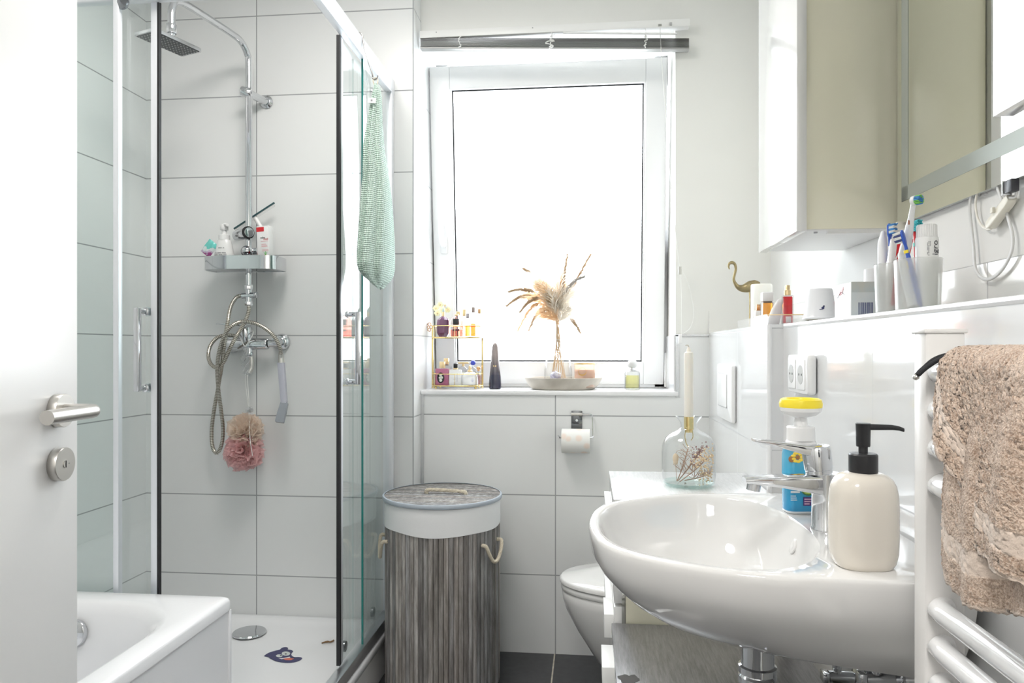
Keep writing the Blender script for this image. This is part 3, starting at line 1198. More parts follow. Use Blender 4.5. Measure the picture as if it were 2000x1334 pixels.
mo = MATS['grey_oak'].copy()
mo.name = 'pale_oak'
MATS['pale_oak'] = mo
for n_ in mo.node_tree.nodes:
    if n_.type == 'VALTORGB':
        n_.color_ramp.elements[0].color = (.50, .50, .50, 1)
        n_.color_ramp.elements[1].color = (.74, .74, .73, 1)

cab = thing('tall_vanity_cabinet', 'grey wood topped bathroom cabinet beyond the basin carrying the glass vase', 'cabinet', (0.25, 1.90, 0.0))
m = MB()
m.box(-.193, .186, -.198, .202, .775, .800, bev=.0015)
obj('cabinet_top', m, 'pale_oak', cab)
m = MB()
m.box(-.165, .186, -.196, .200, .02, .775)
obj('carcass', m, 'cream_lacquer', cab)
for z0, z1 in ((.56, .768), (.31, .552), (.03, .302)):
    m = MB()
    m.box(-.192, -.174, -.198, .202, z0, z1, bev=.001)
    d = obj('drawer', m, 'white_lacquer', cab)
    m = MB()
    zt = z1 - .012 if z0 > .5 else z1 - .03
    m.box(-.214, -.192, -.165, -.045, zt - .055, zt, bev=.001)
    m.box(-.207, -.192, -.045, .18, zt - .045, zt - .010, bev=.001)
    obj('drawer_handle', m, 'white_satin', d)
low = thing('low_vanity_cabinet', 'low grey wood topped cabinet standing under the wash basin', 'cabinet', (0.25, 1.30, 0.0))
m = MB()
m.box(-.198, .198, -.31, .396, .495, .517, bev=.0015)
obj('cabinet_top', m, 'grey_oak', low)
mat('worn_patch', (0.085, 0.082, 0.080), 0.8)
m = MB()
c = at_z(1228, 1328, .5174) - Vector((.25, 1.30, 0))
pts = [(c.x + r_ * math.cos(a), c.y + 1.4 * r_ * math.sin(a), .51755) for a, r_ in [(2 * PI * k / 26, .018 + .0035 * math.sin(k * .73) + .0022 * math.sin(k * 1.7 + 1)) for k in range(26)]]
m.add(pts, [tuple(range(26))])
wp = obj('worn_patch', m, 'worn_patch', low)
wp['label'] = 'dark worn patch'
m = MB()
m.box(-.176, .196, -.308, .394, .02, .495)
obj('carcass', m, 'cream_lacquer', low)
for y0, y1 in ((-.308, .04), (.046, .394)):
    m = MB()
    m.box(-.196, -.178, y0, y1, .03, .490, bev=.001)
    d = obj('cabinet_door', m, 'white_lacquer', low)
    m = MB()
    m.box(-.222, -.196, y1 - .14, y1 - .02, .435, .475, bev=.001)
    obj('door_handle', m, 'white_satin', d)

# ---------------------------------------------------------------- mirror cabinets and mirror
up = thing('mirror_cabinet', 'glossy wall cabinet with cream side and white door between mirror and window', 'wall cabinet', (0.57, 1.81, 1.41))
m = MB()
m.box(-.097, xr(1.95) - .57 - .002, -.150, .193, 0, .80, bev=.001)
obj('carcass', m, 'cream_lacquer', up)
m = MB()
m.box(-.10, xr(1.95) - .57 - .003, -.149, .192, -.003, .0, bev=.0005)
m.box(-.05, .06, -.148, -.140, -.010, -.003)
obj('bottom_panel', m, 'white_satin', up)
m = MB()
m.box(-.120, -.099, -.166, .195, -.006, .82, bev=.0012)
obj('cabinet_door', m, 'white_lacquer', up)
for q in (-.07, .055):
    m = MB()
    m.lathe([(.004, 0), (.004, -.003), (0, -.003)], 14, Matrix.Translation((q, -.13, -.003)))
    obj('cover_cap', m, 'grey', up)
nb = thing('mirror_cabinet', 'glossy white wall cabinet on the near side of the mirror, top right corner', 'wall cabinet', (0.585, 0.70, 1.41))
m = MB()
m.box(-.112, xr(.87) - .585 - .002, -.16, .160, 0, .80, bev=.001)
obj('carcass', m, 'cream_lacquer', nb)
m = MB()
m.box(-.136, -.114, -.16, .168, -.004, .82, bev=.0012)
obj('cabinet_door', m, 'white_lacquer', nb)

mir = thing('wall_mirror', 'frameless wall mirror with a frosted inset border above the ledge', 'mirror', (0.0, 0.0, 0.0))
mat('mirror_silver', (0.90, 0.915, 0.88), 0.0, 1.0)
mat('frosted_band', (0.40, 0.43, 0.40), 0.45, 0.3)
my0, my1, mz0, mz1 = .872, 1.648, 1.414, 2.15


def xm(Y):
    return xr(Y) - .012


m = MB()
m.prism([(xm(my0), my0), (xr(my0) - .004, my0), (xr(my1) - .004, my1), (xm(my1), my1)], mz0, mz1)
obj('mirror_glass', m, 'mirror_silver', mir)
m = MB()
for y0, y1, z0, z1 in ((my1 - .052, my1 - .022, mz0 + .045, mz1 - .05), (my0 + .05, my1 - .022, mz0 + .045, mz0 + .075), (my0 + .05, my0 + .08, mz0 + .045, mz1 - .05)):
    m.prism([(xm(y0) - .0008, y0), (xm(y0) + .002, y0), (xm(y1) + .002, y1), (xm(y1) - .0008, y1)], z0, z1)
obj('frosted_border', m, 'frosted_band', mir)
for y0 in (1.625, 1.0):
    m = MB()
    m.box(xr(y0) - .022, xr(y0) - .001, y0, y0 + .02, mz0 - .012, mz0 + .004, bev=.002)
    obj('mirror_clip', m, 'plastic_cream', mir)

# ================================================================ SHOWER FITTINGS
def rel(p, o):
    return Vector(p) - Vector(o)


YC = 2.55
cb = at_y(486, 590, YC)
colm = thing('shower_column', 'chrome shower column with square overhead rain shower inside the glass cabin', 'shower', (cb.x, YC, 0.0))
O = Vector((cb.x, YC, 0))
ztop = 2.195
arm = [(0, 0, at_y(486, 590, YC).z), (0, 0, 1.5), (0, 0, 1.9), (0, 0, ztop - .02), (-.002, -.010, ztop + .028), (-.008, -.045, ztop + .057), (-.016, -.10, ztop + .063), (-.05, -.27, ztop + .066), (-.060, -.335, ztop + .062), (-.064, -.372, ztop + .045), (-.066, -.385, ztop + .012), (-.066, -.387, ztop - .03)]
m = MB()
m.tube(spline(arm, 8), .0118, 16)
obj('riser_pipe', m, 'chrome', colm)
# overhead shower: tilted square plate
zhd = 2.115
hc = [at_z(258, 66, zhd), at_z(350, 104, zhd), at_z(402, 110, zhd), at_z(302, 62, zhd)]
ctr = sum(hc, Vector()) / 4
e1n = ((hc[1] + hc[2]) - (hc[0] + hc[3])).normalized()
e2n = Vector((-e1n.y, e1n.x, 0))
nn = Vector((0, 0, 1))
L1, L2 = .180, .090
HM = Matrix(((e1n.x, e2n.x, 0, ctr.x - O.x), (e1n.y, e2n.y, 0, ctr.y - O.y), (0, 0, 1, ctr.z), (0, 0, 0, 1)))
m = MB()
pl = rrect(L1, L2, .006, 3)
pl2 = [(x * .93, y * .93) for x, y in pl]
m.loft([[(x, y, 0) for x, y in pl], [(x, y, .009) for x, y in pl], [(x * .97, y * .97, .012) for x, y in pl], [(x * .3, y * .3, .014) for x, y in pl]], M=HM)
hd = obj('shower_head', m, 'chrome', colm)
m = MB()
m.box(-L1 * .46, L1 * .46, -L2 * .46, L2 * .46, -.0012, .0002, M=HM)
for i in range(13):
    for j in range(7):
        x, y = -L1 * .43 + L1 * .86 * i / 12, -L2 * .40 + L2 * .80 * j / 6
        m.cyl((x, y, -.0035), (x, y, -.001), .0018, .0026, seg=6, M=HM, mi=1)
mat('nozzle_field', (0.10, 0.105, 0.11), .5)
mat('nozzle', (0.45, 0.45, 0.45), .5)
obj('nozzle_plate', m, ['nozzle_field', 'nozzle'], hd)
m = MB()
a0 = Vector(arm[-1])
top = Vector((ctr.x - O.x, ctr.y - O.y, ctr.z)) + nn * .012
m.cyl(a0, a0 + Vector((0, 0, -.03)), .0155, seg=20, bev=.002)
m.sphere(a0 + Vector((0, 0, -.030)), .011)
m.cyl(a0 + Vector((0, 0, -.030)), top + Vector((0, 0, .004)), .008, .008, seg=16)
m.cyl(top, top + Vector((0, 0, .010)), .019, .012, seg=24)
obj('swivel_joint', m, 'chrome', colm)
# wall bracket
zb = at_y(488, 182, YC).z
m = MB()
m.cyl((-.028, -.008, zb + .006), (.010, .002, zb), .0185, seg=24, bev=.006)
m.cyl((.0, .0, zb), (.030, .085, zb - .006), .0145, .0135, seg=20)
m.lathe([(.024, 0), (.024, .004), (.016, .010)], 24, Matrix.Translation((.030, YS - YC - .001, zb - .006)) @ Matrix.Rotation(PI / 2, 4, 'X'))
obj('wall_bracket', m, 'chrome', colm)
# slider with clamp knob
zs = at_y(486, 457, YC).z
m = MB()
m.cyl((-.052, .012, zs - .004), (.012, -.030, zs), .0205, seg=28, bev=.003)
sl_ = obj('slider', m, 'chrome', colm)
m = MB()
m.cyl((.009, -.029, zs), (.016, -.0335, zs), .0225, seg=28)
obj('slider_ring', m, 'rubber', sl_)
m = MB()
m.cyl((.0155, -.033, zs), (.019, -.0355, zs), .0185, seg=28, bev=.002)
obj('slider_cap', m, 'chrome', sl_)
zk = at_y(483, 491, YC).z
m = MB()
m.sphere((-.006, -.004, zk), (.0225, .021, .021))
m.cyl((.0, 0, zk), (.0, .075, zk - .002), .011, seg=16)
m.cyl((.028, .01, zk + .004), (-.004, .01, zk), .011, seg=16)
obj('lower_bracket', m, 'chrome', colm)
# diverter
zd = at_y(486, 578, YC).z
m = MB()
m.cyl((0, 0, zd + .040), (0, 0, zd + .022), .0155, seg=8, bev=.001)
m.cyl((0, 0, zd + .028), (0, 0, zd - .030), .0125, seg=20)
m.cyl((0, 0, zd - .020), (0, 0, zd - .036), .0145, seg=8, bev=.001)
m.cyl((-.024, -.003, zd), (.022, -.003, zd + .002), .0105, seg=18)
m.cyl((.016, -.003, zd + .002), (.034, -.003, zd + .004), .0085, .012, seg=18, bev=.002)
obj('diverter', m, 'chrome', colm)

mm, nt, b, out = new_mat('metal_hose')
tc = nt.nodes.new('ShaderNodeAttribute')
tc.attribute_name = 'run'
sw = mth(nt, 'SINE', mth(nt, 'MULTIPLY', tc.outputs['Fac'], 2 * PI / 0.0062))
rp = nt.nodes.new('ShaderNodeValToRGB')
rp.color_ramp.elements[0].position, rp.color_ramp.elements[0].color = .25, (.22, .20, .17, 1)
rp.color_ramp.elements[1].position, rp.color_ramp.elements[1].color = .6, (.62, .59, .53, 1)
nt.links.new(mth(nt, 'MULTIPLY_ADD', sw, .5, .5), rp.inputs['Fac'])
nt.links.new(rp.outputs[0], b.inputs['Base Color'])
b.inputs['Metallic'].default_value = .9
b.inputs['Roughness'].default_value = .3


def hose(name, pts, r, parent, n=10):
    P = spline(pts, n)
    m = MB()
    m.tube(P, r, 12)
    o = obj(name, m, 'metal_hose', parent)
    a = o.data.attributes.new('run', 'FLOAT', 'POINT')
    L = 0
    for i, p in enumerate(P):
        if i:
            L += (p - P[i - 1]).length
        for k in range(12):
            a.data[i * 12 + k].value = L
    return o


def zp(zx, zy, Y):
    return at_y(380 + zx / 3.511, 560 + zy / 3.511, Y) - O


hose('connecting_hose', [zp(370, 122, YC), zp(371, 165, YC), zp(352, 225, YC - .004), zp(308, 305, YC - .02), zp(262, 385, YC - .045), zp(228, 455, YC - .05), zp(195, 520, YC - .05), zp(150, 553, YC - .04), zp(112, 530, YC - .03), zp(95, 475, YC - .01), zp(108, 405, YC + .01), zp(155, 350, YC + .03), zp(220, 332, YC + .045), zp(300, 338, YC + .05)], .0068, colm)

# mixer
mx0 = at_y(437, 672, 2.575)
mx1 = at_y(525, 669, 2.575)
mc = (mx0 + mx1) / 2
mixer = thing('shower_mixer', 'chrome shower mixer with a flat lever on the shower wall', 'tap', (mc.x, 2.575, mc.z))
O2 = Vector((mc.x, 2.575, mc.z))


def zq(zx, zy, Y=2.575):
    return at_y(380 + zx / 3.511, 560 + zy / 3.511, Y) - O2


m = MB()
m.cyl(zq(210, 400), zq(505, 390), .0225, .0215, seg=28, bev=.005)
for zx in (232, 575):
    p = zq(zx, 378 if zx > 400 else 398, 2.60)
    m.cyl((p.x, .0, p.z), (p.x, .0605, p.z), .017, seg=20)
    m.lathe([(.031, 0), (.031, .006), (.026, .016), (.019, .02)], 28, Matrix.Translation((p.x, .0605, p.z)) @ Matrix.Rotation(PI / 2, 4, 'X'))
p = zq(540, 385)
m.cyl(zq(505, 390), (p.x + .02, .01, p.z), .014, .016, seg=18)
obj('mixer_body', m, 'chrome', mixer)
m = MB()
c = zq(357, 375)
m.cyl((c.x, 0, c.z), (c.x - .004, -.004, c.z + .052), .0215, .024, seg=28, bev=.004)
l0, l1 = zq(345, 268), zq(182, 257)
m.loft([[(l0.x + .02 + (l1.x - l0.x - .02) * s, -.01 - .02 * s + y, l0.z + (l1.z - l0.z) * s + z) for y, z in rrect(w_, .005, .002, 2)] for s, w_ in ((0, .040), (.4, .036), (.8, .028), (1, .018))])
obj('mixer_lever', m, 'chrome', mixer)
m = MB()
p0 = zq(382, 432)
m.cyl((p0.x, -.005, p0.z + .01), (p0.x, -.006, p0.z - .02), .0125, seg=20)
m.sphere((p0.x, -.006, p0.z - .016), .0150)
obj('mixer_outlet', m, 'chrome', mixer)
m = MB()
m.tube(spline([zq(386, 475, 2.57), zq(391, 520, 2.57), zq(388, 560, 2.57), zq(372, 592, 2.565)], 6), [.009] * 12 + [.0095] * 7, 14)
obj('outlet_nipple', m, 'steel', mixer)

# hand shower on its hose
hs0 = at_y(555, 800, 2.535)
hand = thing('hand_shower', 'slim hand shower on a looped metal hose hanging over the mixer lever', 'hand shower', (hs0.x, 2.535, hs0.z))
O3 = Vector((hs0.x, 2.535, hs0.z))


def zh(zx, zy, Y):
    return at_y(380 + zx / 3.511, 560 + zy / 3.511, Y) - O3


hose('hose', [zh(328, 58, YC), zh(285, 75, YC - .004), zh(247, 140, YC - .03), zh(228, 240, YC - .060), zh(212, 340, YC - .066), zh(198, 440, YC - .066), zh(183, 570, YC - .03), zh(160, 700, YC + .02), zh(135, 840, YC + .03), zh(118, 980, YC + .035), zh(122, 1090, YC + .03), zh(150, 1140, YC + .025), zh(182, 1095, YC + .02), zh(196, 990, YC + .015), zh(182, 850, YC), zh(163, 700, YC - .02), zh(155, 570, YC - .055), zh(168, 450, YC - .08), zh(200, 350, YC - .088), zh(248, 275, YC - .085), zh(320, 240, YC - .062), zh(410, 250, YC - .055), zh(490, 290, YC - .05), zh(552, 350, YC - .045), zh(585, 420, YC - .035), zh(592, 465, YC - .02)], .0068, hand, 8)
m = MB()
m.cyl(zh(590, 455, YC - .02), zh(593, 490, 2.535), .0085, .0105, seg=18)
m.cyl(zh(593, 488, 2.535), zh(595, 522, 2.535), .0105, .0115, seg=18)
obj('hose_collar', m, 'steel', hand)
mat('lilac_plastic', (0.52, 0.52, 0.60), .12, .2, coat=.5)
m = MB()
h0, h1 = zh(594, 520, 2.535), zh(615, 795, 2.53)
m.loft([[(h0.x + (h1.x - h0.x) * s + x, h0.y + (h1.y - h0.y) * s + y, h0.z + (h1.z - h0.z) * s) for x, y in rrect(w_, .020, .003, 2)] for s, w_ in ((0, .0235), (.3, .023), (1, .0215))])
obj('handle_grip', m, 'lilac_plastic', hand)
m = MB()
k0, k1 = zh(618, 793, 2.53), zh(583, 930, 2.50)
d = (k1 - k0)
dl = d.normalized()
sd = Vector((.0, 0, 0)) + Vector((1, .15, 0))
sd = (sd - dl * sd.dot(dl)).normalized()
th = dl.cross(sd)
m.loft([[k0 + d * s + sd * (x * w_) + th * y for x, y in rrect(1, .016, .004, 2)] for s, w_ in ((0, .022), (.06, .026), (.5, .030), (.97, .030), (1, .028))])
obj('spray_head', m, mat('spray_grey', (0.36, 0.38, 0.42), .25, .6), hand)

# bath pouf on its cord
pc = at_y(478, 862, 2.545)
pouf = thing('bath_pouf', 'pink and beige netting bath pouf hanging from the shower mixer', 'bath pouf', (pc.x, 2.545, pc.z))
O4 = Vector((pc.x, 2.545, pc.z))
rp_ = random.Random(3)


def ruffles(n, zlo, zhi, R, seed, cz=0.0):
    r_ = random.Random(seed)
    m = MB()
    for k in range(n):
        # a wavy fan sheet running outwards from the middle string
        th0 = r_.uniform(0, 2 * PI)
        el = r_.uniform(zlo, zhi)
        ax = Vector((math.cos(th0) * math.cos(el), math.sin(th0) * math.cos(el), math.sin(el)))
        s1 = ax.orthogonal().normalized()
        s2 = ax.cross(s1)
        rot = r_.uniform(0, 2 * PI)
        w1, w2, ph = r_.randint(5, 8), r_.randint(9, 14), r_.uniform(0, 6)
        RR = R * r_.uniform(.8, 1.06)
        nu, nv = 34, 6
        span = r_.uniform(1.6, 2.8)

        def fn(u, v):
            a = rot + span * (u - .5)
            rad = RR * (.12 + .9 * v)
            wav = (.20 * math.sin(w1 * a * 1.7 + ph) + .11 * math.sin(w2 * a * 1.9 + 2 * ph)) * RR * v
            ctrd = ax * (RR * .55 * v * v + .0)
            p = (s1 * math.cos(a) + s2 * math.sin(a)) * rad * .82 + ax * wav + ctrd * .35
            return Vector((p.x, p.y * .8, p.z + cz))
        m.grid(fn, nu, nv)
    return m


def netting(name, col):
    m, nt, b, out = new_mat(name)
    nt.nodes.remove(b)
    d = nt.nodes.new('ShaderNodeBsdfDiffuse')
    d.inputs['Color'].default_value = (*col, 1)
    t2 = nt.nodes.new('ShaderNodeBsdfTranslucent')
    t2.inputs['Color'].default_value = (*col, 1)
    tr_ = nt.nodes.new('ShaderNodeBsdfTransparent')
    a = nt.nodes.new('ShaderNodeMixShader')
    a.inputs[0].default_value = .35
    nt.links.new(d.outputs[0], a.inputs[1])
    nt.links.new(t2.outputs[0], a.inputs[2])
    c2 = nt.nodes.new('ShaderNodeMixShader')
    c2.inputs[0].default_value = .38
    nt.links.new(a.outputs[0], c2.inputs[1])
    nt.links.new(tr_.outputs[0], c2.inputs[2])
    nt.links.new(c2.outputs[0], out.inputs['Surface'])


netting('beige_net', (0.90, 0.78, 0.68))
netting('pink_net', (0.88, 0.60, 0.60))
obj('beige_netting', ruffles(32, -.3, 1.5, .079, 4, .034), 'beige_net', pouf, fix=False)
obj('pink_netting', ruffles(40, -1.5, .6, .084, 9, -.036), 'pink_net', pouf, fix=False)


def zo(zx, zy, Y):
    return at_y(380 + zx / 3.511, 560 + zy / 3.511, Y) - O4


m = MB()
m.tube(spline([zo(347, 415, 2.535), zo(318, 365, 2.545), zo(306, 320, 2.56), zo(330, 290, 2.60), zo(395, 300, 2.60), zo(398, 330, 2.55), zo(372, 375, 2.545), zo(347, 415, 2.535)], 6), .0017, 6)
m.tube(spline([zo(347, 600, 2.535), zo(352, 690, 2.538), zo(362, 780, 2.54), zo(372, 850, 2.545), zo(380, 1040, 2.50), zo(398, 1160, 2.50)], 6), .0013, 6)
m.tube(spline([zo(360, 600, 2.54), zo(366, 690, 2.54), zo(372, 780, 2.54), zo(376, 850, 2.545)], 6), .0013, 6)
obj('cord', m, mat('cord_white', (0.80, 0.80, 0.78), .8), pouf)
thin_glass('cellophane', (0.93, 0.94, 0.95), rough=.12, milk=.28, f0=.08)
m = MB()


def film(u, v):
    zy = 412 + v * 195
    wdt = 30 * math.sin(min(1, v * 1.6) * PI / 2) * (1 - .55 * max(0, v - .5) * 2)
    zx = 345 + (u - .5) * 2 * wdt + 10 * v
    p = zo(zx, zy, 2.53)
    return p + Vector((0, .012 * math.sin(u * 9 + v * 26), .004 * math.sin(u * 14)))


m.grid(film, 12, 26)
obj('plastic_strip', m, 'cellophane', pouf, fix=False)
m = MB()
bc = zo(377, 845, 2.54)
for k in range(7):
    a = k * 2.4
    m.sphere(bc + Vector((.008 * math.cos(a), .006 * math.sin(a), .006 * math.sin(a * 1.7))), (.008, .003, .007), 8, 6)
obj('plastic_knot', m, 'cellophane', pouf)

# ---------------------------------------------------------------- caddy shelf with its things
sc_ = at_y(478, 516, 2.535)
shf = thing('shower_shelf', 'chrome D shaped caddy shelf on the shower column', 'shelf', (sc_.x, 2.535, sc_.z))
O5 = Vector((sc_.x, 2.535, sc_.z))
outl = []
for (x, y) in [(-.134, .052), (-.137, .03), (-.137, -.02), (-.128, -.045), (-.105, -.060), (-.05, -.066), (0, -.067), (.05, -.066), (.105, -.060), (.128, -.045), (.137, -.02), (.137, .03), (.134, .052)]:
    outl.append((x, y, 0))
path = [(p.x, p.y) for p in spline(outl, 5)]
m = MB()
n_ = len(path)
ring_out = path
ring_in = [(x * .972, y * .955) for x, y in path]
rings = [[(x, y, z) for x, y in rg_] for rg_, z in ((ring_in, -.020), (ring_out, -.024), (ring_out, .024), (ring_in, .024), (ring_in, -.020))]
m.loft(rings, False, False, closed=True)
obj('rim', m, 'chrome', shf)
m = MB()
m.prism([(x * .975, y * .96) for x, y in path][::-1], -.022, -.018)
obj('shelf_floor', m, 'dark_chrome', shf)
SZ = sc_.z - .018
# foam bottle
q = at_y(439, 500, 2.525)
fb = thing('foam_bottle', 'white foam soap bottle with pump standing on the shower shelf', 'bottle', (q.x, 2.522, SZ + .0005))
m = MB()
m.lathe([(.036, 0), (.0395, .003), (.0395, .02), (.037, .045), (.030, .08), (.0265, .097), (.024, .103), (.0215, .104)], 36, sy=.75)
obj('body', m, 'plastic_white', fb)
m = MB()
m.lathe([(.0195, .103), (.0195, .121), (.018, .123), (.0085, .1235), (.0085, .139), (.013, .1395), (.014, .141), (.0145, .156), (.012, .161), (0, .163)], 28)
m.tube([(.0, 0, .154), (.012, -.010, .157), (.020, -.017, .156)], [.010, .008, .0055], 10)
obj('pump', m, 'plastic_white', fb)
m = MB()
for k, (w_, z) in enumerate(((.026, .073), (.045, .055), (.048, .048), (.052, .041))):
    r0 = .0395 if z < .045 else .0375
    rr_ = (.031 if k == 0 else .0352 if k < 3 else .0375)
    for s in range(int(w_ / .0036)):
        a = -PI / 2 + (s * .0036 - w_ / 2) / rr_
        if (s * 7 + k) % 5 == 0:
            continue
        m.box(rr_ * math.cos(a) - .0014, rr_ * math.cos(a) + .0014, rr_ * math.sin(a) * .77 - .0012, rr_ * math.sin(a) * .77 - .0002, z - .0013, z + .0013)
obj('label_print', m, 'ink_grey', fb)
# carton
q = at_y(520, 500, 2.515)
ct = thing('cream_carton', 'tall white carton with a red corner and fruit print on the shower shelf', 'carton', (q.x, 2.515, SZ), rz=-.12)
m = MB()
for i, (a, b_, c_, d_, e_, f_) in enumerate(((-.0235, .0235, -.015, .015, 0, .150),)):
    m.box(a, b_, c_, d_, e_, f_, bev=.0008)
obj('box', m, mat('carton_white', (.84, .84, .84), .3), ct, rot=(0, -.045, 0))
pr = MB()
pr.box(-.0237, .006, -.0156, -.0150, .130, .146)
ob_ = ct.children[0]
obj('red_panel', pr, 'red', ob_)
pr = MB()
pr.box(-.0240, -.0234, -.0145, .0145, .0, .06)
obj('red_panel', pr, 'red', ob_)
FM = face_M((0.004, -.0155, .108), (1, 0, 0), (0, 0, 1))
writing('lettering', 'seba', .0105, FM @ Matrix.Translation((-.004, 0, 0)), 'ink', ob_)
writing('lettering', 'med', .0105, FM @ Matrix.Translation((.008, -.006, 0)), 'red', ob_)
pr = MB()
for k, (x0, x1, z) in enumerate(((-.008, .021, .095), (-.006, .012, .084), (-.006, .016, .080), (-.006, .018, .076), (-.004, .021, .064), (-.004, .021, .060))):
    pr.box(x0, x1, -.0156, -.0150, z - .0008, z + .0008)
obj('label_print', pr, mat('print_pink', (.75, .40, .42), .5), ob_)
pr = MB()
pr.lathe([(.0, 0), (.011, 0), (.011, .0005), (0, .0006)], 20, Matrix.Translation((.009, -.0150, .034)) @ Matrix.Rotation(PI / 2, 4, 'X'), sy=1.15)
pr.lathe([(.0, 0), (.007, 0), (.007, .0005), (0, .0006)], 20, Matrix.Translation((.018, -.0150, .028)) @ Matrix.Rotation(PI / 2, 4, 'X'))
obj('fruit_print', pr, mat('fruit_red', (.72, .10, .07), .4), ob_)
pr = MB()
for dx, dz in ((-.006, .012), (.0, .014), (.006, .012)):
    pr.tube([(.009, -.0153, .044), (.009 + dx, -.0153, .044 + dz)], .0009, 5)
obj('leaf_print', pr, 'green', ob_)
# sachet
q = at_y(409, 485, 2.51)
sa = thing('soap_sachet', 'teal and purple sachet beside the foam bottle on the shower shelf', 'sachet', (q.x, 2.51, q.z))


def pillow(w, h, t, M):
    def fn(s):
        def g(u, v):
            a, b_ = u * 2 - 1, v * 2 - 1
            k = (1 - a ** 4) * (1 - b_ ** 4)
            return M @ Vector((a * w / 2, s * t * k / 2 + .0008 * math.sin(17 * u + 9 * v), b_ * h / 2))
        return g
    m = MB()
    m.grid(fn(-1), 14, 14)
    m.grid(fn(1), 14, 14)
    return m


SM = Matrix.Rotation(math.radians(38), 4, 'Y')
m = pillow(.042, .056, .012, SM)
mm, nt, b, out = new_mat('sachet_print')
tc = nt.nodes.new('ShaderNodeTexCoord')
sp = nt.nodes.new('ShaderNodeSeparateXYZ')
nt.links.new(tc.outputs['Object'], sp.inputs[0])
n1 = nt.nodes.new('ShaderNodeTexNoise')
n1.inputs['Scale'].default_value = 60
nt.links.new(tc.outputs['Object'], n1.inputs['Vector'])
v_ = mth(nt, 'ADD', mth(nt, 'MULTIPLY', sp.outputs['Z'], 14.0), mth(nt, 'MULTIPLY', n1.outputs['Fac'], .6))
v_ = mth(nt, 'ADD', v_, .25)
rp = nt.nodes.new('ShaderNodeValToRGB')
rp.color_ramp.interpolation = 'CONSTANT'
e = rp.color_ramp.elements
e[0].position, e[0].color = 0, (.45, .10, .32, 1)
e[1].position, e[1].color = .28, (.62, .50, .66, 1)
x_ = e.new(.42)
x_.color = (.70, .78, .78, 1)
x_ = e.new(.58)
x_.color = (.16, .60, .55, 1)
nt.links.new(v_, rp.inputs['Fac'])
nt.links.new(rp.outputs[0], b.inputs['Base Color'])
b.inputs['Roughness'].default_value = .25
obj('sachet', m, 'sachet_print', sa)
# squeegee
q0, q1 = at_y(457, 447, 2.595), at_y(536, 396, 2.585)
sq = thing('squeegee', 'shower squeegee with dark rubber blade standing behind the carton on the shower shelf', 'squeegee', (q1.x - .03, 2.59, SZ))
O6 = Vector((q1.x - .03, 2.59, SZ))
m = MB()
dd = (q1 - q0).normalized()
up_ = Vector((-dd.z, 0, dd.x))
A, B = q0 - O6, q1 - O6
m.loft([[c_ + up_ * a + Vector((0, b_, 0)) for a, b_ in ((-.003, -.002), (-.003, .002), (.003, .002), (.003, -.002))] for c_ in (A, B)])
obj('blade', m, mat('blade_rubber', (.02, .07, .08), .4), sq)
m = MB()
m.loft([[c_ + up_ * a + Vector((0, b_, 0)) for a, b_ in ((-.012, -.0035), (-.012, .0035), (-.003, .0035), (-.003, -.0035))] for c_ in (A + dd * .004, B - dd * .004)])
mid = (A + B) / 2
obj('blade_holder', m, 'clear_plastic', sq)
m = MB()
m.tube(spline([mid - up_ * .01, Vector((.010, 0, .10)), Vector((.016, 0, .05)), Vector((.018, -.002, .001))], 6), .008, 12)
obj('grip', m, 'plastic_white', sq)

# sticker and strand on the tray floor
ZT0 = .1366
stp = at_z(553, 1279, ZT0)


def fl_(zx, zy):
    q = at_z(500 + zx / 11.11, 1240 + zy / 11.11, ZT0)
    return (q.x - stp.x, q.y - stp.y)


def oval(zx, zy, rx, ry, n=20):
    return [fl_(zx + rx * math.cos(2 * PI * k / n), zy + ry * math.sin(2 * PI * k / n)) for k in range(n)]


def decal(name, polys, z0, z1, mt, parent=None, loc=None):
    m = MB()
    for p in polys:
        ar = sum(p[i - 1][0] * p[i][1] - p[i][0] * p[i - 1][1] for i in range(len(p)))
        m.prism(p if ar > 0 else p[::-1], z0, z1)
    return obj(name, m, mt, parent, loc)


ol = [(180, 455), (250, 405), (340, 370), (430, 345), (520, 320), (560, 285), (640, 270), (695, 285), (690, 320), (760, 330), (805, 360), (780, 390), (765, 430), (790, 465), (840, 485), (930, 485), (995, 500), (990, 530), (930, 565), (830, 595), (680, 605), (520, 590), (400, 555), (310, 510), (260, 475), (190, 465)]
ol = [(p.x, p.y) for p in spline([(*fl_(x, y), 0) for x, y in ol], 4, closed=True)]
st = decal('animal_sticker', [ol], 0, .0008, mat('sticker_navy', (.045, .045, .13), .5), None, (stp.x, stp.y, ZT0))
tag(st, 'dark blue animal face sticker on the shower tray floor', 'sticker')
ey_ = decal('eye_print', [oval(505, 460, 72, 30), oval(650, 412, 92, 46)], .0006, .0011, mat('print_pale', (.62, .66, .64), .5), st)
decal('pupil_print', [oval(540, 455, 22, 11), oval(645, 422, 24, 12)], .0010, .0013, 'ink', ey_)
decal('mouth_print', [[fl_(580, 525), fl_(700, 505), fl_(825, 520), fl_(760, 555), fl_(640, 552)]], .0006, .0011, mat('print_orange', (.70, .16, .10), .5), st)
decal('tooth_print', [[fl_(490, 515), fl_(600, 512), fl_(730, 480), fl_(745, 503), fl_(620, 518), fl_(560, 535)]], .0010, .0013, 'plastic_white', st)
hp_ = at_z(643, 1254, .139)
m = MB()
m.tube(spline([(-.022, -.012, .003), (-.014, -.004, .003), (-.006, -.004, .004), (.002, .002, .003), (.008, .000, .004), (.013, .008, .005), (.010, .014, .004)], 6), .0022, 7)
m.tube(spline([(-.018, -.010, .004), (-.006, .000, .005), (.004, -.003, .004), (.010, .004, .006)], 6), .0022, 7)
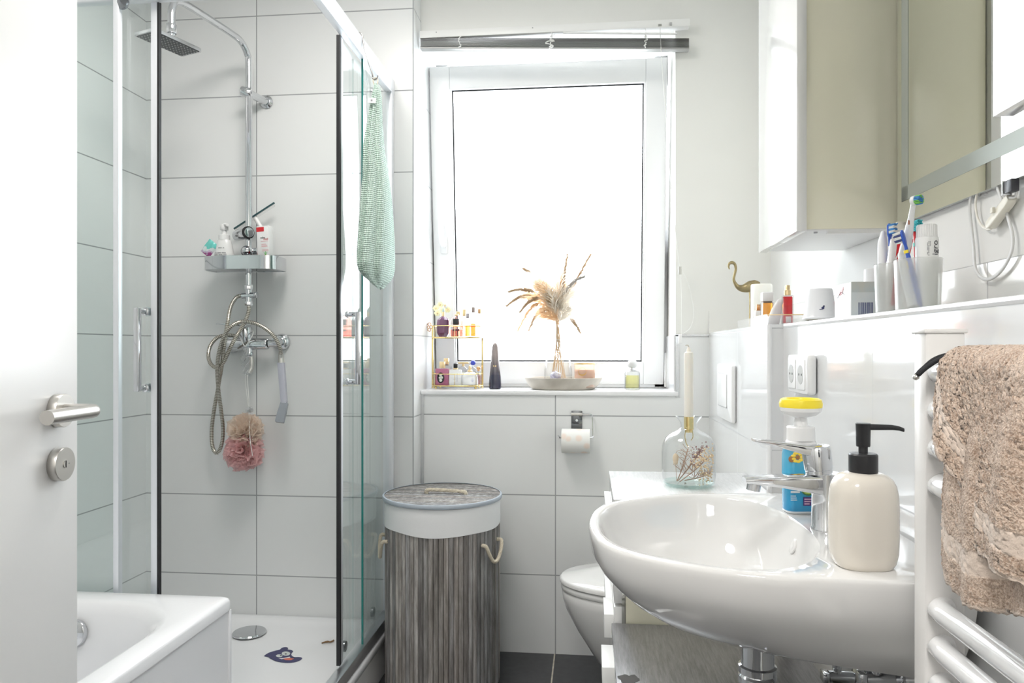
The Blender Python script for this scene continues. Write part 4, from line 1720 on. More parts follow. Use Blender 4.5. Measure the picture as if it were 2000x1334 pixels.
o = obj('hair_strand', m, mat('hair_brown', (.22, .12, .05), .6), loc=(hp_.x, hp_.y, .1365))
tag(o, 'small brown clump of hair lying on the shower tray floor', 'hair')

# ---------------------------------------------------------------- green towel on a hook over the rail
YT = 2.25


def tp(px, py):
    return at_y(px, py, YT)


t0 = tp(736, 163)
t0.x = -.670
gt = thing('green_towel', 'mint green waffle towel hanging from a hook on the shower rail', 'towel', (t0.x, YT, t0.z))
O7 = Vector((t0.x, YT, t0.z))
sil = [(163, 731, 736), (172, 729, 743), (192, 724.5, 746.5), (234, 717, 748), (289, 708, 753), (356, 703, 761), (402, 700, 767), (456, 696, 770.6), (498, 693, 771), (521, 693.5, 770.6), (536, 697, 769), (546, 708, 767), (554, 728, 765), (559, 746, 758)]
m = MB()
rings = []
NSEG = 72
fold = [(.35, .55), (1.25, .3), (2.3, .35), (3.5, .5), (4.35, .62), (5.3, .4)]
for i, (py, xa_, xb_) in enumerate(sil):
    pa, pb = tp(xa_, py) - O7, tp(xb_, py) - O7
    c_ = (pa + pb) / 2
    c_.x = max(c_.x, -.006) if i < 5 else c_.x * .3 + .004
    hw = (pb.x - pa.x) / 2
    tt = min(1.0, i / 9)
    ring = []
    for k in range(NSEG):
        a = 2 * PI * k / NSEG
        r_ = 1.0
        for fa, fd in fold:
            da = (a - fa + PI) % (2 * PI) - PI
            r_ -= fd * (.50 - .12 * tt) * math.exp(-(da / (.16 + .05 * tt)) ** 2)
        dep = hw * (.9 + 1.25 * tt)
        hx = hw * (1 - .27 * tt)
        # low hanging hem is uneven
        zz = c_.z + (.010 * math.sin(a * 2 + 1) if i > 9 else 0)
        ring.append((c_.x + hx * r_ * math.cos(a), dep * r_ * math.sin(a), zz))
    rings.append(ring)
# refine rows
fine = []
for i in range(len(rings) - 1):
    for s in range(5):
        f = s / 5
        fine.append([Vector(p) * (1 - f) + Vector(q) * f for p, q in zip(rings[i], rings[i + 1])])
fine.append([Vector(p) for p in rings[-1]])
m.loft(fine)
mm, nt, b, out = new_mat('mint_waffle')
tc = nt.nodes.new('ShaderNodeTexCoord')
sp = nt.nodes.new('ShaderNodeSeparateXYZ')
nt.links.new(tc.outputs['Object'], sp.inputs[0])
u_ = mth(nt, 'ADD', sp.outputs['X'], mth(nt, 'MULTIPLY', sp.outputs['Y'], .8))
w1_ = mth(nt, 'SINE', mth(nt, 'MULTIPLY', mth(nt, 'ADD', u_, sp.outputs['Z']), 2 * PI / .0125))
w2_ = mth(nt, 'SINE', mth(nt, 'MULTIPLY', mth(nt, 'SUBTRACT', u_, mth(nt, 'MULTIPLY', sp.outputs['Z'], 1.0)), 2 * PI / .0125))
pr_ = mth(nt, 'MULTIPLY', w1_, w2_)
rp = nt.nodes.new('ShaderNodeValToRGB')
rp.color_ramp.elements[0].color = (.33, .50, .42, 1)
rp.color_ramp.elements[1].color = (.62, .76, .68, 1)
rp.color_ramp.elements[0].position = .1
rp.color_ramp.elements[1].position = .62
nt.links.new(mth(nt, 'MULTIPLY_ADD', pr_, .5, .5), rp.inputs['Fac'])
nt.links.new(rp.outputs[0], b.inputs['Base Color'])
b.inputs['Roughness'].default_value = .95
b.inputs['Sheen Weight'].default_value = .3
bp = nt.nodes.new('ShaderNodeBump')
bp.inputs['Strength'].default_value = .8
bp.inputs['Distance'].default_value = .003
nt.links.new(pr_, bp.inputs['Height'])
nt.links.new(bp.outputs['Normal'], b.inputs['Normal'])
obj('towel_cloth', m, 'mint_waffle', gt, sharp=80)
m = MB()
lp = tp(735, 203) - O7
m.box(lp.x - .012, lp.x + .013, -.033, -.031, lp.z - .008, lp.z + .008)
tg_ = obj('label_tag', m, 'paper', gt, rot=(0, .08, 0))
m = MB()
m.box(lp.x - .003, lp.x + .003, -.0336, -.0329, lp.z - .003, lp.z + .003)
obj('tag_print', m, 'ink_grey', tg_)
m = MB()
m.tube(spline([(-.004, -.004, -.004), (-.008, -.002, .010), (-.003, 0, .017), (.003, 0, .017), (.008, -.002, .010), (.006, -.004, -.004)], 6), .0018, 6)
obj('hanging_loop', m, 'rope', gt)
hk = thing('towel_hook', 'thin steel S hook over the top rail of the shower', 'hook', (XS, YT, ZT + .054))
m = MB()
hb = t0 - Vector((XS, YT, ZT + .054))
m.tube(spline([(-.019, 0, -.012), (-.0185, 0, .004), (-.010, 0, .012), (.004, 0, .011), (.014, 0, .002), (.018, 0, -.02), (.024, 0, -.05), (hb.x - .012, 0, hb.z + .035), (hb.x - .010, 0, hb.z + .018), (hb.x - .002, -.002, hb.z + .011), (hb.x + .006, -.003, hb.z + .016), (hb.x + .008, -.003, hb.z + .024)], 8), .0023, 8)
obj('hook_wire', m, mat('wire_steel', (.30, .29, .28), .3, 1.0), hk)

# ---------------------------------------------------------------- toilet paper holder
q = at_y(1126.5, 820, YB)
ph_ = thing('toilet_roll_holder', 'chrome toilet paper holder screwed to the tiles below the window', 'paper holder', (q.x, YB, q.z))
m = MB()
m.box(-.0205, .0205, -.003, -.0005, -.036, .034, bev=.001)
pt = obj('back_plate', m, mat('mirror_steel', (.20, .21, .22), .1, 1.0), ph_)
m = MB()
m.tube([(-.0205, -.008, .0215), (.0205, -.008, .0215)], .006, 12)
obj('hinge_roll', m, 'steel', pt)
m = MB()
m.box(-.0205, .0205, -.014, -.0005, -.038, -.034)
obj('lower_lip', m, 'steel', pt)
m = MB()
m.lathe([(.005, 0), (.0045, .0015), (0, .002)], 16, Matrix.Translation((0, -.003, -.002)) @ Matrix.Rotation(PI / 2, 4, 'X'))
obj('screw', m, 'alu', pt)
m = MB()
zr = at_y(1126, 861, 2.70).z - q.z
m.tube(spline([(.018, -.008, .0215), (.045, -.010, .0215), (.055, -.014, .020), (.058, -.022, .010), (.060, -.040, zr + .02), (.061, -.046, zr + .016), (.056, -.050, zr + .012), (.03, -.052, zr + .010), (-.055, -.052, zr + .010), (-.062, -.056, zr + .014), (-.068, -.060, zr + .020)], 6), .0023, 8)
obj('wire_arm', m, 'chrome', ph_)
rl = at_y(1124.5, 861, 2.70)
roll = thing('toilet_roll', 'white toilet roll with pale printed motif on the chrome holder', 'toilet paper', (rl.x, 2.70, rl.z - .0005))
mm, nt, b, out = new_mat('printed_tissue')
tc = nt.nodes.new('ShaderNodeTexCoord')
vo = nt.nodes.new('ShaderNodeTexVoronoi')
vo.inputs['Scale'].default_value = 22
nt.links.new(tc.outputs['Object'], vo.inputs['Vector'])
rp = nt.nodes.new('ShaderNodeValToRGB')
rp.color_ramp.elements[0].position, rp.color_ramp.elements[0].color = .18, (.84, .73, .66, 1)
rp.color_ramp.elements[1].position, rp.color_ramp.elements[1].color = .34, (.84, .835, .81, 1)
nt.links.new(vo.outputs['Distance'], rp.inputs['Fac'])
nt.links.new(rp.outputs[0], b.inputs['Base Color'])
b.inputs['Roughness'].default_value = .95
m = MB()
RM = Matrix.Translation((-.052, 0, 0)) @ Matrix.Rotation(PI / 2, 4, 'Y')
m.lathe([(.019, 0), (.0435, 0), (.0445, .001), (.0445, .103), (.0435, .104), (.019, .104), (.019, 0)], 48, RM, cap0=False, cap1=False)
obj('paper', m, 'printed_tissue', roll)
m = MB()
m.lathe([(.0188, .0005), (.0188, .1035), (.0178, .1035), (.0178, .0005), (.0188, .0005)], 32, RM, cap0=False, cap1=False)
obj('core', m, mat('cardboard', (.55, .47, .38), .9), roll)

# ================================================================ BLIND AND WINDOW SILL
YBL = 2.715
bl0 = at_y(822, 66, YBL)
bl1 = at_y(1346, 46, YBL)
bcx = (bl0.x + bl1.x) / 2
blw = (bl1.x - bl0.x) / 2
zbl = 2.332
blind = thing('venetian_blind', 'pulled up grey slatted blind hanging crookedly above the window', 'blind', (bcx, YBL, zbl))
m = MB()
m.box(-blw, blw, -.018, .018, -.013, .014, bev=.001)
hr = obj('head_rail', m, 'white_satin', blind)
mat('bracket_grey', (.30, .30, .28), .5)
for px, y in ((854, 60), (1041, 52)):
    q = at_y(px, y, YBL)
    m = MB()
    m.cyl((q.x - bcx, -.0195, .006), (q.x - bcx, -.018, .006), .0022, seg=10)
    obj('screw', m, 'grey', hr)
zl, zrr = at_y(820, 81, YBL - .02).z - zbl, at_y(1344, 82, YBL - .02).z - zbl
mat('slat_grey', (.34, .34, .33), .35, .3)
mat('slat_dark', (.22, .21, .20), .35, .3)
for k in range(8):
    f = (k - 3.5) / 3.5 * .0145
    m = MB()
    # crowned thin slat, slightly fanned at the right end
    rows = []
    for xx, zz in ((-blw + .001, zl), (blw - .002, zrr)):
        rows.append([(xx, y, zz - f + .0018 * (1 - (y / .017) ** 2) + dz) for y, dz in [(-.018 + .036 * i / 6, 0) for i in range(7)] + [(.018 - .036 * i / 6, -.0009) for i in range(7)]])
    m.loft(rows)
    obj('slat', m, 'slat_dark' if k < 3 else 'slat_grey', blind)
m = MB()
m.loft([[(xx, y, z + zz) for y, z in rrect(.030, .008, .002, 2, 0, -.0205)] for xx, zz in ((-blw + .001, zl), (blw - .002, zrr))])
obj('bottom_rail', m, 'slat_grey', blind)
m = MB()
w0, w1 = at_y(1100, 64, YBL - .02) - Vector((bcx, YBL, zbl)), at_y(1322, 66, YBL - .02) - Vector((bcx, YBL, zbl))
m.cyl(w0, w1, .004, seg=8)
obj('tilt_wand', m, 'white_satin', blind)
rb = random.Random(8)
for px, sw in ((900, .6), (1078, 1.5), (1260, .7)):
    q = at_y(px, 79, YBL) - Vector((bcx, YBL, zbl))
    fz = zl + (zrr - zl) * (q.x + blw) / (2 * blw)
    m = MB()
    pts = [(q.x + sw * rb.uniform(-.008, .008), -.020 - rb.uniform(.001, .008), fz + .022 - .046 * i / 16 + rb.uniform(-.004, .004)) for i in range(17)]
    m.tube(spline(pts, 5), .0016, 6)
    m.tube([(q.x, -.019, -.012), (q.x + .002, -.020, fz + .015)], .0014, 6)
    if sw > 1:
        m.tube(spline([(q.x, -.022, fz + .004), (q.x - .016, -.028, fz - .002), (q.x - .022, -.027, fz - .008), (q.x - .010, -.026, fz - .010), (q.x + .006, -.026, fz - .018), (q.x - .004, -.024, fz - .025)], 6), .0017, 6)
    obj('ladder_cord', m, 'cord_white', blind)
m = MB()
q = at_y(1288, 49, YBL) - Vector((bcx, YBL, zbl))
m.box(q.x - .006, q.x + .006, -.0195, -.0175, -.010, -.002)
cl = obj('cord_lock', m, 'bracket_grey', blind)
q2 = at_y(1309, 47, YBL) - Vector((bcx, YBL, zbl))
m = MB()
m.box(q2.x - .004, q2.x + .004, -.022, -.0175, -.009, .001)
obj('wand_hook', m, 'grey', blind)


def bp_(px, py, Y=2.70):
    return at_y(px, py, Y) - Vector((bcx, YBL, zbl))


m = MB()
m.tube(spline([bp_(1289, 52), bp_(1292, 110), bp_(1300, 220), bp_(1310, 350), bp_(1320, 460), bp_(1328, 522)], 5), .0013, 6)
m.tube(spline([bp_(1329, 528), bp_(1331, 580), bp_(1331, 655)], 5), .0010, 6)
m.tube(spline([bp_(1332, 526), bp_(1346, 560), bp_(1355, 610), bp_(1348, 640), bp_(1334, 652)], 6), .0010, 6)
obj('pull_cord', m, 'cord_white', blind)
for px, py, h in ((1328, 528, .014), (1328.5, 662, .016)):
    q = bp_(px, py)
    m = MB()
    m.box(q.x - .006, q.x + .006, q.y - .004, q.y + .004, q.z - h * 1.1, q.z + h, bev=.002)
    obj('cord_bead', m, mat('bead_grey', (.55, .55, .52), .4) if py < 600 else 'plastic_white', blind)

# ---------------------------------------------------------------- helpers for bottles


def liquid(name, col, f0=.04):
    return thin_glass(name, col, f0=f0, edge=.7)


thin_glass('bottle_glass', (.90, .91, .92), f0=.06, edge=.30)
liquid('liq_purple', (.30, .12, .32), .06)
liquid('liq_rose', (.95, .62, .55))
liquid('liq_amber', (.96, .62, .22))
liquid('liq_orange', (.90, .30, .10))
liquid('liq_pale', (.97, .93, .86))
liquid('liq_yellow', (.97, .95, .62))
liquid('liq_pink', (.93, .72, .74))
liquid('liq_red', (.80, .08, .12))
mat('berry_glass', (.42, .12, .22), .12, coat=.5)
mat('plum_glass', (.13, .035, .10), .08, coat=.6)
mat('gold_light', (.85, .66, .38), .28, .85)
mat('copper', (.70, .42, .22), .25, .9)
mat('cap_black', (.02, .02, .022), .2)
mat('cap_brown', (.30, .24, .21), .35)
mat('milk_glass', (.86, .86, .85), .08, coat=.4)
mat('pale_blue', (.80, .84, .90), .3)
mat('cobalt', (.06, .09, .55), .3)


def box_bottle(w, d, h, r, glass, liq=None, lev=.7, par=None, bev=.002):
    m = MB()
    m.prism(rrect(w, d, r, 4), 0, h, bev=bev)
    o = obj('glass_body', m, glass, par)
    if liq:
        m = MB()
        m.prism(rrect(w - .006, d - .006, max(r - .002, .001), 4), .004, h * lev)
        obj('perfume', m, liq, par)
    return o


def cyl_part(name, r0, r1, z0, z1, mt, par, seg=28, bev=.0008):
    m = MB()
    m.cyl((0, 0, z0), (0, 0, z1), r0, r1, seg=seg, bev=bev)
    return obj(name, m, mt, par)


def box_part(name, w, d, z0, z1, mt, par, r=.001, dx=0, dy=0):
    m = MB()
    m.box(dx - w / 2, dx + w / 2, dy - d / 2, dy + d / 2, z0, z1, bev=r)
    return obj(name, m, mt, par)


# ---------------------------------------------------------------- two tier rack
ZS = ZW0 + .0002
YR = 2.875
ra = at_y(846, 757, YR)
rb_ = at_y(942, 757, YR)
rcx, rw = (ra.x + rb_.x) / 2, (rb_.x - ra.x) / 2
rack = thing('perfume_rack', 'two tier gold wire perfume rack at the left end of the window sill', 'rack', (rcx, YR, ZS))
RD = .062
outl_r = [(rw * math.copysign(abs(math.cos(a)) ** .55, math.cos(a)), RD * math.copysign(abs(math.sin(a)) ** .75, math.sin(a))) for a in [2 * PI * k / 64 for k in range(64)]]
T1, T2 = .014, .204
for zt in (T1, T2):
    m = MB()
    m.prism([(x * .985, y * .985) for x, y in outl_r], zt - .002, zt)
    fl = obj('tier_floor', m, 'clear_glass', rack)
    m = MB()
    m.tube([(x, y, zt - .001) for x, y in outl_r], .0028, 8, closed=True)
    obj('tier_edge', m, 'gold', fl)
    m = MB()
    m.tube([(x, y, zt + .045) for x, y in outl_r], .0016, 8, closed=True)
    for k in range(0, 64, 8):
        x, y = outl_r[k]
        m.tube([(x, y, zt), (x, y, zt + .045)], .0012, 6)
    obj('guard_rail', m, 'gold', fl)
for x, y in ((-rw * .985, -.015), (rw * .985, .015)):
    m = MB()
    m.box(x - .0035, x + .0035, y - .0035, y + .0035, .002, T2 + .046, bev=.0006)
    obj('post', m, 'gold', rack)
for x, y in ((-rw * .8, -RD * .72), (rw * .8, -RD * .72), (-rw * .8, RD * .72), (rw * .8, RD * .72)):
    m = MB()
    m.sphere((x, y, .0055), (.0052, .0052, .0055), 12, 8)
    obj('foot', m, 'gold', rack)
# gold hair claw clipped on the end of the upper rail
q = at_y(838, 647, YR - .015)
cw = thing('hair_claw', 'gold wire hair claw clipped on the end of the upper rack tier', 'hair clip', (rcx - rw - .002, YR - .012, ZS + T2 + .045))
m = MB()
rc = random.Random(2)
for k in range(5):
    a = k * 1.256
    cxk, czk = -.013 + .010 * math.cos(a), -.004 + .011 * math.sin(a)
    m.tube([(cxk + .0062 * math.cos(t), -.003 + .003 * math.sin(2 * t + k), czk + .0062 * math.sin(t)) for t in [2 * PI * i / 14 for i in range(14)]], .0016, 6, closed=True)
obj('claw', m, 'copper', cw)


def on_rack(name, label, px, y, tier, cat='perfume bottle', group=None):
    zt = ZS + (T1 if tier == 1 else T2) + .0003
    q = at_y(px, 650, YR + y)
    return thing(name, label, cat, (q.x, YR + y, zt), group=group)


# upper tier
b1 = on_rack('perfume_bottle', 'dark plum faceted perfume bottle with gold neck on the upper rack tier', 866, -.030, 2)
m = MB()
m.lathe([(.016, 0), (.0255, .016), (.0265, .05), (.0245, .068), (.012, .080), (.006, .083)], 8, Matrix.Rotation(PI / 8, 4, 'Z'), sy=.8)
obj('glass_body', m, 'plum_glass', b1, sharp=20)
cyl_part('collar', .0058, .0058, .082, .100, 'gold_light', b1)
cyl_part('cap', .0062, .004, .100, .114, mat('cap_greygreen', (.45, .55, .50), .3), b1)
b2 = on_rack('perfume_bottle', 'round shouldered rose perfume bottle with black cap on the upper rack tier', 892, -.033, 2)
m = MB()
m.prism([(-.026, 0), (.026, 0), (.026, .052)] + [(.026 * math.cos(a), .052 + .032 * math.sin(a)) for a in [PI * k / 14 for k in range(1, 14)]] + [(-.026, .052)], -.011, .011, Matrix.Rotation(PI / 2, 4, 'X'), bev=.002)
obj('glass_body', m, 'bottle_glass', b2)
m = MB()
m.prism([(-.023, .003), (.023, .003), (.023, .030), (-.023, .030)], -.008, .008, Matrix.Rotation(PI / 2, 4, 'X'))
obj('perfume', m, 'liq_rose', b2)
box_part('cap', .024, .012, .048, .072, 'cap_black', b2, .002, dy=-.012)
box_part('label', .026, .001, .024, .032, mat('label_plum', (.14, .05, .07), .4), b2, .0002, dy=-.0122)
cyl_part('neck_ring', .0085, .0085, .084, .090, 'gold_light', b2)
b3 = on_rack('perfume_bottle', 'yellow flower topped perfume bottle at the back of the upper rack tier', 862, .022, 2)
m = MB()
m.sphere((0, 0, .036), (.026, .016, .036), 20, 12)
obj('glass_body', m, 'liq_pale', b3)
fl_ = [(-.022, .0, .118), (-.004, -.006, .132), (.016, -.004, .128), (.026, 0, .112), (-.016, -.004, .098), (.006, -.008, .110)]
mat('petal_yellow', (.93, .90, .55), .5)
mat('petal_white', (.90, .90, .84), .5)
for i, (x, y, z) in enumerate(fl_):
    m = MB()
    for k in range(6):
        a = 2 * PI * k / 6
        m.sphere((x + .0075 * math.cos(a), y, z + .0075 * math.sin(a)), (.0055, .0022, .0055), 8, 6)
    f_ = obj('flower_cap', m, 'petal_yellow' if i != 2 else 'petal_white', b3)
    m = MB()
    m.sphere((x, y - .002, z), .0042, 10, 8)
    obj('flower_heart', m, 'gold_light', f_)
cyl_part('stem', .006, .004, .068, .100, 'petal_white', b3)
b4 = on_rack('perfume_bottle', 'tall gold capped sample perfume bottle at the back of the upper rack tier', 907, .018, 2)
box_bottle(.030, .016, .082, .003, 'bottle_glass', 'liq_rose', .8, b4)
cyl_part('cap', .0075, .0075, .084, .112, 'gold_light', b4)
b5 = on_rack('perfume_bottle', 'amber perfume bottle with grey pump on the upper rack tier', 913.5, -.030, 2)
box_bottle(.024, .018, .072, .004, 'bottle_glass', 'liq_amber', .62, b5)
cyl_part('pump', .0062, .0062, .074, .094, mat('cap_grey', (.40, .36, .37), .4), b5)
b6 = on_rack('perfume_bottle', 'tall clear perfume bottle with orange red liquid on the upper rack tier', 924.5, -.020, 2)
box_bottle(.0235, .020, .096, .002, 'bottle_glass', 'liq_orange', .56, b6)
box_part('cap', .0125, .0125, .097, .119, 'cap_brown', b6)
b7 = on_rack('perfume_bottle', 'slim clear perfume vial with brown cap at the end of the upper rack tier', 936.5, -.010, 2)
box_bottle(.024, .020, .092, .003, 'bottle_glass', 'liq_pale', .8, b7)
cyl_part('cap', .0062, .0062, .093, .112, 'copper', b7)
b8 = on_rack('perfume_bottle', 'peach perfume bottle with square gold stopper behind the black capped one', 895, .014, 2)
m = MB()
m.lathe([(.018, 0), (.022, .01), (.022, .06), (.010, .082), (.008, .086)], 24, sy=.6)
obj('glass_body', m, 'liq_rose', b8)
box_part('cap', .016, .012, .088, .104, 'gold_light', b8)
# lower tier
c1 = on_rack('perfume_bottle', 'berry pink perfume bottle with oval picture label and gold cap, lower rack tier', 864, -.034, 1)
box_bottle(.053, .026, .066, .005, 'berry_glass', None, 0, c1)
cyl_part('cap', .0115, .0115, .068, .093, 'gold_light', c1)
m = MB()
EM = Matrix.Translation((-.004, -.0135, .030)) @ Matrix.Rotation(PI / 2, 4, 'X')
m.lathe([(.0, 0), (.0145, 0), (.0145, .0012), (0, .0013)], 28, EM, sy=1.45)
lb = obj('oval_label', m, 'cap_black', c1)
m = MB()
for x, z, r in ((-.004, .040, .0055), (-.007, .030, .005), (.0, .031, .0055), (-.004, .020, .006)):
    m.lathe([(.0, 0), (r, 0), (r * .7, .0008), (0, .0010)], 12, Matrix.Translation((x, -.0147, z)) @ Matrix.Rotation(PI / 2, 4, 'X'))
obj('flower_print', m, mat('print_ivory', (.72, .74, .66), .5), lb)
c2 = on_rack('perfume_bottle', 'amber perfume bottle with long gold cap behind the berry pink one', 872, .006, 1)
box_bottle(.040, .022, .075, .004, 'bottle_glass', 'liq_amber', .85, c2)
cyl_part('collar', .0095, .0095, .077, .082, 'cap_brown', c2)
cyl_part('cap', .0105, .0105, .082, .106, 'gold_light', c2)
c3 = on_rack('perfume_bottle', 'tiny berry red sample bottle with gold cap next to the rack post', 853, -.014, 1)
box_bottle(.012, .012, .034, .002, 'berry_glass', None, 0, c3)
cyl_part('cap', .005, .005, .035, .046, 'gold_light', c3)
c4 = on_rack('perfume_bottle', 'white square perfume bottle with black cap on the lower rack tier', 890, -.036, 1)
box_bottle(.047, .024, .062, .002, 'milk_glass', None, 0, c4)
cyl_part('collar', .0095, .0095, .063, .068, 'gold_light', c4)
box_part('cap', .0155, .0155, .068, .086, 'cap_black', c4, .002)
m = MB()
m.tube(spline([(.008 + .0016 * (-1) ** k, -.0122, .048 - .0028 * k) for k in range(13)], 4), .0005, 5)
m.tube([(-.008, -.0122, .024), (.002, -.0122, .024)], .0005, 5)
obj('script_print', m, 'ink_grey', c4)
c5 = on_rack('perfume_bottle', 'white dome shaped perfume bottle with pointed gold stopper on the lower rack tier', 918, -.032, 1)
m = MB()
m.lathe([(.028, 0), (.0315, .004), (.0315, .024), (.029, .040), (.020, .050), (.010, .053)], 36, sy=.7)
obj('glass_body', m, 'milk_glass', c5)
m = MB()
m.lathe([(.0105, .053), (.010, .059), (.0055, .062), (.0065, .071), (.003, .078), (0, .079)], 16)
obj('stopper', m, 'gold_light', c5)
m = MB()
for k, (x, z, w_) in enumerate(((.013, .026, .008), (.013, .021, .010), (.013, .016, .006))):
    m.box(x - w_ / 2, x + w_ / 2, -.0222, -.0200, z - .0006, z + .0006)
obj('label_print', m, mat('print_lilac', (.45, .45, .62), .5), c5)
c6 = on_rack('perfume_bottle', 'clear pink perfume bottle with copper heart cap near the far rack post', 934.5, -.012, 1)
box_bottle(.022, .018, .056, .004, 'bottle_glass', 'liq_pink', .7, c6)
m = MB()
m.sphere((0, 0, .067), (.0085, .006, .0085), 14, 10)
m.cyl((0, 0, .056), (0, 0, .061), .004, seg=12)
obj('cap', m, 'copper', c6)
c7 = on_rack('perfume_bottle', 'round clear perfume bottle with cobalt blue ball stopper on the lower rack tier', 922, .010, 1)
m = MB()
m.sphere((0, 0, .036), (.030, .020, .036), 24, 14)
obj('glass_body', m, 'bottle_glass', c7)
m = MB()
m.sphere((.004, 0, .088), .0105, 18, 12)
obj('stopper', m, 'cobalt', c7)
cyl_part('collar', .007, .007, .071, .079, 'pale_blue', c7)
c8 = on_rack('perfume_bottle', 'clear crystal perfume bottle with flat gold bar stopper at the back of the lower tier', 903, .014, 1)
m = MB()
m.sphere((0, 0, .038), (.028, .018, .038), 12, 8)
obj('glass_body', m, 'bottle_glass', c8, sharp=5)
m = MB()
m.box(-.016, .026, -.005, .005, .084, .092, bev=.001)
m.cyl((.004, 0, .074), (.004, 0, .085), .005, seg=12)
obj('stopper', m, 'gold_light', c8)

# ---------------------------------------------------------------- tall black tapered bottle
q = at_y(967, 760, 2.85)
tb = thing('perfume_bottle', 'black tapered stiletto shaped perfume bottle on the window sill beside the rack', 'perfume bottle', (q.x, 2.85, ZS))
m = MB()
mm, nt, b, out = new_mat('smoked_glass')
tc = nt.nodes.new('ShaderNodeTexCoord')
sp = nt.nodes.new('ShaderNodeSeparateXYZ')
nt.links.new(tc.outputs['Object'], sp.inputs[0])
rp = nt.nodes.new('ShaderNodeValToRGB')
rp.color_ramp.elements[0].position, rp.color_ramp.elements[0].color = .30, (.022, .022, .045, 1)
rp.color_ramp.elements[1].position, rp.color_ramp.elements[1].color = .75, (.30, .25, .24, 1)
nt.links.new(mth(nt, 'DIVIDE', sp.outputs['Z'], .18), rp.inputs['Fac'])
nt.links.new(rp.outputs[0], b.inputs['Base Color'])
b.inputs['Roughness'].default_value = .06
b.inputs['Coat Weight'].default_value = .6
m.lathe([(.021, 0), (.0245, .004), (.0245, .020), (.0225, .050), (.0185, .085), (.0155, .115), (.0140, .145), (.0115, .168), (.0075, .178), (.003, .1815), (0, .182)], 36, sy=.8)
obj('glass_body', m, 'smoked_glass', tb)
m = MB()
for s in (-1, 1):
    m.loft([[(s * .001, -.0138, .0890), (s * .001, -.0138, .0925), (s * .001, -.0158, .0925), (s * .001, -.0158, .0890)], [(s * .006, -.0130, .0865), (s * .006, -.0130, .0950), (s * .006, -.0150, .0950), (s * .006, -.0150, .0865)]])
obj('bow_clasp', m, 'gold_light', tb)

# ---------------------------------------------------------------- stoneware dish with vase, stones, candle
YD = 2.868
dc = at_y(1100, 760, YD)
mat('stoneware', (.44, .40, .345), .7, bump=(30, .4, .002), vary=(18, (.60, .56, .50), .25))
dish = thing('stoneware_dish', 'shallow oval beige stoneware dish in the middle of the window sill', 'dish', (dc.x, YD, ZS))
m = MB()
m.lathe([(.112, 0), (.122, .002), (.138, .018), (.1485, .038), (.151, .0445), (.1495, .0465), (.147, .044), (.136, .021), (.120, .009), (.0, .0075)], 72, sy=.76)
obj('bowl', m, 'stoneware', dish)
ZD = ZS + .0078
vc = at_y(1090, 735, YD + .012)
vase = thing('glass_vase', 'clear glass bottle vase holding dried pampas grass on the stoneware dish', 'vase', (vc.x, YD + .012, ZD))
m = MB()
m.lathe([(.0, .001), (.050, .001), (.0555, .004), (.0555, .02), (.054, .06), (.047, .098), (.034, .125), (.020, .143), (.0135, .152), (.0125, .160), (.0215, .162), (.0215, .1645), (.0128, .167), (.0120, .200), (.0185, .206)], 40, M=Matrix.Diagonal((1, 1, 1.12, 1)), cap0=False, cap1=False)
obj('glass', m, 'clear_glass', vase)
mat('amethyst', (.27, .25, .36), .22, vary=(60, (.62, .60, .68), .15), coat=.3)
rs2 = random.Random(21)
for k, (px, dy, r_, lb_) in enumerate(((1077, -.018, .0200, 'grey violet gem stone at the foot of the glass vase, nearest the rack'), (1085, -.003, .0235, 'largest dark violet gem stone heaped up in the glass vase'), (1100, -.016, .0205, 'violet gem stone in the vase below the dried stems'), (1109, -.004, .0170, 'pale violet gem stone in the vase nearest the candle jar'))):
    q = at_y(px, 730, vase.location.y + dy)
    o = None
    bm = bmesh.new()
    bmesh.ops.create_icosphere(bm, subdivisions=2, radius=r_)
    for v in bm.verts:
        n = v.co.normalized()
        v.co *= rs2.uniform(.84, 1.1)
        v.co.z *= .85
    mb = MB()
    bm.verts.ensure_lookup_table()
    mb.add([v.co.copy() for v in bm.verts], [[v.index for v in f.verts] for f in bm.faces])
    bm.free()
    zmin = min(v.z for v in mb.v)
    o = obj('gem_stone', mb, 'amethyst', loc=(q.x, q.y, ZD + .0015 - zmin + (.020 if k == 1 else 0)), sharp=12)
    tag(o, lb_, 'stone', 'gem stones in the glass vase')

# dried grasses
mat('straw', (.62, .46, .30), .9)


def fluff(name, col, tl=.6):
    m, nt, b, out = new_mat(name)
    nt.nodes.remove(b)
    d = nt.nodes.new('ShaderNodeBsdfDiffuse')
    d.inputs['Color'].default_value = (*col, 1)
    t2 = nt.nodes.new('ShaderNodeBsdfTranslucent')
    t2.inputs['Color'].default_value = (*col, 1)
    a = nt.nodes.new('ShaderNodeMixShader')
    a.inputs[0].default_value = tl
    nt.links.new(d.outputs[0], a.inputs[1])
    nt.links.new(t2.outputs[0], a.inputs[2])
    nt.links.new(a.outputs[0], out.inputs['Surface'])


fluff('plume_beige', (.92, .76, .56))
fluff('plume_white', (.96, .93, .88))
fluff('plume_tan', (.58, .44, .30), .4)
fluff('plume_grey', (.50, .47, .44), .4)
VX, VY = vase.location.x, vase.location.y
ZN = ZD + .184
rg = random.Random(77)


def zg(zx, zy, Y):
    return at_y(980 + zx / 4.447, 480 + zy / 4.447, Y)


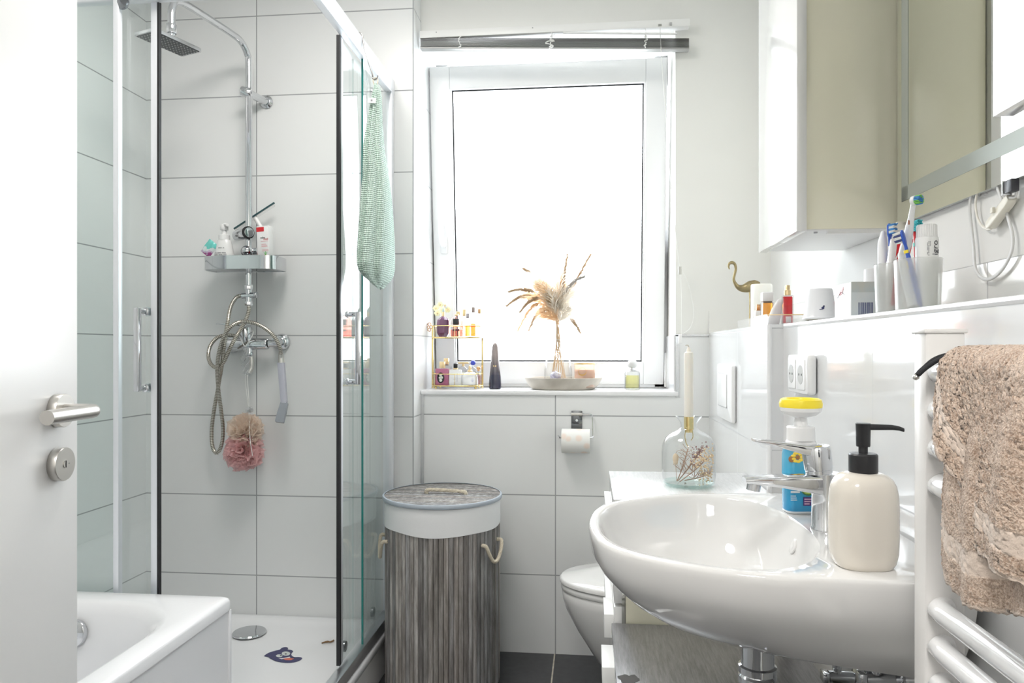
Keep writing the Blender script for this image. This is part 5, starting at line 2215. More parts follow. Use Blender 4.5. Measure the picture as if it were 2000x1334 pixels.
def plume(base, tip, droop, wid, n, hl, seed, fluffy):
    r_ = random.Random(seed)
    m = MB()
    ax = tip - base
    L = ax.length
    side = ax.normalized()
    for i in range(n):
        t = (i + r_.random()) / n
        p = base + ax * t + droop * math.sin(PI * t)
        tl = (ax + droop * PI * math.cos(PI * t)).normalized()
        a = r_.uniform(0, 2 * PI)
        o1 = tl.orthogonal().normalized()
        o2 = tl.cross(o1)
        rad = (o1 * math.cos(a) + o2 * math.sin(a))
        s0r = rad * wid * .35 * math.sin(PI * min(1, .1 + t * .9))
        spread = wid * (math.sin(PI * min(1, .12 + t * .95)) ** .7)
        le = hl * r_.uniform(.6, 1.2) * (1.15 - .5 * t)
        d = (tl * (1.0 if fluffy else 1.2) + rad * (r_.uniform(.5, 1.3) if fluffy else .75)).normalized()
        d2 = (d + Vector((0, 0, -.45 if fluffy else -.1))).normalized()
        s0 = p + (s0r if fluffy else s0r * 0)
        s1 = s0 + d * le * .5 + rad * spread * .2
        s2 = s1 + d2 * le * .5
        w_ = (.0015 if fluffy else .0014) * r_.uniform(.7, 1.3)
        wv = d.cross(rad)
        if wv.length < 1e-6:
            wv = o1
        wv = wv.normalized() * w_
        if fluffy:
            m.add([s0 - wv, s0 + wv, s1 + wv * .8, s1 - wv * .8, s2], [(0, 1, 2, 3), (3, 2, 4)])
        else:
            k2 = rad * w_ * 1.2
            m.add([s0, s1 - wv * 1.5, s1 + k2, s1 + wv * 1.5, s2], [(0, 1, 2), (0, 2, 3), (1, 4, 2), (2, 4, 3)])
    # soft core of the ear
    core = []
    nk = 16
    for i in range(nk + 1):
        t = i / nk
        p = base + ax * t + droop * math.sin(PI * t)
        tl = (ax + droop * PI * math.cos(PI * t)).normalized()
        o1 = tl.orthogonal().normalized()
        o2 = tl.cross(o1)
        rad = (wid * .10 if fluffy else wid * .26) * math.sin(PI * min(1, .08 + t * .92)) ** .6 + .0004
        core.append([p + (o1 * math.cos(2 * PI * k / 14) + o2 * math.sin(2 * PI * k / 14)) * rad * r_.uniform(.72, 1.2) for k in range(14)])
    m.loft(core)
    return m


grasses = [  # base zx,zy / tip zx,zy / dY / material / fluffy / width / droop / words
    ((440, 500), (262, 275), -.03, 'plume_white', 1, .030, .022, 'white fluffy pampas plume leaning towards the rack'),
    ((480, 540), (510, 200), .01, 'plume_white', 1, .028, .010, 'white fluffy pampas plume standing upright in the middle'),
    ((455, 540), (310, 340), -.04, 'plume_beige', 1, .034, .020, 'warm beige pampas plume at the heart of the bunch'),
    ((450, 570), (200, 440), .03, 'plume_beige', 1, .028, .018, 'beige pampas plume spreading low over the vase'),
    ((470, 600), (400, 400), -.05, 'plume_white', 1, .028, .012, 'white pampas plume in front of the beige heart'),
    ((500, 570), (640, 390), -.02, 'plume_white', 1, .026, .010, 'white pampas plume leaning towards the candle jar'),
    ((500, 650), (600, 545), -.04, 'plume_white', 1, .026, .006, 'low white pampas tuft just above the vase neck'),
    ((470, 650), (345, 570), -.03, 'plume_beige', 1, .026, .006, 'low beige pampas tuft just above the vase neck'),
    ((488, 600), (545, 340), .03, 'plume_beige', 1, .028, .010, 'beige pampas plume behind the upright white one'),
    ((480, 520), (525, 190), .02, 'plume_beige', 0, .010, .020, 'beige feather grass curling over at the top'),
    ((500, 560), (570, 80), -.01, 'plume_tan', 0, .004, -.006, 'thin dark grass spike rising straight up'),
    ((505, 540), (772, 76), .01, 'plume_tan', 0, .006, -.006, 'tallest grass spike, reaching up towards the window handle-free side'),
    ((500, 500), (715, 268), -.02, 'plume_grey', 0, .008, .032, 'grey curved grass ear bending over'),
    ((470, 520), (190, 200), .02, 'plume_tan', 0, .007, .022, 'tan grass ear with a hooked tip, highest on the rack side'),
    ((470, 540), (60, 400), -.02, 'plume_tan', 0, .007, .034, 'tan grass ear reaching furthest towards the rack'),
    ((470, 560), (45, 522), .02, 'plume_tan', 0, .005, .050, 'drooping thin grass ear with the longest reach to the rack'),
    ((472, 580), (160, 575), -.03, 'plume_tan', 0, .006, .055, 'hanging brown grass ear between plume and rack'),
    ((476, 600), (140, 740), -.01, 'plume_beige', 0, .006, .075, 'beige grass ear hanging lowest on the rack side'),
    ((478, 620), (236, 732), .02, 'plume_tan', 0, .008, .060, 'tan bristly grass ear hanging beside the vase neck'),
    ((500, 640), (682, 755), -.01, 'plume_tan', 0, .004, .030, 'thin grass ear hanging down on the candle jar side'),
]
for i, (b0, t0_, dY, mt, flu, wd, dr_, words_) in enumerate(grasses):
    base = zg(*b0, VY + dY * .35)
    tip = zg(*t0_, VY + dY)
    words_ = words_.replace('reaching up towards the window handle-free side', 'leaning away from the rack')
    g = thing('dried_grass_stem', words_, 'dried grass', (VX, VY, ZD), group='dried grasses in the glass vase')
    OG = Vector((VX, VY, ZD))
    droop = Vector((0, 0, dr_))
    a0 = 2 * PI * i / len(grasses)
    foot = Vector((VX + .030 * math.cos(a0 * 3.7), VY + .020 * math.sin(a0 * 3.7), ZD + .004 + .03 * rg.random()))
    neck = Vector((VX + .007 * math.cos(a0), VY + .007 * math.sin(a0), ZN))
    stem_top = base + (tip - base) * .25 + droop * math.sin(PI * .25)
    m = MB()
    pts = spline([foot - OG, neck - OG, neck.lerp(base, .6) - OG, base - OG, stem_top - OG], 6)
    if not flu:
        pts = pts + [base + (tip - base) * t + droop * math.sin(PI * t) - OG for t in (.4, .55, .7, .85, .97)]
    m.tube(pts, .0011, 5)
    obj('stem', m, 'straw', g)
    if flu:
        m = plume(base - OG, tip - OG, droop, wd * 1.2, 520, .052, i, True)
    else:
        k_ = .45 if i != 9 else .3
        if i in (10, 11, 12):
            k_ = .12
        L_ = (tip - base).length
        n_ = int(120 + L_ * 1100)
        m = plume(base + (tip - base) * k_ + droop * math.sin(PI * k_) - OG, tip - OG, droop * (1 - k_) * .55, wd, n_, .016 if i not in (9,) else .030, i, False)
    obj('plume', m, mt, g, fix=False, sharp=180)
m = MB()
rg2 = thing('twine_band', 'thin white band tied round the dried grass stems at the vase neck', 'band', (VX, VY, ZD + .186))
m.tube([(.0105 * math.cos(a), .0105 * math.sin(a), .001 * math.sin(2 * a)) for a in [2 * PI * k / 20 for k in range(20)]], .0012, 6, closed=True)
obj('band', m, 'cord_white', rg2)

cj = at_y(1142, 735, YD - .035)
cand = thing('candle_jar', 'peach glass candle jar with gold crescent print on the stoneware dish', 'candle', (cj.x, YD - .035, ZD + .001))
thin_glass('peach_glass', (.98, .92, .86), milk=.55, milkcol=(.92, .74, .64))
m = MB()
m.lathe([(.034, 0), (.0385, .002), (.040, .006), (.040, .092), (.0385, .092), (.0385, .006), (.0, .005)], 40)
obj('jar', m, 'peach_glass', cand)
m = MB()
m.lathe([(.0375, .007), (.0375, .070), (0, .070)], 32)
obj('wax', m, mat('wax_peach', (.88, .72, .60), .5, sss=.2), cand)
m = MB()
for k in range(30):
    a = 2 * PI * k / 30
    m.box(-.0042, .0042, -.0407, -.0398, .0895 + .001 * math.sin(k * 2.1), .094, M=Matrix.Rotation(a, 4, 'Z'))
obj('gold_rim', m, 'gold_light', cand)
m = MB()


def onjar(x, z):
    a = x / .0404
    return (.0404 * math.sin(a), -.0404 * math.cos(a), z)


cres = []
for k in range(25):
    a = PI * 1.02 + PI * .96 * k / 24
    cres.append((a, .0160))
vsn, fsn = [], []
for k in range(25):
    a = PI * 1.0 + PI * 1.0 * k / 24
    th_ = .0050 * math.sin(PI * k / 24) + .0006
    for r_ in (.0165, .0165 - th_):
        vsn.append(onjar(-.010 + r_ * math.cos(a), .062 + r_ * math.sin(a) * .95))
for k in range(24):
    fsn.append((2 * k, 2 * k + 1, 2 * k + 3, 2 * k + 2))
m.add(vsn, fsn)
nn_ = 36
vsn, fsn = [], []
for k in range(nn_):
    a = 2 * PI * k / nn_
    for r_ in (.0165, .0155):
        vsn.append(onjar(-.010 + r_ * math.cos(a), .062 + r_ * math.sin(a) * .95))
for k in range(nn_):
    j = (k + 1) % nn_
    fsn.append((2 * k, 2 * k + 1, 2 * j + 1, 2 * j))
m.add(vsn, fsn)
obj('crescent_print', m, mat('gold_print', (.62, .40, .14), .35, .5), cand, fix=False)

q = at_y(1235, 757, 2.86)
yp = thing('perfume_bottle', 'round yellow perfume bottle with white ball stopper alone on the window sill', 'perfume bottle', (q.x, 2.86, ZS))
m = MB()
m.lathe([(.026, 0), (.0295, .002), (.0295, .062), (.026, .070), (.014, .074), (.011, .076)], 36)
obj('glass_body', m, 'bottle_glass', yp)
m = MB()
m.lathe([(.026, .006), (.0268, .008), (.0268, .056), (0, .056)], 32)
obj('perfume', m, 'liq_yellow', yp)
cyl_part('collar', .009, .009, .074, .086, 'alu', yp)
m = MB()
m.sphere((0, 0, .1), (.0195, .0195, .0175), 24, 14)
obj('stopper', m, mat('stone_white', (.66, .66, .66), .5, bump=(200, .5)), yp)

# ================================================================ VANITY TOP, BASIN AND LEDGE
# ---------------------------------------------------------------- glass bottle with candle
VB = Vector((0.2536, 1.90, 0.8002))
gv = thing('bottle_vase', 'round shouldered clear glass bottle with dried flowers inside on the vanity cabinet', 'vase', VB)
m = MB()
m.lathe([(.0, .004), (.045, .002), (.058, .003), (.0655, .012), (.0675, .030), (.0677, .085), (.0655, .105), (.057, .122), (.042, .133), (.027, .140), (.0205, .147), (.0195, .153), (.0225, .162), (.030, .172), (.0325, .1755), (.0315, .1765)], 48, cap0=False, cap1=False)
obj('glass', m, 'aqua_glass', gv)
thin_glass('aqua_base', (.86, .95, .93), f0=.08)
m = MB()
m.lathe([(.0, .0015), (.057, .0015), (.0645, .008), (.064, .0105), (.05, .008), (0, .007)], 40)
obj('glass_base', m, 'aqua_base', gv)
mat('twig', (.42, .27, .19), .9)
mat('floret', (.82, .64, .42), .9)
mat('floret_dark', (.34, .20, .20), .9)
mat('seed_pod', (.72, .58, .42), .8)
rv = random.Random(5)


def zv(zx, zy, Y):
    return at_y(1280 + zx / 4.04, 640 + zy / 4.04, Y) - VB


def inside(p, r=.058):
    d = math.hypot(p.x, p.y)
    if d > r:
        p = Vector((p.x * r / d, p.y * r / d, p.z))
    p.z = min(max(p.z, .010), .118)
    return p


sprigs = [((180, 1235), (370, 945), .006, 'dark branched dried sprig with purple brown flower head in the glass bottle', 'floret_dark', 60, .013),
          ((190, 1230), (430, 1010), -.012, 'cream floret sprig leaning to the wall side in the glass bottle', 'floret', 130, .021),
          ((170, 1240), (255, 960), -.004, 'feathery brown dried twig standing in the middle of the glass bottle', 'twig', 40, .020),
          ((230, 1230), (445, 1150), .012, 'low cream floret sprig lying at the wall side of the glass bottle', 'floret', 60, .014)]
for i, (b0, t0_, dY, lab, mt, n_, sp_) in enumerate(sprigs):
    g = thing('dried_sprig', lab, 'dried flower', VB, group='dried sprigs in the glass bottle')
    base, tip = inside(zv(*b0, VB.y + dY)), inside(zv(*t0_, VB.y + dY))
    m = MB()
    m.tube(spline([base, base.lerp(tip, .5) + Vector((.002, 0, -.002)), tip], 6), .0013, 6)
    for k in range(22):
        t = rv.uniform(.25, 1)
        p = base.lerp(tip, t)
        q = p + Vector((rv.uniform(-1, 1), rv.uniform(-.6, .6), rv.uniform(.1, 1.3))) * .020 * (1.15 - t * .4)
        q = inside(q, .060)
        m.tube([p, p.lerp(q, .5) + Vector((0, 0, -.001)), q], .0006, 4)
    obj('twig', m, 'twig', g)
    m = MB()
    for k in range(n_):
        t = rv.uniform(.62, 1.05)
        p = base.lerp(tip, t) + Vector((rv.gauss(0, 1) * sp_ * .6, rv.gauss(0, 1) * sp_ * .5, rv.gauss(0, 1) * sp_ * .6))
        p = inside(p, .060)
        r_ = rv.uniform(.0014, .0031) if mt != 'twig' else .0009
        m.sphere(p, (r_, r_, r_ * .8), 6, 4)
    obj('floret', m, mt, g)
g = thing('seed_pod', 'pale papery seed pod hanging on a fine stem in the glass bottle', 'dried flower', VB)
c = inside(zv(160, 1030, VB.y - .004))
m = MB()
m.sphere(c, (.0075, .006, .0125), 14, 10)
m.sphere(c + Vector((0, 0, -.010)), (.006, .005, .007), 12, 8)
obj('pod', m, 'seed_pod', g)
m = MB()
m.tube(spline([c + Vector((0, 0, .012)), c + Vector((.006, 0, .019)), c + Vector((.02, .002, .018)), inside(c + Vector((.036, .004, .002)))], 6), .0006, 5)
m.tube(spline([c + Vector((0, 0, -.015)), Vector((c.x + .002, c.y, .012))], 4), .0006, 5)
obj('stem', m, 'twig', g)

cd = thing('taper_candle', 'tall cream taper candle stuck in the neck of the glass bottle', 'candle', VB + Vector((0, 0, .145)))
mat('candle_wax', (.86, .83, .76), .45, sss=.25)
m = MB()
m.lathe([(.0090, 0), (.0112, .012), (.0114, .03), (.0117, .188), (.0105, .193), (.0062, .196), (.0045, .203), (.003, .207), (0, .2075)], 28)
obj('wax', m, 'candle_wax', cd)
m = MB()
m.tube(spline([(0, 0, .205), (-.001, 0, .211), (-.005, 0, .2125), (-.008, 0, .211)], 5), .0011, 6)
obj('wick', m, mat('wick', (.55, .50, .42), .9), cd)
m = MB()
m.lathe([(.0122, .030), (.0122, -.002), (.0095, -.004), (.0095, -.010)], 24, cap0=False)
m.box(-.0128, -.0075, -.0140, -.0118, .004, .030)
m.box(.001, .009, -.0142, -.0118, .000, .026)
obj('clamp_ring', m, 'gold', cd)
m = MB()
m.tube(spline([(-.008, -.004, 0), (-.010, -.004, -.02), (-.007, -.002, -.036), (-.001, 0, -.048)], 5), .0012, 6)
m.tube(spline([(.008, -.004, 0), (.010, -.004, -.02), (.006, -.002, -.030)], 5), .0012, 6)
obj('holder_wire', m, 'gold', cd)

# ---------------------------------------------------------------- foaming soap bottle
SB = Vector((0.372, 1.335, RIMZ - .001))
fs = thing('foam_soap_bottle', 'blue foam soap bottle with round yellow and white pump head behind the tap', 'soap bottle', SB, rz=.12)
m = MB()
for z0 in (0,):
    rings = []
    for z, w_, d_ in ((0, .052, .034), (.003, .058, .040), (.05, .060, .042), (.10, .060, .042), (.116, .056, .040), (.124, .048, .038), (.130, .042, .038)):
        rings.append([(x, y, z) for x, y in rrect(w_, d_, min(.014, d_ * .35), 5)])
    m.loft(rings)
mm, nt, b, out = new_mat('soap_label_blue')
tc = nt.nodes.new('ShaderNodeTexCoord')
sp = nt.nodes.new('ShaderNodeSeparateXYZ')
nt.links.new(tc.outputs['Object'], sp.inputs[0])
rp = nt.nodes.new('ShaderNodeValToRGB')
e = rp.color_ramp.elements
e[0].position, e[0].color = 0, (.82, .85, .87, 1)
e[1].position, e[1].color = .05, (.03, .30, .58, 1)
for p_, c_ in ((.035, (.82, .85, .87, 1)), (.5, (.05, .40, .66, 1)), (.80, (.10, .42, .62, 1)), (.945, (.04, .26, .46, 1)), (.955, (.85, .85, .85, 1))):
    x_ = e.new(p_)
    x_.color = c_
nt.links.new(mth(nt, 'DIVIDE', sp.outputs['Z'], .125), rp.inputs['Fac'])
nt.links.new(rp.outputs[0], b.inputs['Base Color'])
b.inputs['Roughness'].default_value = .18
body = obj('bottle_body', m, 'soap_label_blue', fs)
m = MB()
m.lathe([(.0240, .128), (.0240, .150), (.0225, .152), (.0125, .153), (.0112, .160), (.0105, .168), (.0125, .172)], 32)
obj('pump_neck', m, 'plastic_white', fs)
m = MB()
m.lathe([(.012, .168), (.026, .172), (.034, .179), (.0355, .186), (.033, .188), (.0, .188)], 40)
obj('pump_head', m, 'plastic_white', fs)
m = MB()
m.lathe([(.0355, .1855), (.0362, .192), (.0345, .199), (.030, .2015), (.026, .200), (.024, .194), (.0, .193)], 40)
obj('head_ring', m, mat('sun_yellow', (.98, .78, .04), .3), fs)
FM = face_M((0, -.0212, 0), (1, 0, 0), (0, 0, 1))
m = MB()
for k in range(9):
    a = 2 * PI * k / 9
    m.sphere((-.014 + .0075 * math.cos(a), -.0208, .100 + .0075 * math.sin(a)), (.0045, .0010, .0026), 8, 5, M=None)
fl2 = obj('flower_print', m, mat('print_sun', (.95, .70, .08), .4), body)
m = MB()
m.sphere((-.014, -.0213, .100), (.004, .0010, .004), 10, 6)
m.sphere((-.024, -.0204, .097), (.006, .0010, .006), 10, 6)
obj('flower_heart', m, mat('print_brown', (.40, .18, .06), .5), fl2)
m = MB()
m.lathe([(.0, 0), (.0125, 0), (.0125, .0007), (.0105, .0009), (.0, .0009)], 28, Matrix.Translation((.004, -.0208, .046)) @ Matrix.Rotation(PI / 2, 4, 'X'))
ringp = obj('badge_print', m, mat('print_lime', (.55, .75, .15), .4), body)
m = MB()
m.lathe([(.0092, 0), (.0125, 0), (.0125, .0004), (.0108, .0004)], 28, Matrix.Translation((.004, -.0217, .046)) @ Matrix.Rotation(PI / 2, 4, 'X'), cap0=False, cap1=False)
obj('badge_rim', m, mat('print_forest', (.05, .22, .08), .4), ringp)
m = MB()
for x, z, rx_, rz_ in ((.003, .043, .005, .004), (.006, .047, .004, .005), (.0, .047, .003, .004)):
    m.sphere((x, -.0219, z), (rx_, .0005, rz_), 10, 6)
obj('badge_foam', m, 'plastic_white', ringp)
m = MB()
m.box(-.004, .012, -.0218, -.0208, .016, .031)
pb = obj('badge_plate', m, mat('print_purple', (.10, .04, .20), .4), body)
m = MB()
for k, z in enumerate((.0275, .0235, .0195)):
    m.box(-.0025, .0105 - .002 * k, -.0222, -.0217, z - .0010, z + .0010)
obj('plate_print', m, mat('print_pinkish', (.70, .45, .60), .5), pb)
m = MB()
for x0, x1, z in ((-.026, -.014, .046), (-.026, -.010, .040), (-.026, -.017, .033), (-.026, -.016, .0295), (-.026, -.015, .026)):
    m.box(x0, x1, -.0215, -.0207, z - (.0018 if z > .038 else .0006), z + (.0018 if z > .038 else .0006))
m.box(-.026, -.016, -.0215, -.0207, .0665, .0705)
obj('label_print', m, mat('print_white', (.80, .88, .92), .5), body)

# ---------------------------------------------------------------- ceramic soap dispenser
SD = Vector((0.362, 1.012, RIMZ - .0008))
sd = thing('soap_dispenser', 'cream ceramic soap dispenser with black pump on the near side of the basin', 'soap dispenser', SD)
mat('cream_ceramic', (.68, .635, .565), .16, coat=.5, bump=(14, .04))
m = MB()
rings = []
for z, w_ in ((0, .070), (.002, .075), (.008, .082), (.020, .0875), (.045, .0895), (.080, .0890), (.097, .0870), (.108, .0825), (.116, .0740), (.1215, .0610), (.1240, .048), (.125, .036)):
    w_ *= .94
    r_ = w_ * (.36 if w_ > .05 else .49)
    rings.append([(x, y, z) for x, y in rrect(w_, w_ * .86, min(r_, w_ * .42), 7)])
m.loft(rings)
obj('ceramic_body', m, 'cream_ceramic', sd, rot=(0, 0, .1), sharp=60)
mat('pump_black', (.016, .016, .018), .38)
m = MB()
m.lathe([(.0175, .1225), (.018, .124), (.018, .1475), (.0165, .1495), (.0065, .150)], 36)
obj('pump_collar', m, 'pump_black', sd)
m = MB()
m.cyl((0, 0, .149), (0, 0, .163), .0058, seg=20)
m.lathe([(.0085, .1585), (.0088, .160), (.0093, .187), (.0098, .1885), (.0085, .1895), (0, .1895)], 28)
rings = []
dirx = Vector((.95, -.1, 0)).normalized()
for s, w_, zc_, h_ in ((.004, .010, .1845, .008), (.02, .009, .1845, .0075), (.035, .008, .1845, .0068), (.043, .0075, .1835, .006), (.049, .007, .1815, .0052)):
    rings.append([dirx * s + Vector((0, y, z)) for y, z in rrect(w_, h_, .0022, 3, 0, zc_)])
m.loft(rings)
obj('pump_head', m, 'pump_black', sd)

# ---------------------------------------------------------------- sockets and flush plate
sk = thing('double_socket', 'white double power socket on the glossy tiles', 'power socket', (xl(1.676) - .0005, 1.676, 1.092))
m = MB()
SMx = face_M((0, 0, 0), (0, -1, 0), (0, 0, 1))
m.prism(rrect(.156, .086, .008, 5), 0, .020, SMx, bev=.006)
body = obj('socket_plate', m, 'plastic_white', sk)
for dy in (-.036, .036):
    m = MB()
    m.prism(rrect(.058, .066, .003, 3, -dy, 0), .0195, .0222, SMx, bev=.001)
    ins = obj('socket_insert', m, 'plastic_white', sk)
    m = MB()
    m.lathe([(.0215, .0003), (.0205, .0012), (.0, .0012)], 36, SMx @ Matrix.Translation((-dy, 0, .0216)))
    obj('socket_well', m, mat('well_grey', (.42, .42, .40), .5), ins)
    m = MB()
    for px_ in (-.0095, .0095):
        m.lathe([(.0026, 0), (.0026, .0006), (0, .0006)], 14, SMx @ Matrix.Translation((-dy + px_, 0, .0227)))
    obj('pin_hole', m, 'black', ins)
fp_ = thing('flush_plate', 'white toilet flush plate on the tiled cistern boxing', 'flush plate', (0.4395, 2.372, 1.012))
m = MB()
m.prism(rrect(.250, .176, .006, 4), 0, .014, SMx, bev=.005)
pl_ = obj('plate', m, 'plastic_white', fp_)
m = MB()
m.prism(rrect(.150, .104, .004, 3, -.022, .005), .0135, .0165, SMx, bev=.001)
obj('flush_button', m, 'plastic_white', pl_)
m = MB()
for s, w_, h_ in ((1, .154, .108),):
    o1, o2 = rrect(.154, .108, .004, 3, -.022, .005), rrect(.151, .105, .004, 3, -.022, .005)
    m.loft([[(x, y, .0143) for x, y in o1], [(x, y, .0143) for x, y in o2]], False, False, M=SMx)
obj('button_gap', m, mat('gap_grey', (.35, .36, .38), .7), pl_, fix=False)

# ---------------------------------------------------------------- things on the ledge
ZL = 1.2087


def on_ledge(name, label, cat, px, X, rz=0.0, z=ZL, group=None):
    p = at_x(px, 600, X)
    return thing(name, label, cat, (X, p.y, z), rz, group)


# brass flamingo
FY = 2.60
fo = at_y(1466, 560, FY)
fl = thing('flamingo_figure', 'brass flamingo figurine with curved neck on the far end of the ledge', 'figurine', (fo.x, FY, ZL))


def zf(px, py):
    q = at_y(px, py, FY)
    return Vector((q.x - fo.x, 0, q.z - ZL))


m = MB()
nk = [zf(1424.5, 526), zf(1423, 520), zf(1425, 514.5), zf(1430, 513), zf(1435, 516), zf(1437, 525), zf(1435, 535), zf(1433, 545), zf(1435.5, 553), zf(1441, 560), zf(1449, 563), zf(1458, 562), zf(1467, 558), zf(1476, 554), zf(1484, 553)]
rr_ = [.0018, .0035, .0050, .0058, .0050, .0046, .0044, .0046, .0056, .0082, .0125, .017, .0185, .013, .004]
P = spline(nk, 5)
R_ = []
for i in range(len(P)):
    t = i / 5
    a = min(int(t), len(rr_) - 2)
    R_.append(rr_[a] + (rr_[a + 1] - rr_[a]) * min(1, t - a))
m.tube(P, R_, 14)
obj('body', m, 'brass', fl)
m = MB()
for s in (-.004, .005):
    m.tube(spline([zf(1463, 562) + Vector((0, s, 0)), zf(1465, 585) + Vector((0, s, 0)), Vector((zf(1464, 600).x, s, .004))], 5), .0022, 8)
m.lathe([(.026, 0), (.028, .002), (.026, .005), (0, .006)], 24, Matrix.Translation((zf(1464, 600).x, 0, 0)), sy=.7)
obj('legs_and_base', m, 'brass', fl)

pc_ = at_x(1483, 600, .497)
can = thing('pillar_candle', 'white pillar candle on the ledge in front of the brass flamingo', 'candle', (.515, 2.255, ZL + .0030))
m = MB()
m.lathe([(.029, 0), (.031, .002), (.031, .126), (.029, .130), (.024, .129), (.0, .125)], 40)
obj('wax', m, mat('wax_ivory', (.86, .86, .83), .4, sss=.15), can)
trY0, trY1 = 1.93, 2.30
tyc, txc = (trY0 + trY1) / 2, .520
tr2 = thing('acrylic_tray', 'clear acrylic tray with gilded end on the ledge above the flush plate', 'tray', (txc, tyc, ZL))
m = MB()
hw_, hl_ = .066, (trY1 - trY0) / 2
m.box(-hw_, hw_, -hl_, hl_, 0, .0026)
for q in ((-hw_, -hw_ + .003, -hl_, hl_), (hw_ - .003, hw_, -hl_, hl_), (-hw_ + .003, hw_ - .003, -hl_, -hl_ + .003), (-hw_ + .003, hw_ - .003, hl_ - .003, hl_)):
    m.box(q[0], q[1], q[2], q[3], .0026, .026)
obj('tray_shell', m, 'clear_plastic', tr2)
m = MB()
m.box(-hw_ - .0004, hw_ + .0004, -hl_ - .0004, -hl_ + .0034, .0255, .028)
m.box(-hw_ - .0004, -hw_ + .0034, -hl_ + .0034, -.04, .0255, .028)
obj('gilded_edge', m, 'gold_light', tr2)
zt_ = ZL + .0031


def on_tray(name, label, cat, px, Y):
    p = at_y(px, 600, Y)
    return thing(name, label, cat, (p.x, Y, zt_))


t1 = on_tray('perfume_bottle', 'amber perfume bottle with square white cap in the acrylic tray', 'perfume bottle', 1498, 2.035)
box_bottle(.030, .026, .062, .003, 'clear_glass', None, 0, t1)
m = MB()
m.prism(rrect(.025, .021, .002, 3), .003, .060)
obj('perfume', m, 'liq_amber', t1)
box_part('collar', .024, .020, .0605, .0645, 'cap_brown', t1)
box_part('cap', .0295, .026, .0645, .089, 'plastic_white', t1, .003)
t2_ = on_tray('perfume_bottle', 'small pale perfume bottle with copper collar beside the pillar candle', 'perfume bottle', 1482, 2.13)
box_bottle(.024, .022, .044, .002, 'milk_glass', None, 0, t2_)
box_part('cap', .016, .014, .045, .062, 'copper', t2_)
t3 = on_tray('perfume_bottle', 'red perfume bottle with gold spray cap in the acrylic tray', 'perfume bottle', 1538, 1.962)
box_bottle(.0265, .020, .075, .002, 'clear_glass', None, 0, t3)
m = MB()
m.prism(rrect(.022, .0155, .002, 3), .003, .072)
obj('perfume', m, 'liq_red', t3)
m = MB()
m.lathe([(.0085, .0755), (.0085, .088), (.0070, .089), (.0062, .0905), (.0062, .1005), (.0055, .1015), (0, .1015)], 24)
obj('spray_cap', m, 'gold_light', t3)
box_part('label', .014, .0006, .004, .020, 'plastic_white', t3, .0001, dy=-.0104)
t4 = thing('white_applicator', 'white curved plastic applicator leaning in front of the red perfume bottle', 'bottle', (xl(1.90) + .020, at_x(1515, 600, xl(1.90) + .020).y, ZL))
m = MB()
rings = []
for z, dx, w_, d_ in ((0, -.010, .030, .016), (.004, -.009, .034, .019), (.02, -.004, .033, .020), (.045, .003, .028, .018), (.062, .008, .020, .015), (.070, .010, .012, .010), (.0725, .0105, .004, .004)):
    rings.append([(x + dx, y, z) for x, y in rrect(w_, d_, d_ * .4, 4)])
m.loft(rings)
obj('shell', m, 'plastic_white', t4)

cu_ = on_ledge('white_cup', 'white tapered cup upside down with small dark blue mark on the ledge', 'cup', 1601, .520)
m = MB()
m.lathe([(.0375, .006), (.0375, .009), (.0345, .013), (.0275, .070), (.0255, .0745), (.0, .0755)], 44, cap0=False)
obj('cup_shell', m, mat('cup_white', (.82, .83, .86), .2), cu_)
m = MB()
for k in range(3):
    a = 2 * PI * k / 3 + .5
    m.sphere((.026 * math.cos(a), .026 * math.sin(a), .004), (.004, .004, .004), 10, 6)
m.lathe([(.033, .0045), (.033, .007), (0, .007)], 40)
obj('rim_foot', m, 'plastic_cream', cu_)
m = MB()
for x, z, rx_, rz_ in ((-.003, .030, .0032, .0030), (-.001, .034, .0020, .0020), (-.007, .027, .004, .0009)):
    a = math.atan2(-1, .0) + x / .032
    q = Vector((.0328 * math.cos(a), .0328 * math.sin(a), z))
    m.sphere((0, 0, 0), (rx_, .0008, rz_), 10, 6, M=Matrix.Translation(q) @ Matrix.Rotation(-.25, 4, 'Z'))
obj('logo_mark', m, 'navy', cu_)

bxY = at_x(1662, 600, .512).y
bx = thing('tissue_box', 'white and pale blue carton with barcode on the ledge beside the white cup', 'carton', (.512, bxY, ZL), rz=.04)
m = MB()
m.box(0, .056, 0, .085, 0, .070, bev=.0006)
ob_ = obj('carton', m, mat('carton_white2', (.84, .84, .84), .4), bx)
m = MB()
m.box(.0006, .0555, -.0006, .0002, .0, .0705)
fr_ = obj('blue_side', m, mat('carton_blue', (.58, .66, .70), .4, vary=(22, (.70, .73, .72), .2)), ob_)
m = MB()
m.box(.0006, .0555, -.0008, -.0005, .050, .0705)
obj('pattern_band', m, mat('carton_band', (.50, .58, .60), .4, vary=(30, (.62, .60, .52), .2)), fr_)
m = MB()
xb = .014
rbar = random.Random(4)
while xb < .040:
    w_ = rbar.choice((.0007, .0012, .0018))
    m.box(xb, xb + w_, -.0012, -.0006, .002, .030)
    xb += w_ + rbar.choice((.0008, .0012, .0017))
obj('barcode', m, mat('barcode_ink', (.10, .12, .25), .6), fr_)
m = MB()
m.add([(-.0008, .062, .048), (-.0008, .040, .066), (-.0008, .036, .061), (-.0008, .044, .050)], [(0, 1, 2, 3)])
obj('red_print', m, 'red', ob_)
m = MB()
m.tube([(-.0012, .066, .043), (-.0012, .050, .054), (-.0012, .040, .053), (-.0012, .03, .047)], .0006, 4)
obj('torn_edge', m, 'ink_grey', ob_)
pk = thing('pink_tube', 'thin pink tube standing between the white cup and the carton', 'tube', (.555, at_x(1634, 600, .555).y, ZL))
m = MB()
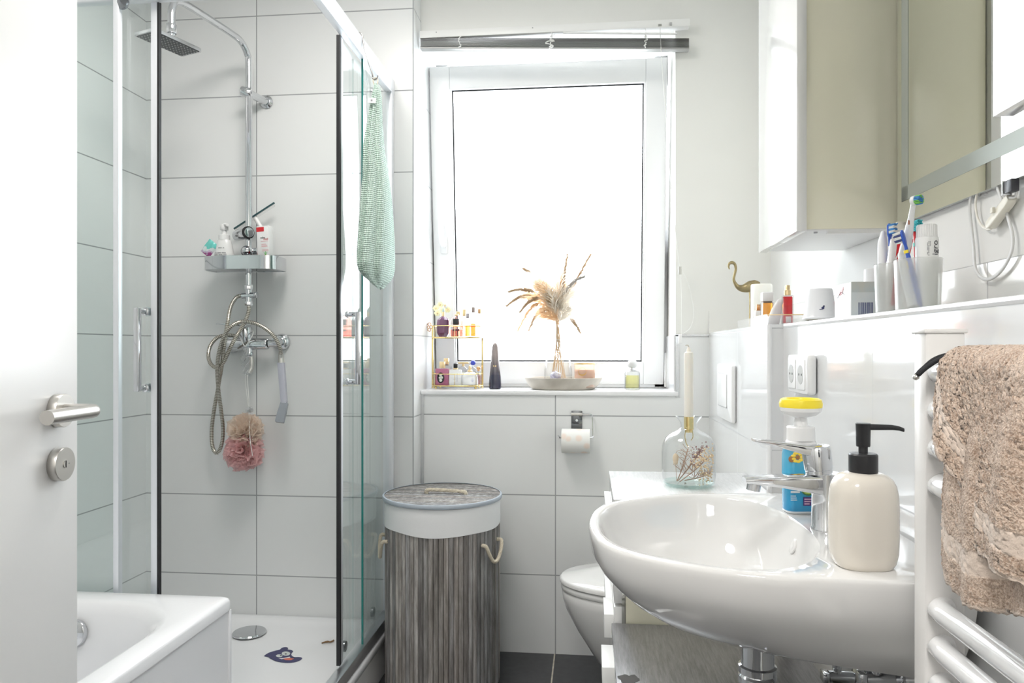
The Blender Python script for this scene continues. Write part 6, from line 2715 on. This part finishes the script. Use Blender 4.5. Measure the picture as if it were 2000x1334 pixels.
m.lathe([(.012, 0), (.013, .002), (.013, .036), (.010, .040), (.010, .046), (0, .047)], 24)
obj('tube_body', m, mat('tube_pink', (.85, .50, .55), .3), pk)
wt = on_ledge('white_canister', 'plain white cylinder behind the first frosted tumbler', 'canister', 1713, .585)
m = MB()
m.lathe([(.024, 0), (.025, .002), (.0245, .101), (.023, .1025), (0, .103)], 36)
obj('canister_body', m, mat('canister_grey', (.72, .73, .75), .4), wt)

# frosted tumblers
thin_glass('frosted_plastic', (.92, .93, .92), rough=.35, milk=.24, milkcol=(.88, .87, .86), f0=.05)


def tumbler(label, px, X, r0, r1, h):
    t = on_ledge('frosted_tumbler', label, 'tumbler', px, X)
    m = MB()
    m.lathe([(.0, .002), (r0 - .003, .0015), (r0, .004), (r1, h - .001), (r1 + .0008, h), (r1 - .0012, h), (r0 - .0012, .005), (0, .0045)], 44, cap0=False, cap1=False)
    obj('tumbler_wall', m, 'frosted_plastic', t)
    return t


ta = tumbler('frosted plastic tumbler holding toothpaste, next to the white canister', 1741, .545, .0255, .0285, .092)
tb_ = tumbler('wider frosted plastic tumbler holding toothbrushes, nearest the mirror cable', 1793, .545, .0335, .0360, .0875)
TA, TB = ta.location.copy(), tb_.location.copy()


def brush(name, label, T, foot, top, col_h, col2, bristle, headL=.026, tilt_n=(-.6, -.8, 0), grp='toothbrushes in the tumblers'):
    t = thing(name, label, 'toothbrush', (T.x, T.y, T.z + .005), group=grp)
    a, b_ = Vector(foot), Vector(top)
    d = (b_ - a).normalized()
    n = Vector(tilt_n)
    n = (n - d * n.dot(d)).normalized()
    s = d.cross(n)
    L = (b_ - a).length
    m = MB()
    rings = []
    for f, w_, th in ((0, .004, .004), (.04, .009, .007), (.35, .011, .008), (.62, .009, .007), (.78, .0055, .0050), ((L - headL) / L, .006, .0045), ((L - headL * .8) / L, .011, .0045), ((L - .004) / L, .0115, .0042), (1, .005, .003)):
        c = a + d * (L * f)
        rings.append([c + s * x + n * y for x, y in rrect(w_, th, min(w_, th) * .4, 3)])
    m.loft(rings)
    h_ = obj('handle', m, col_h, t)
    if col2:
        m = MB()
        for f0, f1 in ((.50, .60), (.70, .74)):
            m.loft([[a + d * (L * f) + s * x + n * (y + .0008) for x, y in rrect(.0085, .0072, .002, 3)] for f in (f0, (f0 + f1) / 2, f1)])
        obj('grip_inlay', m, col2, h_)
    m = MB()
    mats_ = bristle
    r_ = random.Random(len(label))
    for i in range(9):
        for j in range(4):
            c = b_ - d * (.003 + (headL * .8 - .004) * i / 8) + s * (-.0042 + .0028 * j) + n * .002
            ht = .0105 + (.0015 if i % 3 == 0 else 0)
            m.cyl(c, c + n * ht + d * r_.uniform(-.001, .001), .0011, seg=5, mi=(i // 2) % len(mats_))
    obj('bristles', m, mats_, t)
    return t


mat('brush_white', (.84, .85, .86), .25)
mat('bristle_blue', (.08, .30, .65), .5)
mat('bristle_teal', (.05, .45, .50), .5)
mat('bristle_white', (.85, .85, .82), .6)
mat('bristle_navy', (.06, .08, .22), .6)


def loc_of(px, py, X, T):
    q = at_x(px, py, X)
    return Vector((q.x - T.x, q.y - T.y, q.z - T.z - .005))


brush('toothbrush', 'white and blue toothbrush with light blue bristles, seen edge on in the first tumbler', TA, (.004, .004, .002), loc_of(1737, 437, .548, TA), 'blue', 'brush_white', ['bristle_blue', 'bristle_white'], tilt_n=(.5, -.9, 0))
brush('toothbrush', 'navy toothbrush with yellow grip patches and striped bristles in the second tumbler', TB, (.000, -.012, .002), loc_of(1761, 450, .520, TB), 'blue', 'yellow', ['bristle_white', 'bristle_navy'], tilt_n=(-.75, .65, 0))
brush('toothbrush', 'red toothbrush with teal bristles and purple flower print in the second tumbler', TB, (.010, .012, .002), loc_of(1785, 432, .560, TB), 'red', 'teal', ['bristle_teal', 'bristle_teal'], tilt_n=(.3, -.9, 0))
# electric brush handle in the first tumbler
eb = thing('electric_toothbrush', 'plain white electric toothbrush handle standing in the first tumbler', 'toothbrush', (TA.x, TA.y, TA.z + .005))
tip_ = loc_of(1725, 452, .545, TA)
m = MB()
m.tube(spline([(-.010, .004, .003), (-.012, .006, .05), (tip_.x * .8 - .004, tip_.y * .8, tip_.z * .8), (tip_.x, tip_.y, tip_.z)], 6), [.0095] * 8 + [.0085] * 6 + [.0075, .0065, .0055, .0050, .003], 16)
obj('handle', m, mat('handle_grey', (.74, .75, .77), .35), eb)
# electric brush head
hd0 = loc_of(1772, 470, .535, TB)
hd1 = loc_of(1785, 392, .530, TB)
eh = thing('electric_brush_head', 'white electric toothbrush head with round green and blue bristles, tallest in the tumblers', 'toothbrush', (TB.x, TB.y, TB.z + .005), group='toothbrushes in the tumblers')
m = MB()
d = hd1 - hd0
m.tube(spline([(-.006, .002, .003), hd0 - d * .55, hd0, hd0 + d * .5, hd0 + d * .86, hd1], 6), [.0085] * 6 + [.0085] * 6 + [.0078, .0075, .007, .0068, .0064, .006] + [.0052, .0048, .0046, .0044, .0042, .0042] + [.004] * 7, 16)
NB = Vector((.55, -.83, 0)).normalized()
m.cyl(hd1 - NB * .003, hd1 + NB * .004, .0078, .0082, seg=24, bev=.001)
hh = obj('neck', m, 'brush_white', eh)
m = MB()
for ring, n_ in ((0, 1), (.0026, 7), (.0050, 13), (.0070, 18)):
    for k in range(n_):
        a = 2 * PI * k / n_
        c = hd1 + NB * .004 + NB.cross(Vector((0, 0, 1))) * (ring * math.cos(a)) + Vector((0, 0, ring * math.sin(a)))
        m.cyl(c, c + NB * .0085, .0010, seg=5, mi=(0 if ring < .004 else (1 if (k // 3) % 2 else 0)))
obj('bristles', m, ['bristle_blue', mat('bristle_green', (.22, .62, .12), .5)], eh)
m = MB()
q = hd0 + d * .45 + Vector((-.0045, -.0058, 0))
m.box(q.x - .0012, q.x + .0012, q.y - .0005, q.y + .0010, q.z - .0035, q.z + .0035)
obj('colour_mark', m, mat('mark_brown', (.30, .10, .05), .5), hh)
# toothpaste tube, red with white ring
tp0 = loc_of(1752, 520, .540, TA)
tpt = thing('toothpaste_tube', 'red and white toothpaste tube standing in the first tumbler', 'toothpaste', (TA.x, TA.y, TA.z + .005))
m = MB()
topc = loc_of(1762, 467, .561, TA)
botc = Vector((-.002, .003, .012))
d = (topc - botc)
wv_ = Vector((CS, SN, 0))
nv_ = Vector((SN, -CS, 0))
rings = []
for f, w_, th in ((0, .020, .020), (.12, .026, .024), (.5, .034, .018), (.8, .038, .010), (.97, .040, .004), (1.0, .040, .0015)):
    rings.append([botc + d * f + wv_ * x + nv_ * y for x, y in rrect(w_, th, min(w_, th) * .45, 5)])
m.loft(rings)
tbd = obj('tube_body', m, mat('paste_red', (.72, .02, .03), .25), tpt)
m = MB()
rings = []
for f, w_, th, w0_ in ((.0, .008, .0215, .0065), (.12, .010, .0250, .0085), (.5, .012, .0195, .0115), (.8, .013, .0115, .0130), (.97, .012, .0058, .0145), (1.003, .012, .003, .0145)):
    rings.append([botc + d * f + wv_ * (x - w0_) + nv_ * y for x, y in rrect(w_, th, min(w_, th) * .4, 4)])
m.loft(rings)
obj('white_side', m, 'plastic_white', tbd)
m = MB()
o_, i_ = [], []
for k in range(40):
    a = 2 * PI * k / 40
    for lst, rx_, rz_ in ((o_, .0155, .030), (i_, .0128, .0265)):
        f = .60 + rz_ * math.sin(a) / d.length
        thk = .012 if f < .5 else max(.0028, .0096 - (f - .5) * .014)
        lst.append(botc + d * f + wv_ * (.004 + rx_ * math.cos(a)) + nv_ * (thk + .0022))
m.loft([o_, i_], False, False)
obj('oval_ring', m, 'plastic_white', tbd, fix=False)
m = MB()
m.cyl(botc - d.normalized() * .010, botc + d.normalized() * .001, .0125, seg=20)
obj('tube_cap', m, 'plastic_white', tpt)
# white bottle with black print
wb = thing('tablet_bottle', 'white screw cap bottle with black sideways print in the second tumbler', 'bottle', (TB.x + .012, TB.y - .004, TB.z + .0062))
m = MB()
zt0 = loc_of(1808, 441, .556, TB).z
m.lathe([(.014, 0), (.0155, .002), (.0178, zt0 - .026), (.0168, zt0 - .022), (.0168, zt0 - .0215)], 36)
bdy = obj('bottle_body', m, 'plastic_white', wb)
m = MB()
rings = []
for z, r_ in ((zt0 - .0215, .0150), (zt0 - .0205, .0156), (zt0 - .002, .0150), (zt0, .0138)):
    rings.append([((r_ + .0003 * math.cos(28 * a)) * math.cos(a), (r_ + .0003 * math.cos(28 * a)) * math.sin(a), z) for a in [2 * PI * k / 112 for k in range(112)]])
m.loft(rings)
obj('screw_cap', m, 'plastic_white', wb)
aa = -1.20
rw_ = .0177
for txt, sz, da, dz, mt_ in (('igro', .0155, .0, -.040, 'ink'), ):
    a = aa + da
    ob2 = writing('lettering', txt, sz, face_M((rw_ * math.cos(a), rw_ * math.sin(a), zt0 + dz), (0, 0, 1), (math.sin(a), -math.cos(a), 0)), mt_, bdy, ext=.0002)
    # wrap the letters round the bottle
    for v in ob2.data.vertices:
        tx, ty = -math.sin(a), math.cos(a)
        t_ = (v.co.x - rw_ * math.cos(a)) * tx + (v.co.y - rw_ * math.sin(a)) * ty
        n_ = (v.co.x - rw_ * math.cos(a)) * math.cos(a) + (v.co.y - rw_ * math.sin(a)) * math.sin(a)
        a2 = a + t_ / rw_
        zz = v.co.z - zt0
        rr2 = .0178 + (.0003 if n_ > 0 else 0)
        v.co.x, v.co.y = rr2 * math.cos(a2), rr2 * math.sin(a2)
m = MB()
for k in range(3):
    a = aa - .72 + .11 * k
    L_ = (.024, .026, .010)[k]
    for q_ in range(int(L_ / .0022)):
        if (q_ * 3 + k) % 7 == 0:
            continue
        z = zt0 - .030 - q_ * .0022
        m.box(-.0005, .0006, -.0005, .0004, z - .0009, z + .0006, M=Matrix.Translation((.01765 * math.cos(a), .01765 * math.sin(a), 0)) @ Matrix.Rotation(a + PI / 2, 4, 'Z'))
obj('small_print', m, 'ink_grey', bdy)

# ---------------------------------------------------------------- mirror cable and its connector


def zc(zx, zy, X=None):
    px, py = 1680 + zx / 5.13, 360 + zy / 5.13
    q = at_x(px, py, .675)
    xx = xr(q.y) - .008
    q = at_x(px, py, xx)
    return q


k0 = zc(1200, 600)
cb_ = thing('mirror_cable', 'pale flat cable looping below the mirror with a cream inline switch', 'cable', k0)


def flat_cable(pts, w_, th):
    P = spline(pts, 8)
    m = MB()
    rings = []
    for i, p in enumerate(P):
        t = (P[min(i + 1, len(P) - 1)] - P[max(i - 1, 0)]).normalized()
        n = Vector((1, 0, 0))
        n = (n - t * n.dot(t)).normalized()
        s = t.cross(n)
        rings.append([p + s * x + n * y for x, y in rrect(w_, th, th * .45, 3)])
    m.loft(rings)
    return m


mat('cable_grey', (.66, .66, .65), .4)
mat('cable_cream', (.80, .77, .70), .4)
pts = [zc(*p) - k0 for p in ((1130, 60), (1105, 150), (1100, 280), (1118, 450), (1138, 640), (1148, 800), (1175, 890), (1235, 945), (1310, 945), (1400, 880), (1475, 770), (1525, 640), (1525, 500), (1480, 330), (1430, 190), (1385, 60), (1370, -20))]
obj('flat_cable', flat_cable(pts, .0062, .0032), 'cable_grey', cb_)
pts = [zc(*p) - k0 for p in ((1190, 40), (1160, 150), (1158, 240), (1180, 350), (1225, 420), (1275, 448), (1315, 440))]
obj('thin_cable', flat_cable(pts, .0045, .003), 'cable_cream', cb_)
A, B = zc(1330, 410) - k0, zc(1535, 140) - k0
m = MB()
dv = (B - A)
L = dv.length
dl = dv.normalized()
s = dl.cross(Vector((1, 0, 0))).normalized()
rings = []
for f, w_ in ((-.06, .008), (0, .015), (.12, .0175), (.85, .0175), (.97, .0150), (1.02, .010)):
    rings.append([A + dl * (L * f) + s * x + Vector((-.003, 0, 0)) + Vector((-1, 0, 0)) * y for x, y in rrect(w_, .014, .003, 3)])
m.loft(rings)
sw_ = obj('inline_switch', m, 'plastic_cream', cb_)
m = MB()
c = A.lerp(B, .38)
m.box(c.x - .0145, c.x - .0095, c.y - .004, c.y + .004, c.z + .004, c.z + .013, bev=.0008)
obj('switch_toggle', m, 'plastic_cream', sw_)
m = MB()
c0, c1 = zc(1555, 120) - k0, zc(1575, 20) - k0
m.tube(spline([B + dl * .002 + Vector((-.008, 0, 0)), c0, c1], 5), .0022, 8)
obj('lead_wire', m, 'plastic_white', cb_)
pl2 = zc(1580, 30)
jk = thing('cable_connector', 'small black connector at the upper end of the mirror cable', 'connector', pl2)
m = MB()
m.box(-.016, -.004, -.012, .010, -.008, .012, bev=.001)
obj('housing', m, mat('plug_black', (.04, .04, .05), .3), jk)
m = MB()
m.box(-.0175, -.003, .010, .0135, -.010, .013, bev=.0006)
obj('metal_shell', m, 'chrome', jk)

# ---------------------------------------------------------------- hair band and brown towel on the radiator
hb_ = thing('hair_band', 'black elastic hair band lying over the top radiator rung', 'hair band', (.39, .83, 1.135))
m = MB()
m.tube(spline([(-.041, -.006, -.017), (-.034, -.006, -.010), (-.022, -.006, .0005), (-.008, -.006, .0052), (.006, -.008, .0050), (.018, -.010, .0035), (.028, -.010, .001)], 8), [.0030] * 4 + [.0034] * 45, 12, flat=.8)
m.tube(spline([(-.041, -.011, -.016), (-.033, -.012, -.008), (-.020, -.013, .0010), (-.008, -.014, .0052), (.008, -.016, .0050), (.024, -.016, .0025)], 8), .0030, 10, flat=.8)
obj('elastic', m, mat('elastic_black', (.014, .014, .017), .85, bump=(500, .6)), hb_)
m = MB()
m.sphere((-.042, -.008, -.0185), (.0034, .0042, .0034), 10, 8)
obj('metal_crimp', m, 'steel', hb_)

TWX, TWY, TWZ = .378, .80, 1.1345
tw = thing('brown_towel', 'sand brown terry hand towel folded over the radiator rungs', 'towel', (TWX, TWY, TWZ))
mm, nt, b, out = new_mat('sand_terry')
tc = nt.nodes.new('ShaderNodeTexCoord')
at_ = nt.nodes.new('ShaderNodeAttribute')
at_.attribute_name = 'weave'
n1 = nt.nodes.new('ShaderNodeTexNoise')
n1.inputs['Scale'].default_value = 520
n1.inputs['Detail'].default_value = 3
nt.links.new(tc.outputs['Object'], n1.inputs['Vector'])
n2 = nt.nodes.new('ShaderNodeTexNoise')
n2.inputs['Scale'].default_value = 55
n2.inputs['Detail'].default_value = 4
nt.links.new(tc.outputs['Object'], n2.inputs['Vector'])
fm_ = mth(nt, 'ADD', mth(nt, 'MULTIPLY', n1.outputs['Fac'], .65), mth(nt, 'MULTIPLY', n2.outputs['Fac'], .35))
rp = nt.nodes.new('ShaderNodeValToRGB')
rp.color_ramp.elements[0].position, rp.color_ramp.elements[0].color = .36, (.34, .23, .165, 1)
rp.color_ramp.elements[1].position, rp.color_ramp.elements[1].color = .62, (.70, .56, .46, 1)
nt.links.new(fm_, rp.inputs['Fac'])
mx = nt.nodes.new('ShaderNodeMix')
mx.data_type = 'RGBA'
nt.links.new(at_.outputs['Fac'], mx.inputs['Factor'])
nt.links.new(rp.outputs[0], mx.inputs['A'])
mx.inputs['B'].default_value = (.66, .55, .47, 1)
nt.links.new(mx.outputs['Result'], b.inputs['Base Color'])
b.inputs['Roughness'].default_value = 1
b.inputs['Specular IOR Level'].default_value = .1
b.inputs['Sheen Weight'].default_value = .25
bp = nt.nodes.new('ShaderNodeBump')
bp.inputs['Strength'].default_value = 1.0
bp.inputs['Distance'].default_value = .002
nt.links.new(mth(nt, 'MULTIPLY', n1.outputs['Fac'], mth(nt, 'SUBTRACT', 1.0, mth(nt, 'MULTIPLY', at_.outputs['Fac'], .7))), bp.inputs['Height'])
nt.links.new(bp.outputs['Normal'], b.inputs['Normal'])


def towel_layer(off, length, hem, back, corner, seed, thick=.006, y0=0.0, band=None):
    """sheet over the rung; v runs from the back hem over the top down to the front hem"""
    r_ = random.Random(seed)
    nu, nv = 150, 190
    r0 = .0150 + off
    per = PI * r0

    def pt(u, v):
        # u along the rung towards the camera
        yy = y0 - u * length
        hf = hem(u)
        tot = back + per + hf
        s = v * tot
        if s < back:
            x, z = r0 + .002, -.0125 - (back - s)
            nrm = Vector((1, 0, 0))
        elif s < back + per:
            a = (s - back) / r0
            x, z = r0 * math.cos(a), -.0125 + r0 * math.sin(a)
            nrm = Vector((math.cos(a), 0, math.sin(a)))
        else:
            dn = s - back - per
            x, z = -r0 - .010 * min(1, dn / .12), -.0125 - dn
            nrm = Vector((-1, 0, 0))
            wav = (.0060 * math.sin(u * 15 + seed) + .0035 * math.sin(u * 31 + 2 * seed)) * min(1, dn / .07)
            x += wav
            # loose side edge swings inwards while it drops
            yy -= corner(dn) * max(0, 1 - u * 3.0)
        return Vector((x, yy, z)) + nrm * r_.uniform(-.0011, .0011)
    m = MB()
    m.grid(pt, nu, nv)
    o = obj('terry_layer', m, 'sand_terry', tw, fix=False, sharp=180)
    a = o.data.attributes.new('weave', 'FLOAT', 'POINT')
    k = 0
    for j in range(nv + 1):
        for i in range(nu + 1):
            u, v = i / nu, j / nv
            hf = hem(u)
            tot = back + per + hf
            up = tot * (1 - v)
            val = 0.0
            if band and band[0] < up < band[1]:
                val = 1.0
            if up < .004:
                val = .8
            a.data[k].value = val
            k += 1
    so = o.modifiers.new('thickness', 'SOLIDIFY')
    so.thickness = thick
    so.offset = -1
    return o


towel_layer(0.001, .30, lambda u: .192 + .014 * math.sin(u * 7 + .3) + .02 * u, .16, lambda d: .0, 1, .0045, -.018, band=(.030, .052))
towel_layer(0.0075, .29, lambda u: .028 + .118 * min(1, u * 3.0) ** .8 + .03 * u, .12, lambda d: .0, 4, .0055, -.020, band=(.022, .040))

# ================================================================ LIGHT
w = bpy.data.worlds.new('World')
SC.world = w
w.use_nodes = True
bg = w.node_tree.nodes['Background']
bg.inputs['Color'].default_value = (0.90, 0.95, 1.0, 1)
bg.inputs['Strength'].default_value = 11.0
ld = bpy.data.lights.new('window_portal', 'AREA')
ld.shape = 'RECTANGLE'
ld.size, ld.size_y = 0.95, 1.35
ld.cycles.is_portal = True
lo = bpy.data.objects.new('window_portal', ld)
COL.objects.link(lo)
lo.location = ((XW0 + XW1) / 2, 3.16, (ZW0 + ZW1) / 2)
lo.rotation_euler = (-PI / 2, 0, 0)          # faces into the room


def fill_lamp(name, x, y, r, watts, col, label):  # invented out-of-view fixture: glowing shade plus area light, added as fill
    t = thing(name, label, 'ceiling lamp', (x, y, 2.62))
    m = MB()
    m.lathe([(r, 0), (r, -.03), (r - .01, -.035)], 40, cap1=False)
    obj('fill_lamp_body', m, 'white_satin', t)
    mm, nt, b, out = new_mat(name + '_glow')
    b.inputs['Emission Color'].default_value = (*col, 1)
    b.inputs['Emission Strength'].default_value = 4.0
    m = MB()
    m.lathe([(r - .012, -.034), (r - .03, -.05), (r * .5, -.062), (0.0005, -.066)], 40)
    obj('fill_lamp_shade', m, mm, t)
    l = bpy.data.lights.new(name, 'AREA')
    l.shape = 'DISK'
    l.size = r * 2
    l.energy = watts
    l.color = col
    o = bpy.data.objects.new(name + '_light', l)
    COL.objects.link(o)
    o.location = (x, y, 2.545)
    return t


fill_lamp('fill_lamp', -0.68, 1.62, 0.30, 11, (1.0, 0.96, 0.91), 'round white fill lamp added on the ceiling between bathtub and shower')  # added to brighten the shower wall and bath
fill_lamp('fill_lamp', -0.2, -0.6, 0.30, 24, (1.0, 0.97, 0.94), 'round white fill lamp added in the hall outside the door')  # added fill from behind the camera

vs = SC.view_settings
SC.display_settings.display_device = 'sRGB'
vs.view_transform = 'Standard'
vs.look = 'None'
vs.gamma = 1.0
vs.use_curve_mapping = False
vs.exposure = 0.45
cy = SC.cycles
cy.max_bounces = 10
cy.diffuse_bounces = 5
cy.glossy_bounces = 5
cy.transparent_max_bounces = 32
cy.transmission_bounces = 8
cy.caustics_reflective = False
cy.caustics_refractive = False
cy.sample_clamp_indirect = 6.0
cy.use_denoising = True
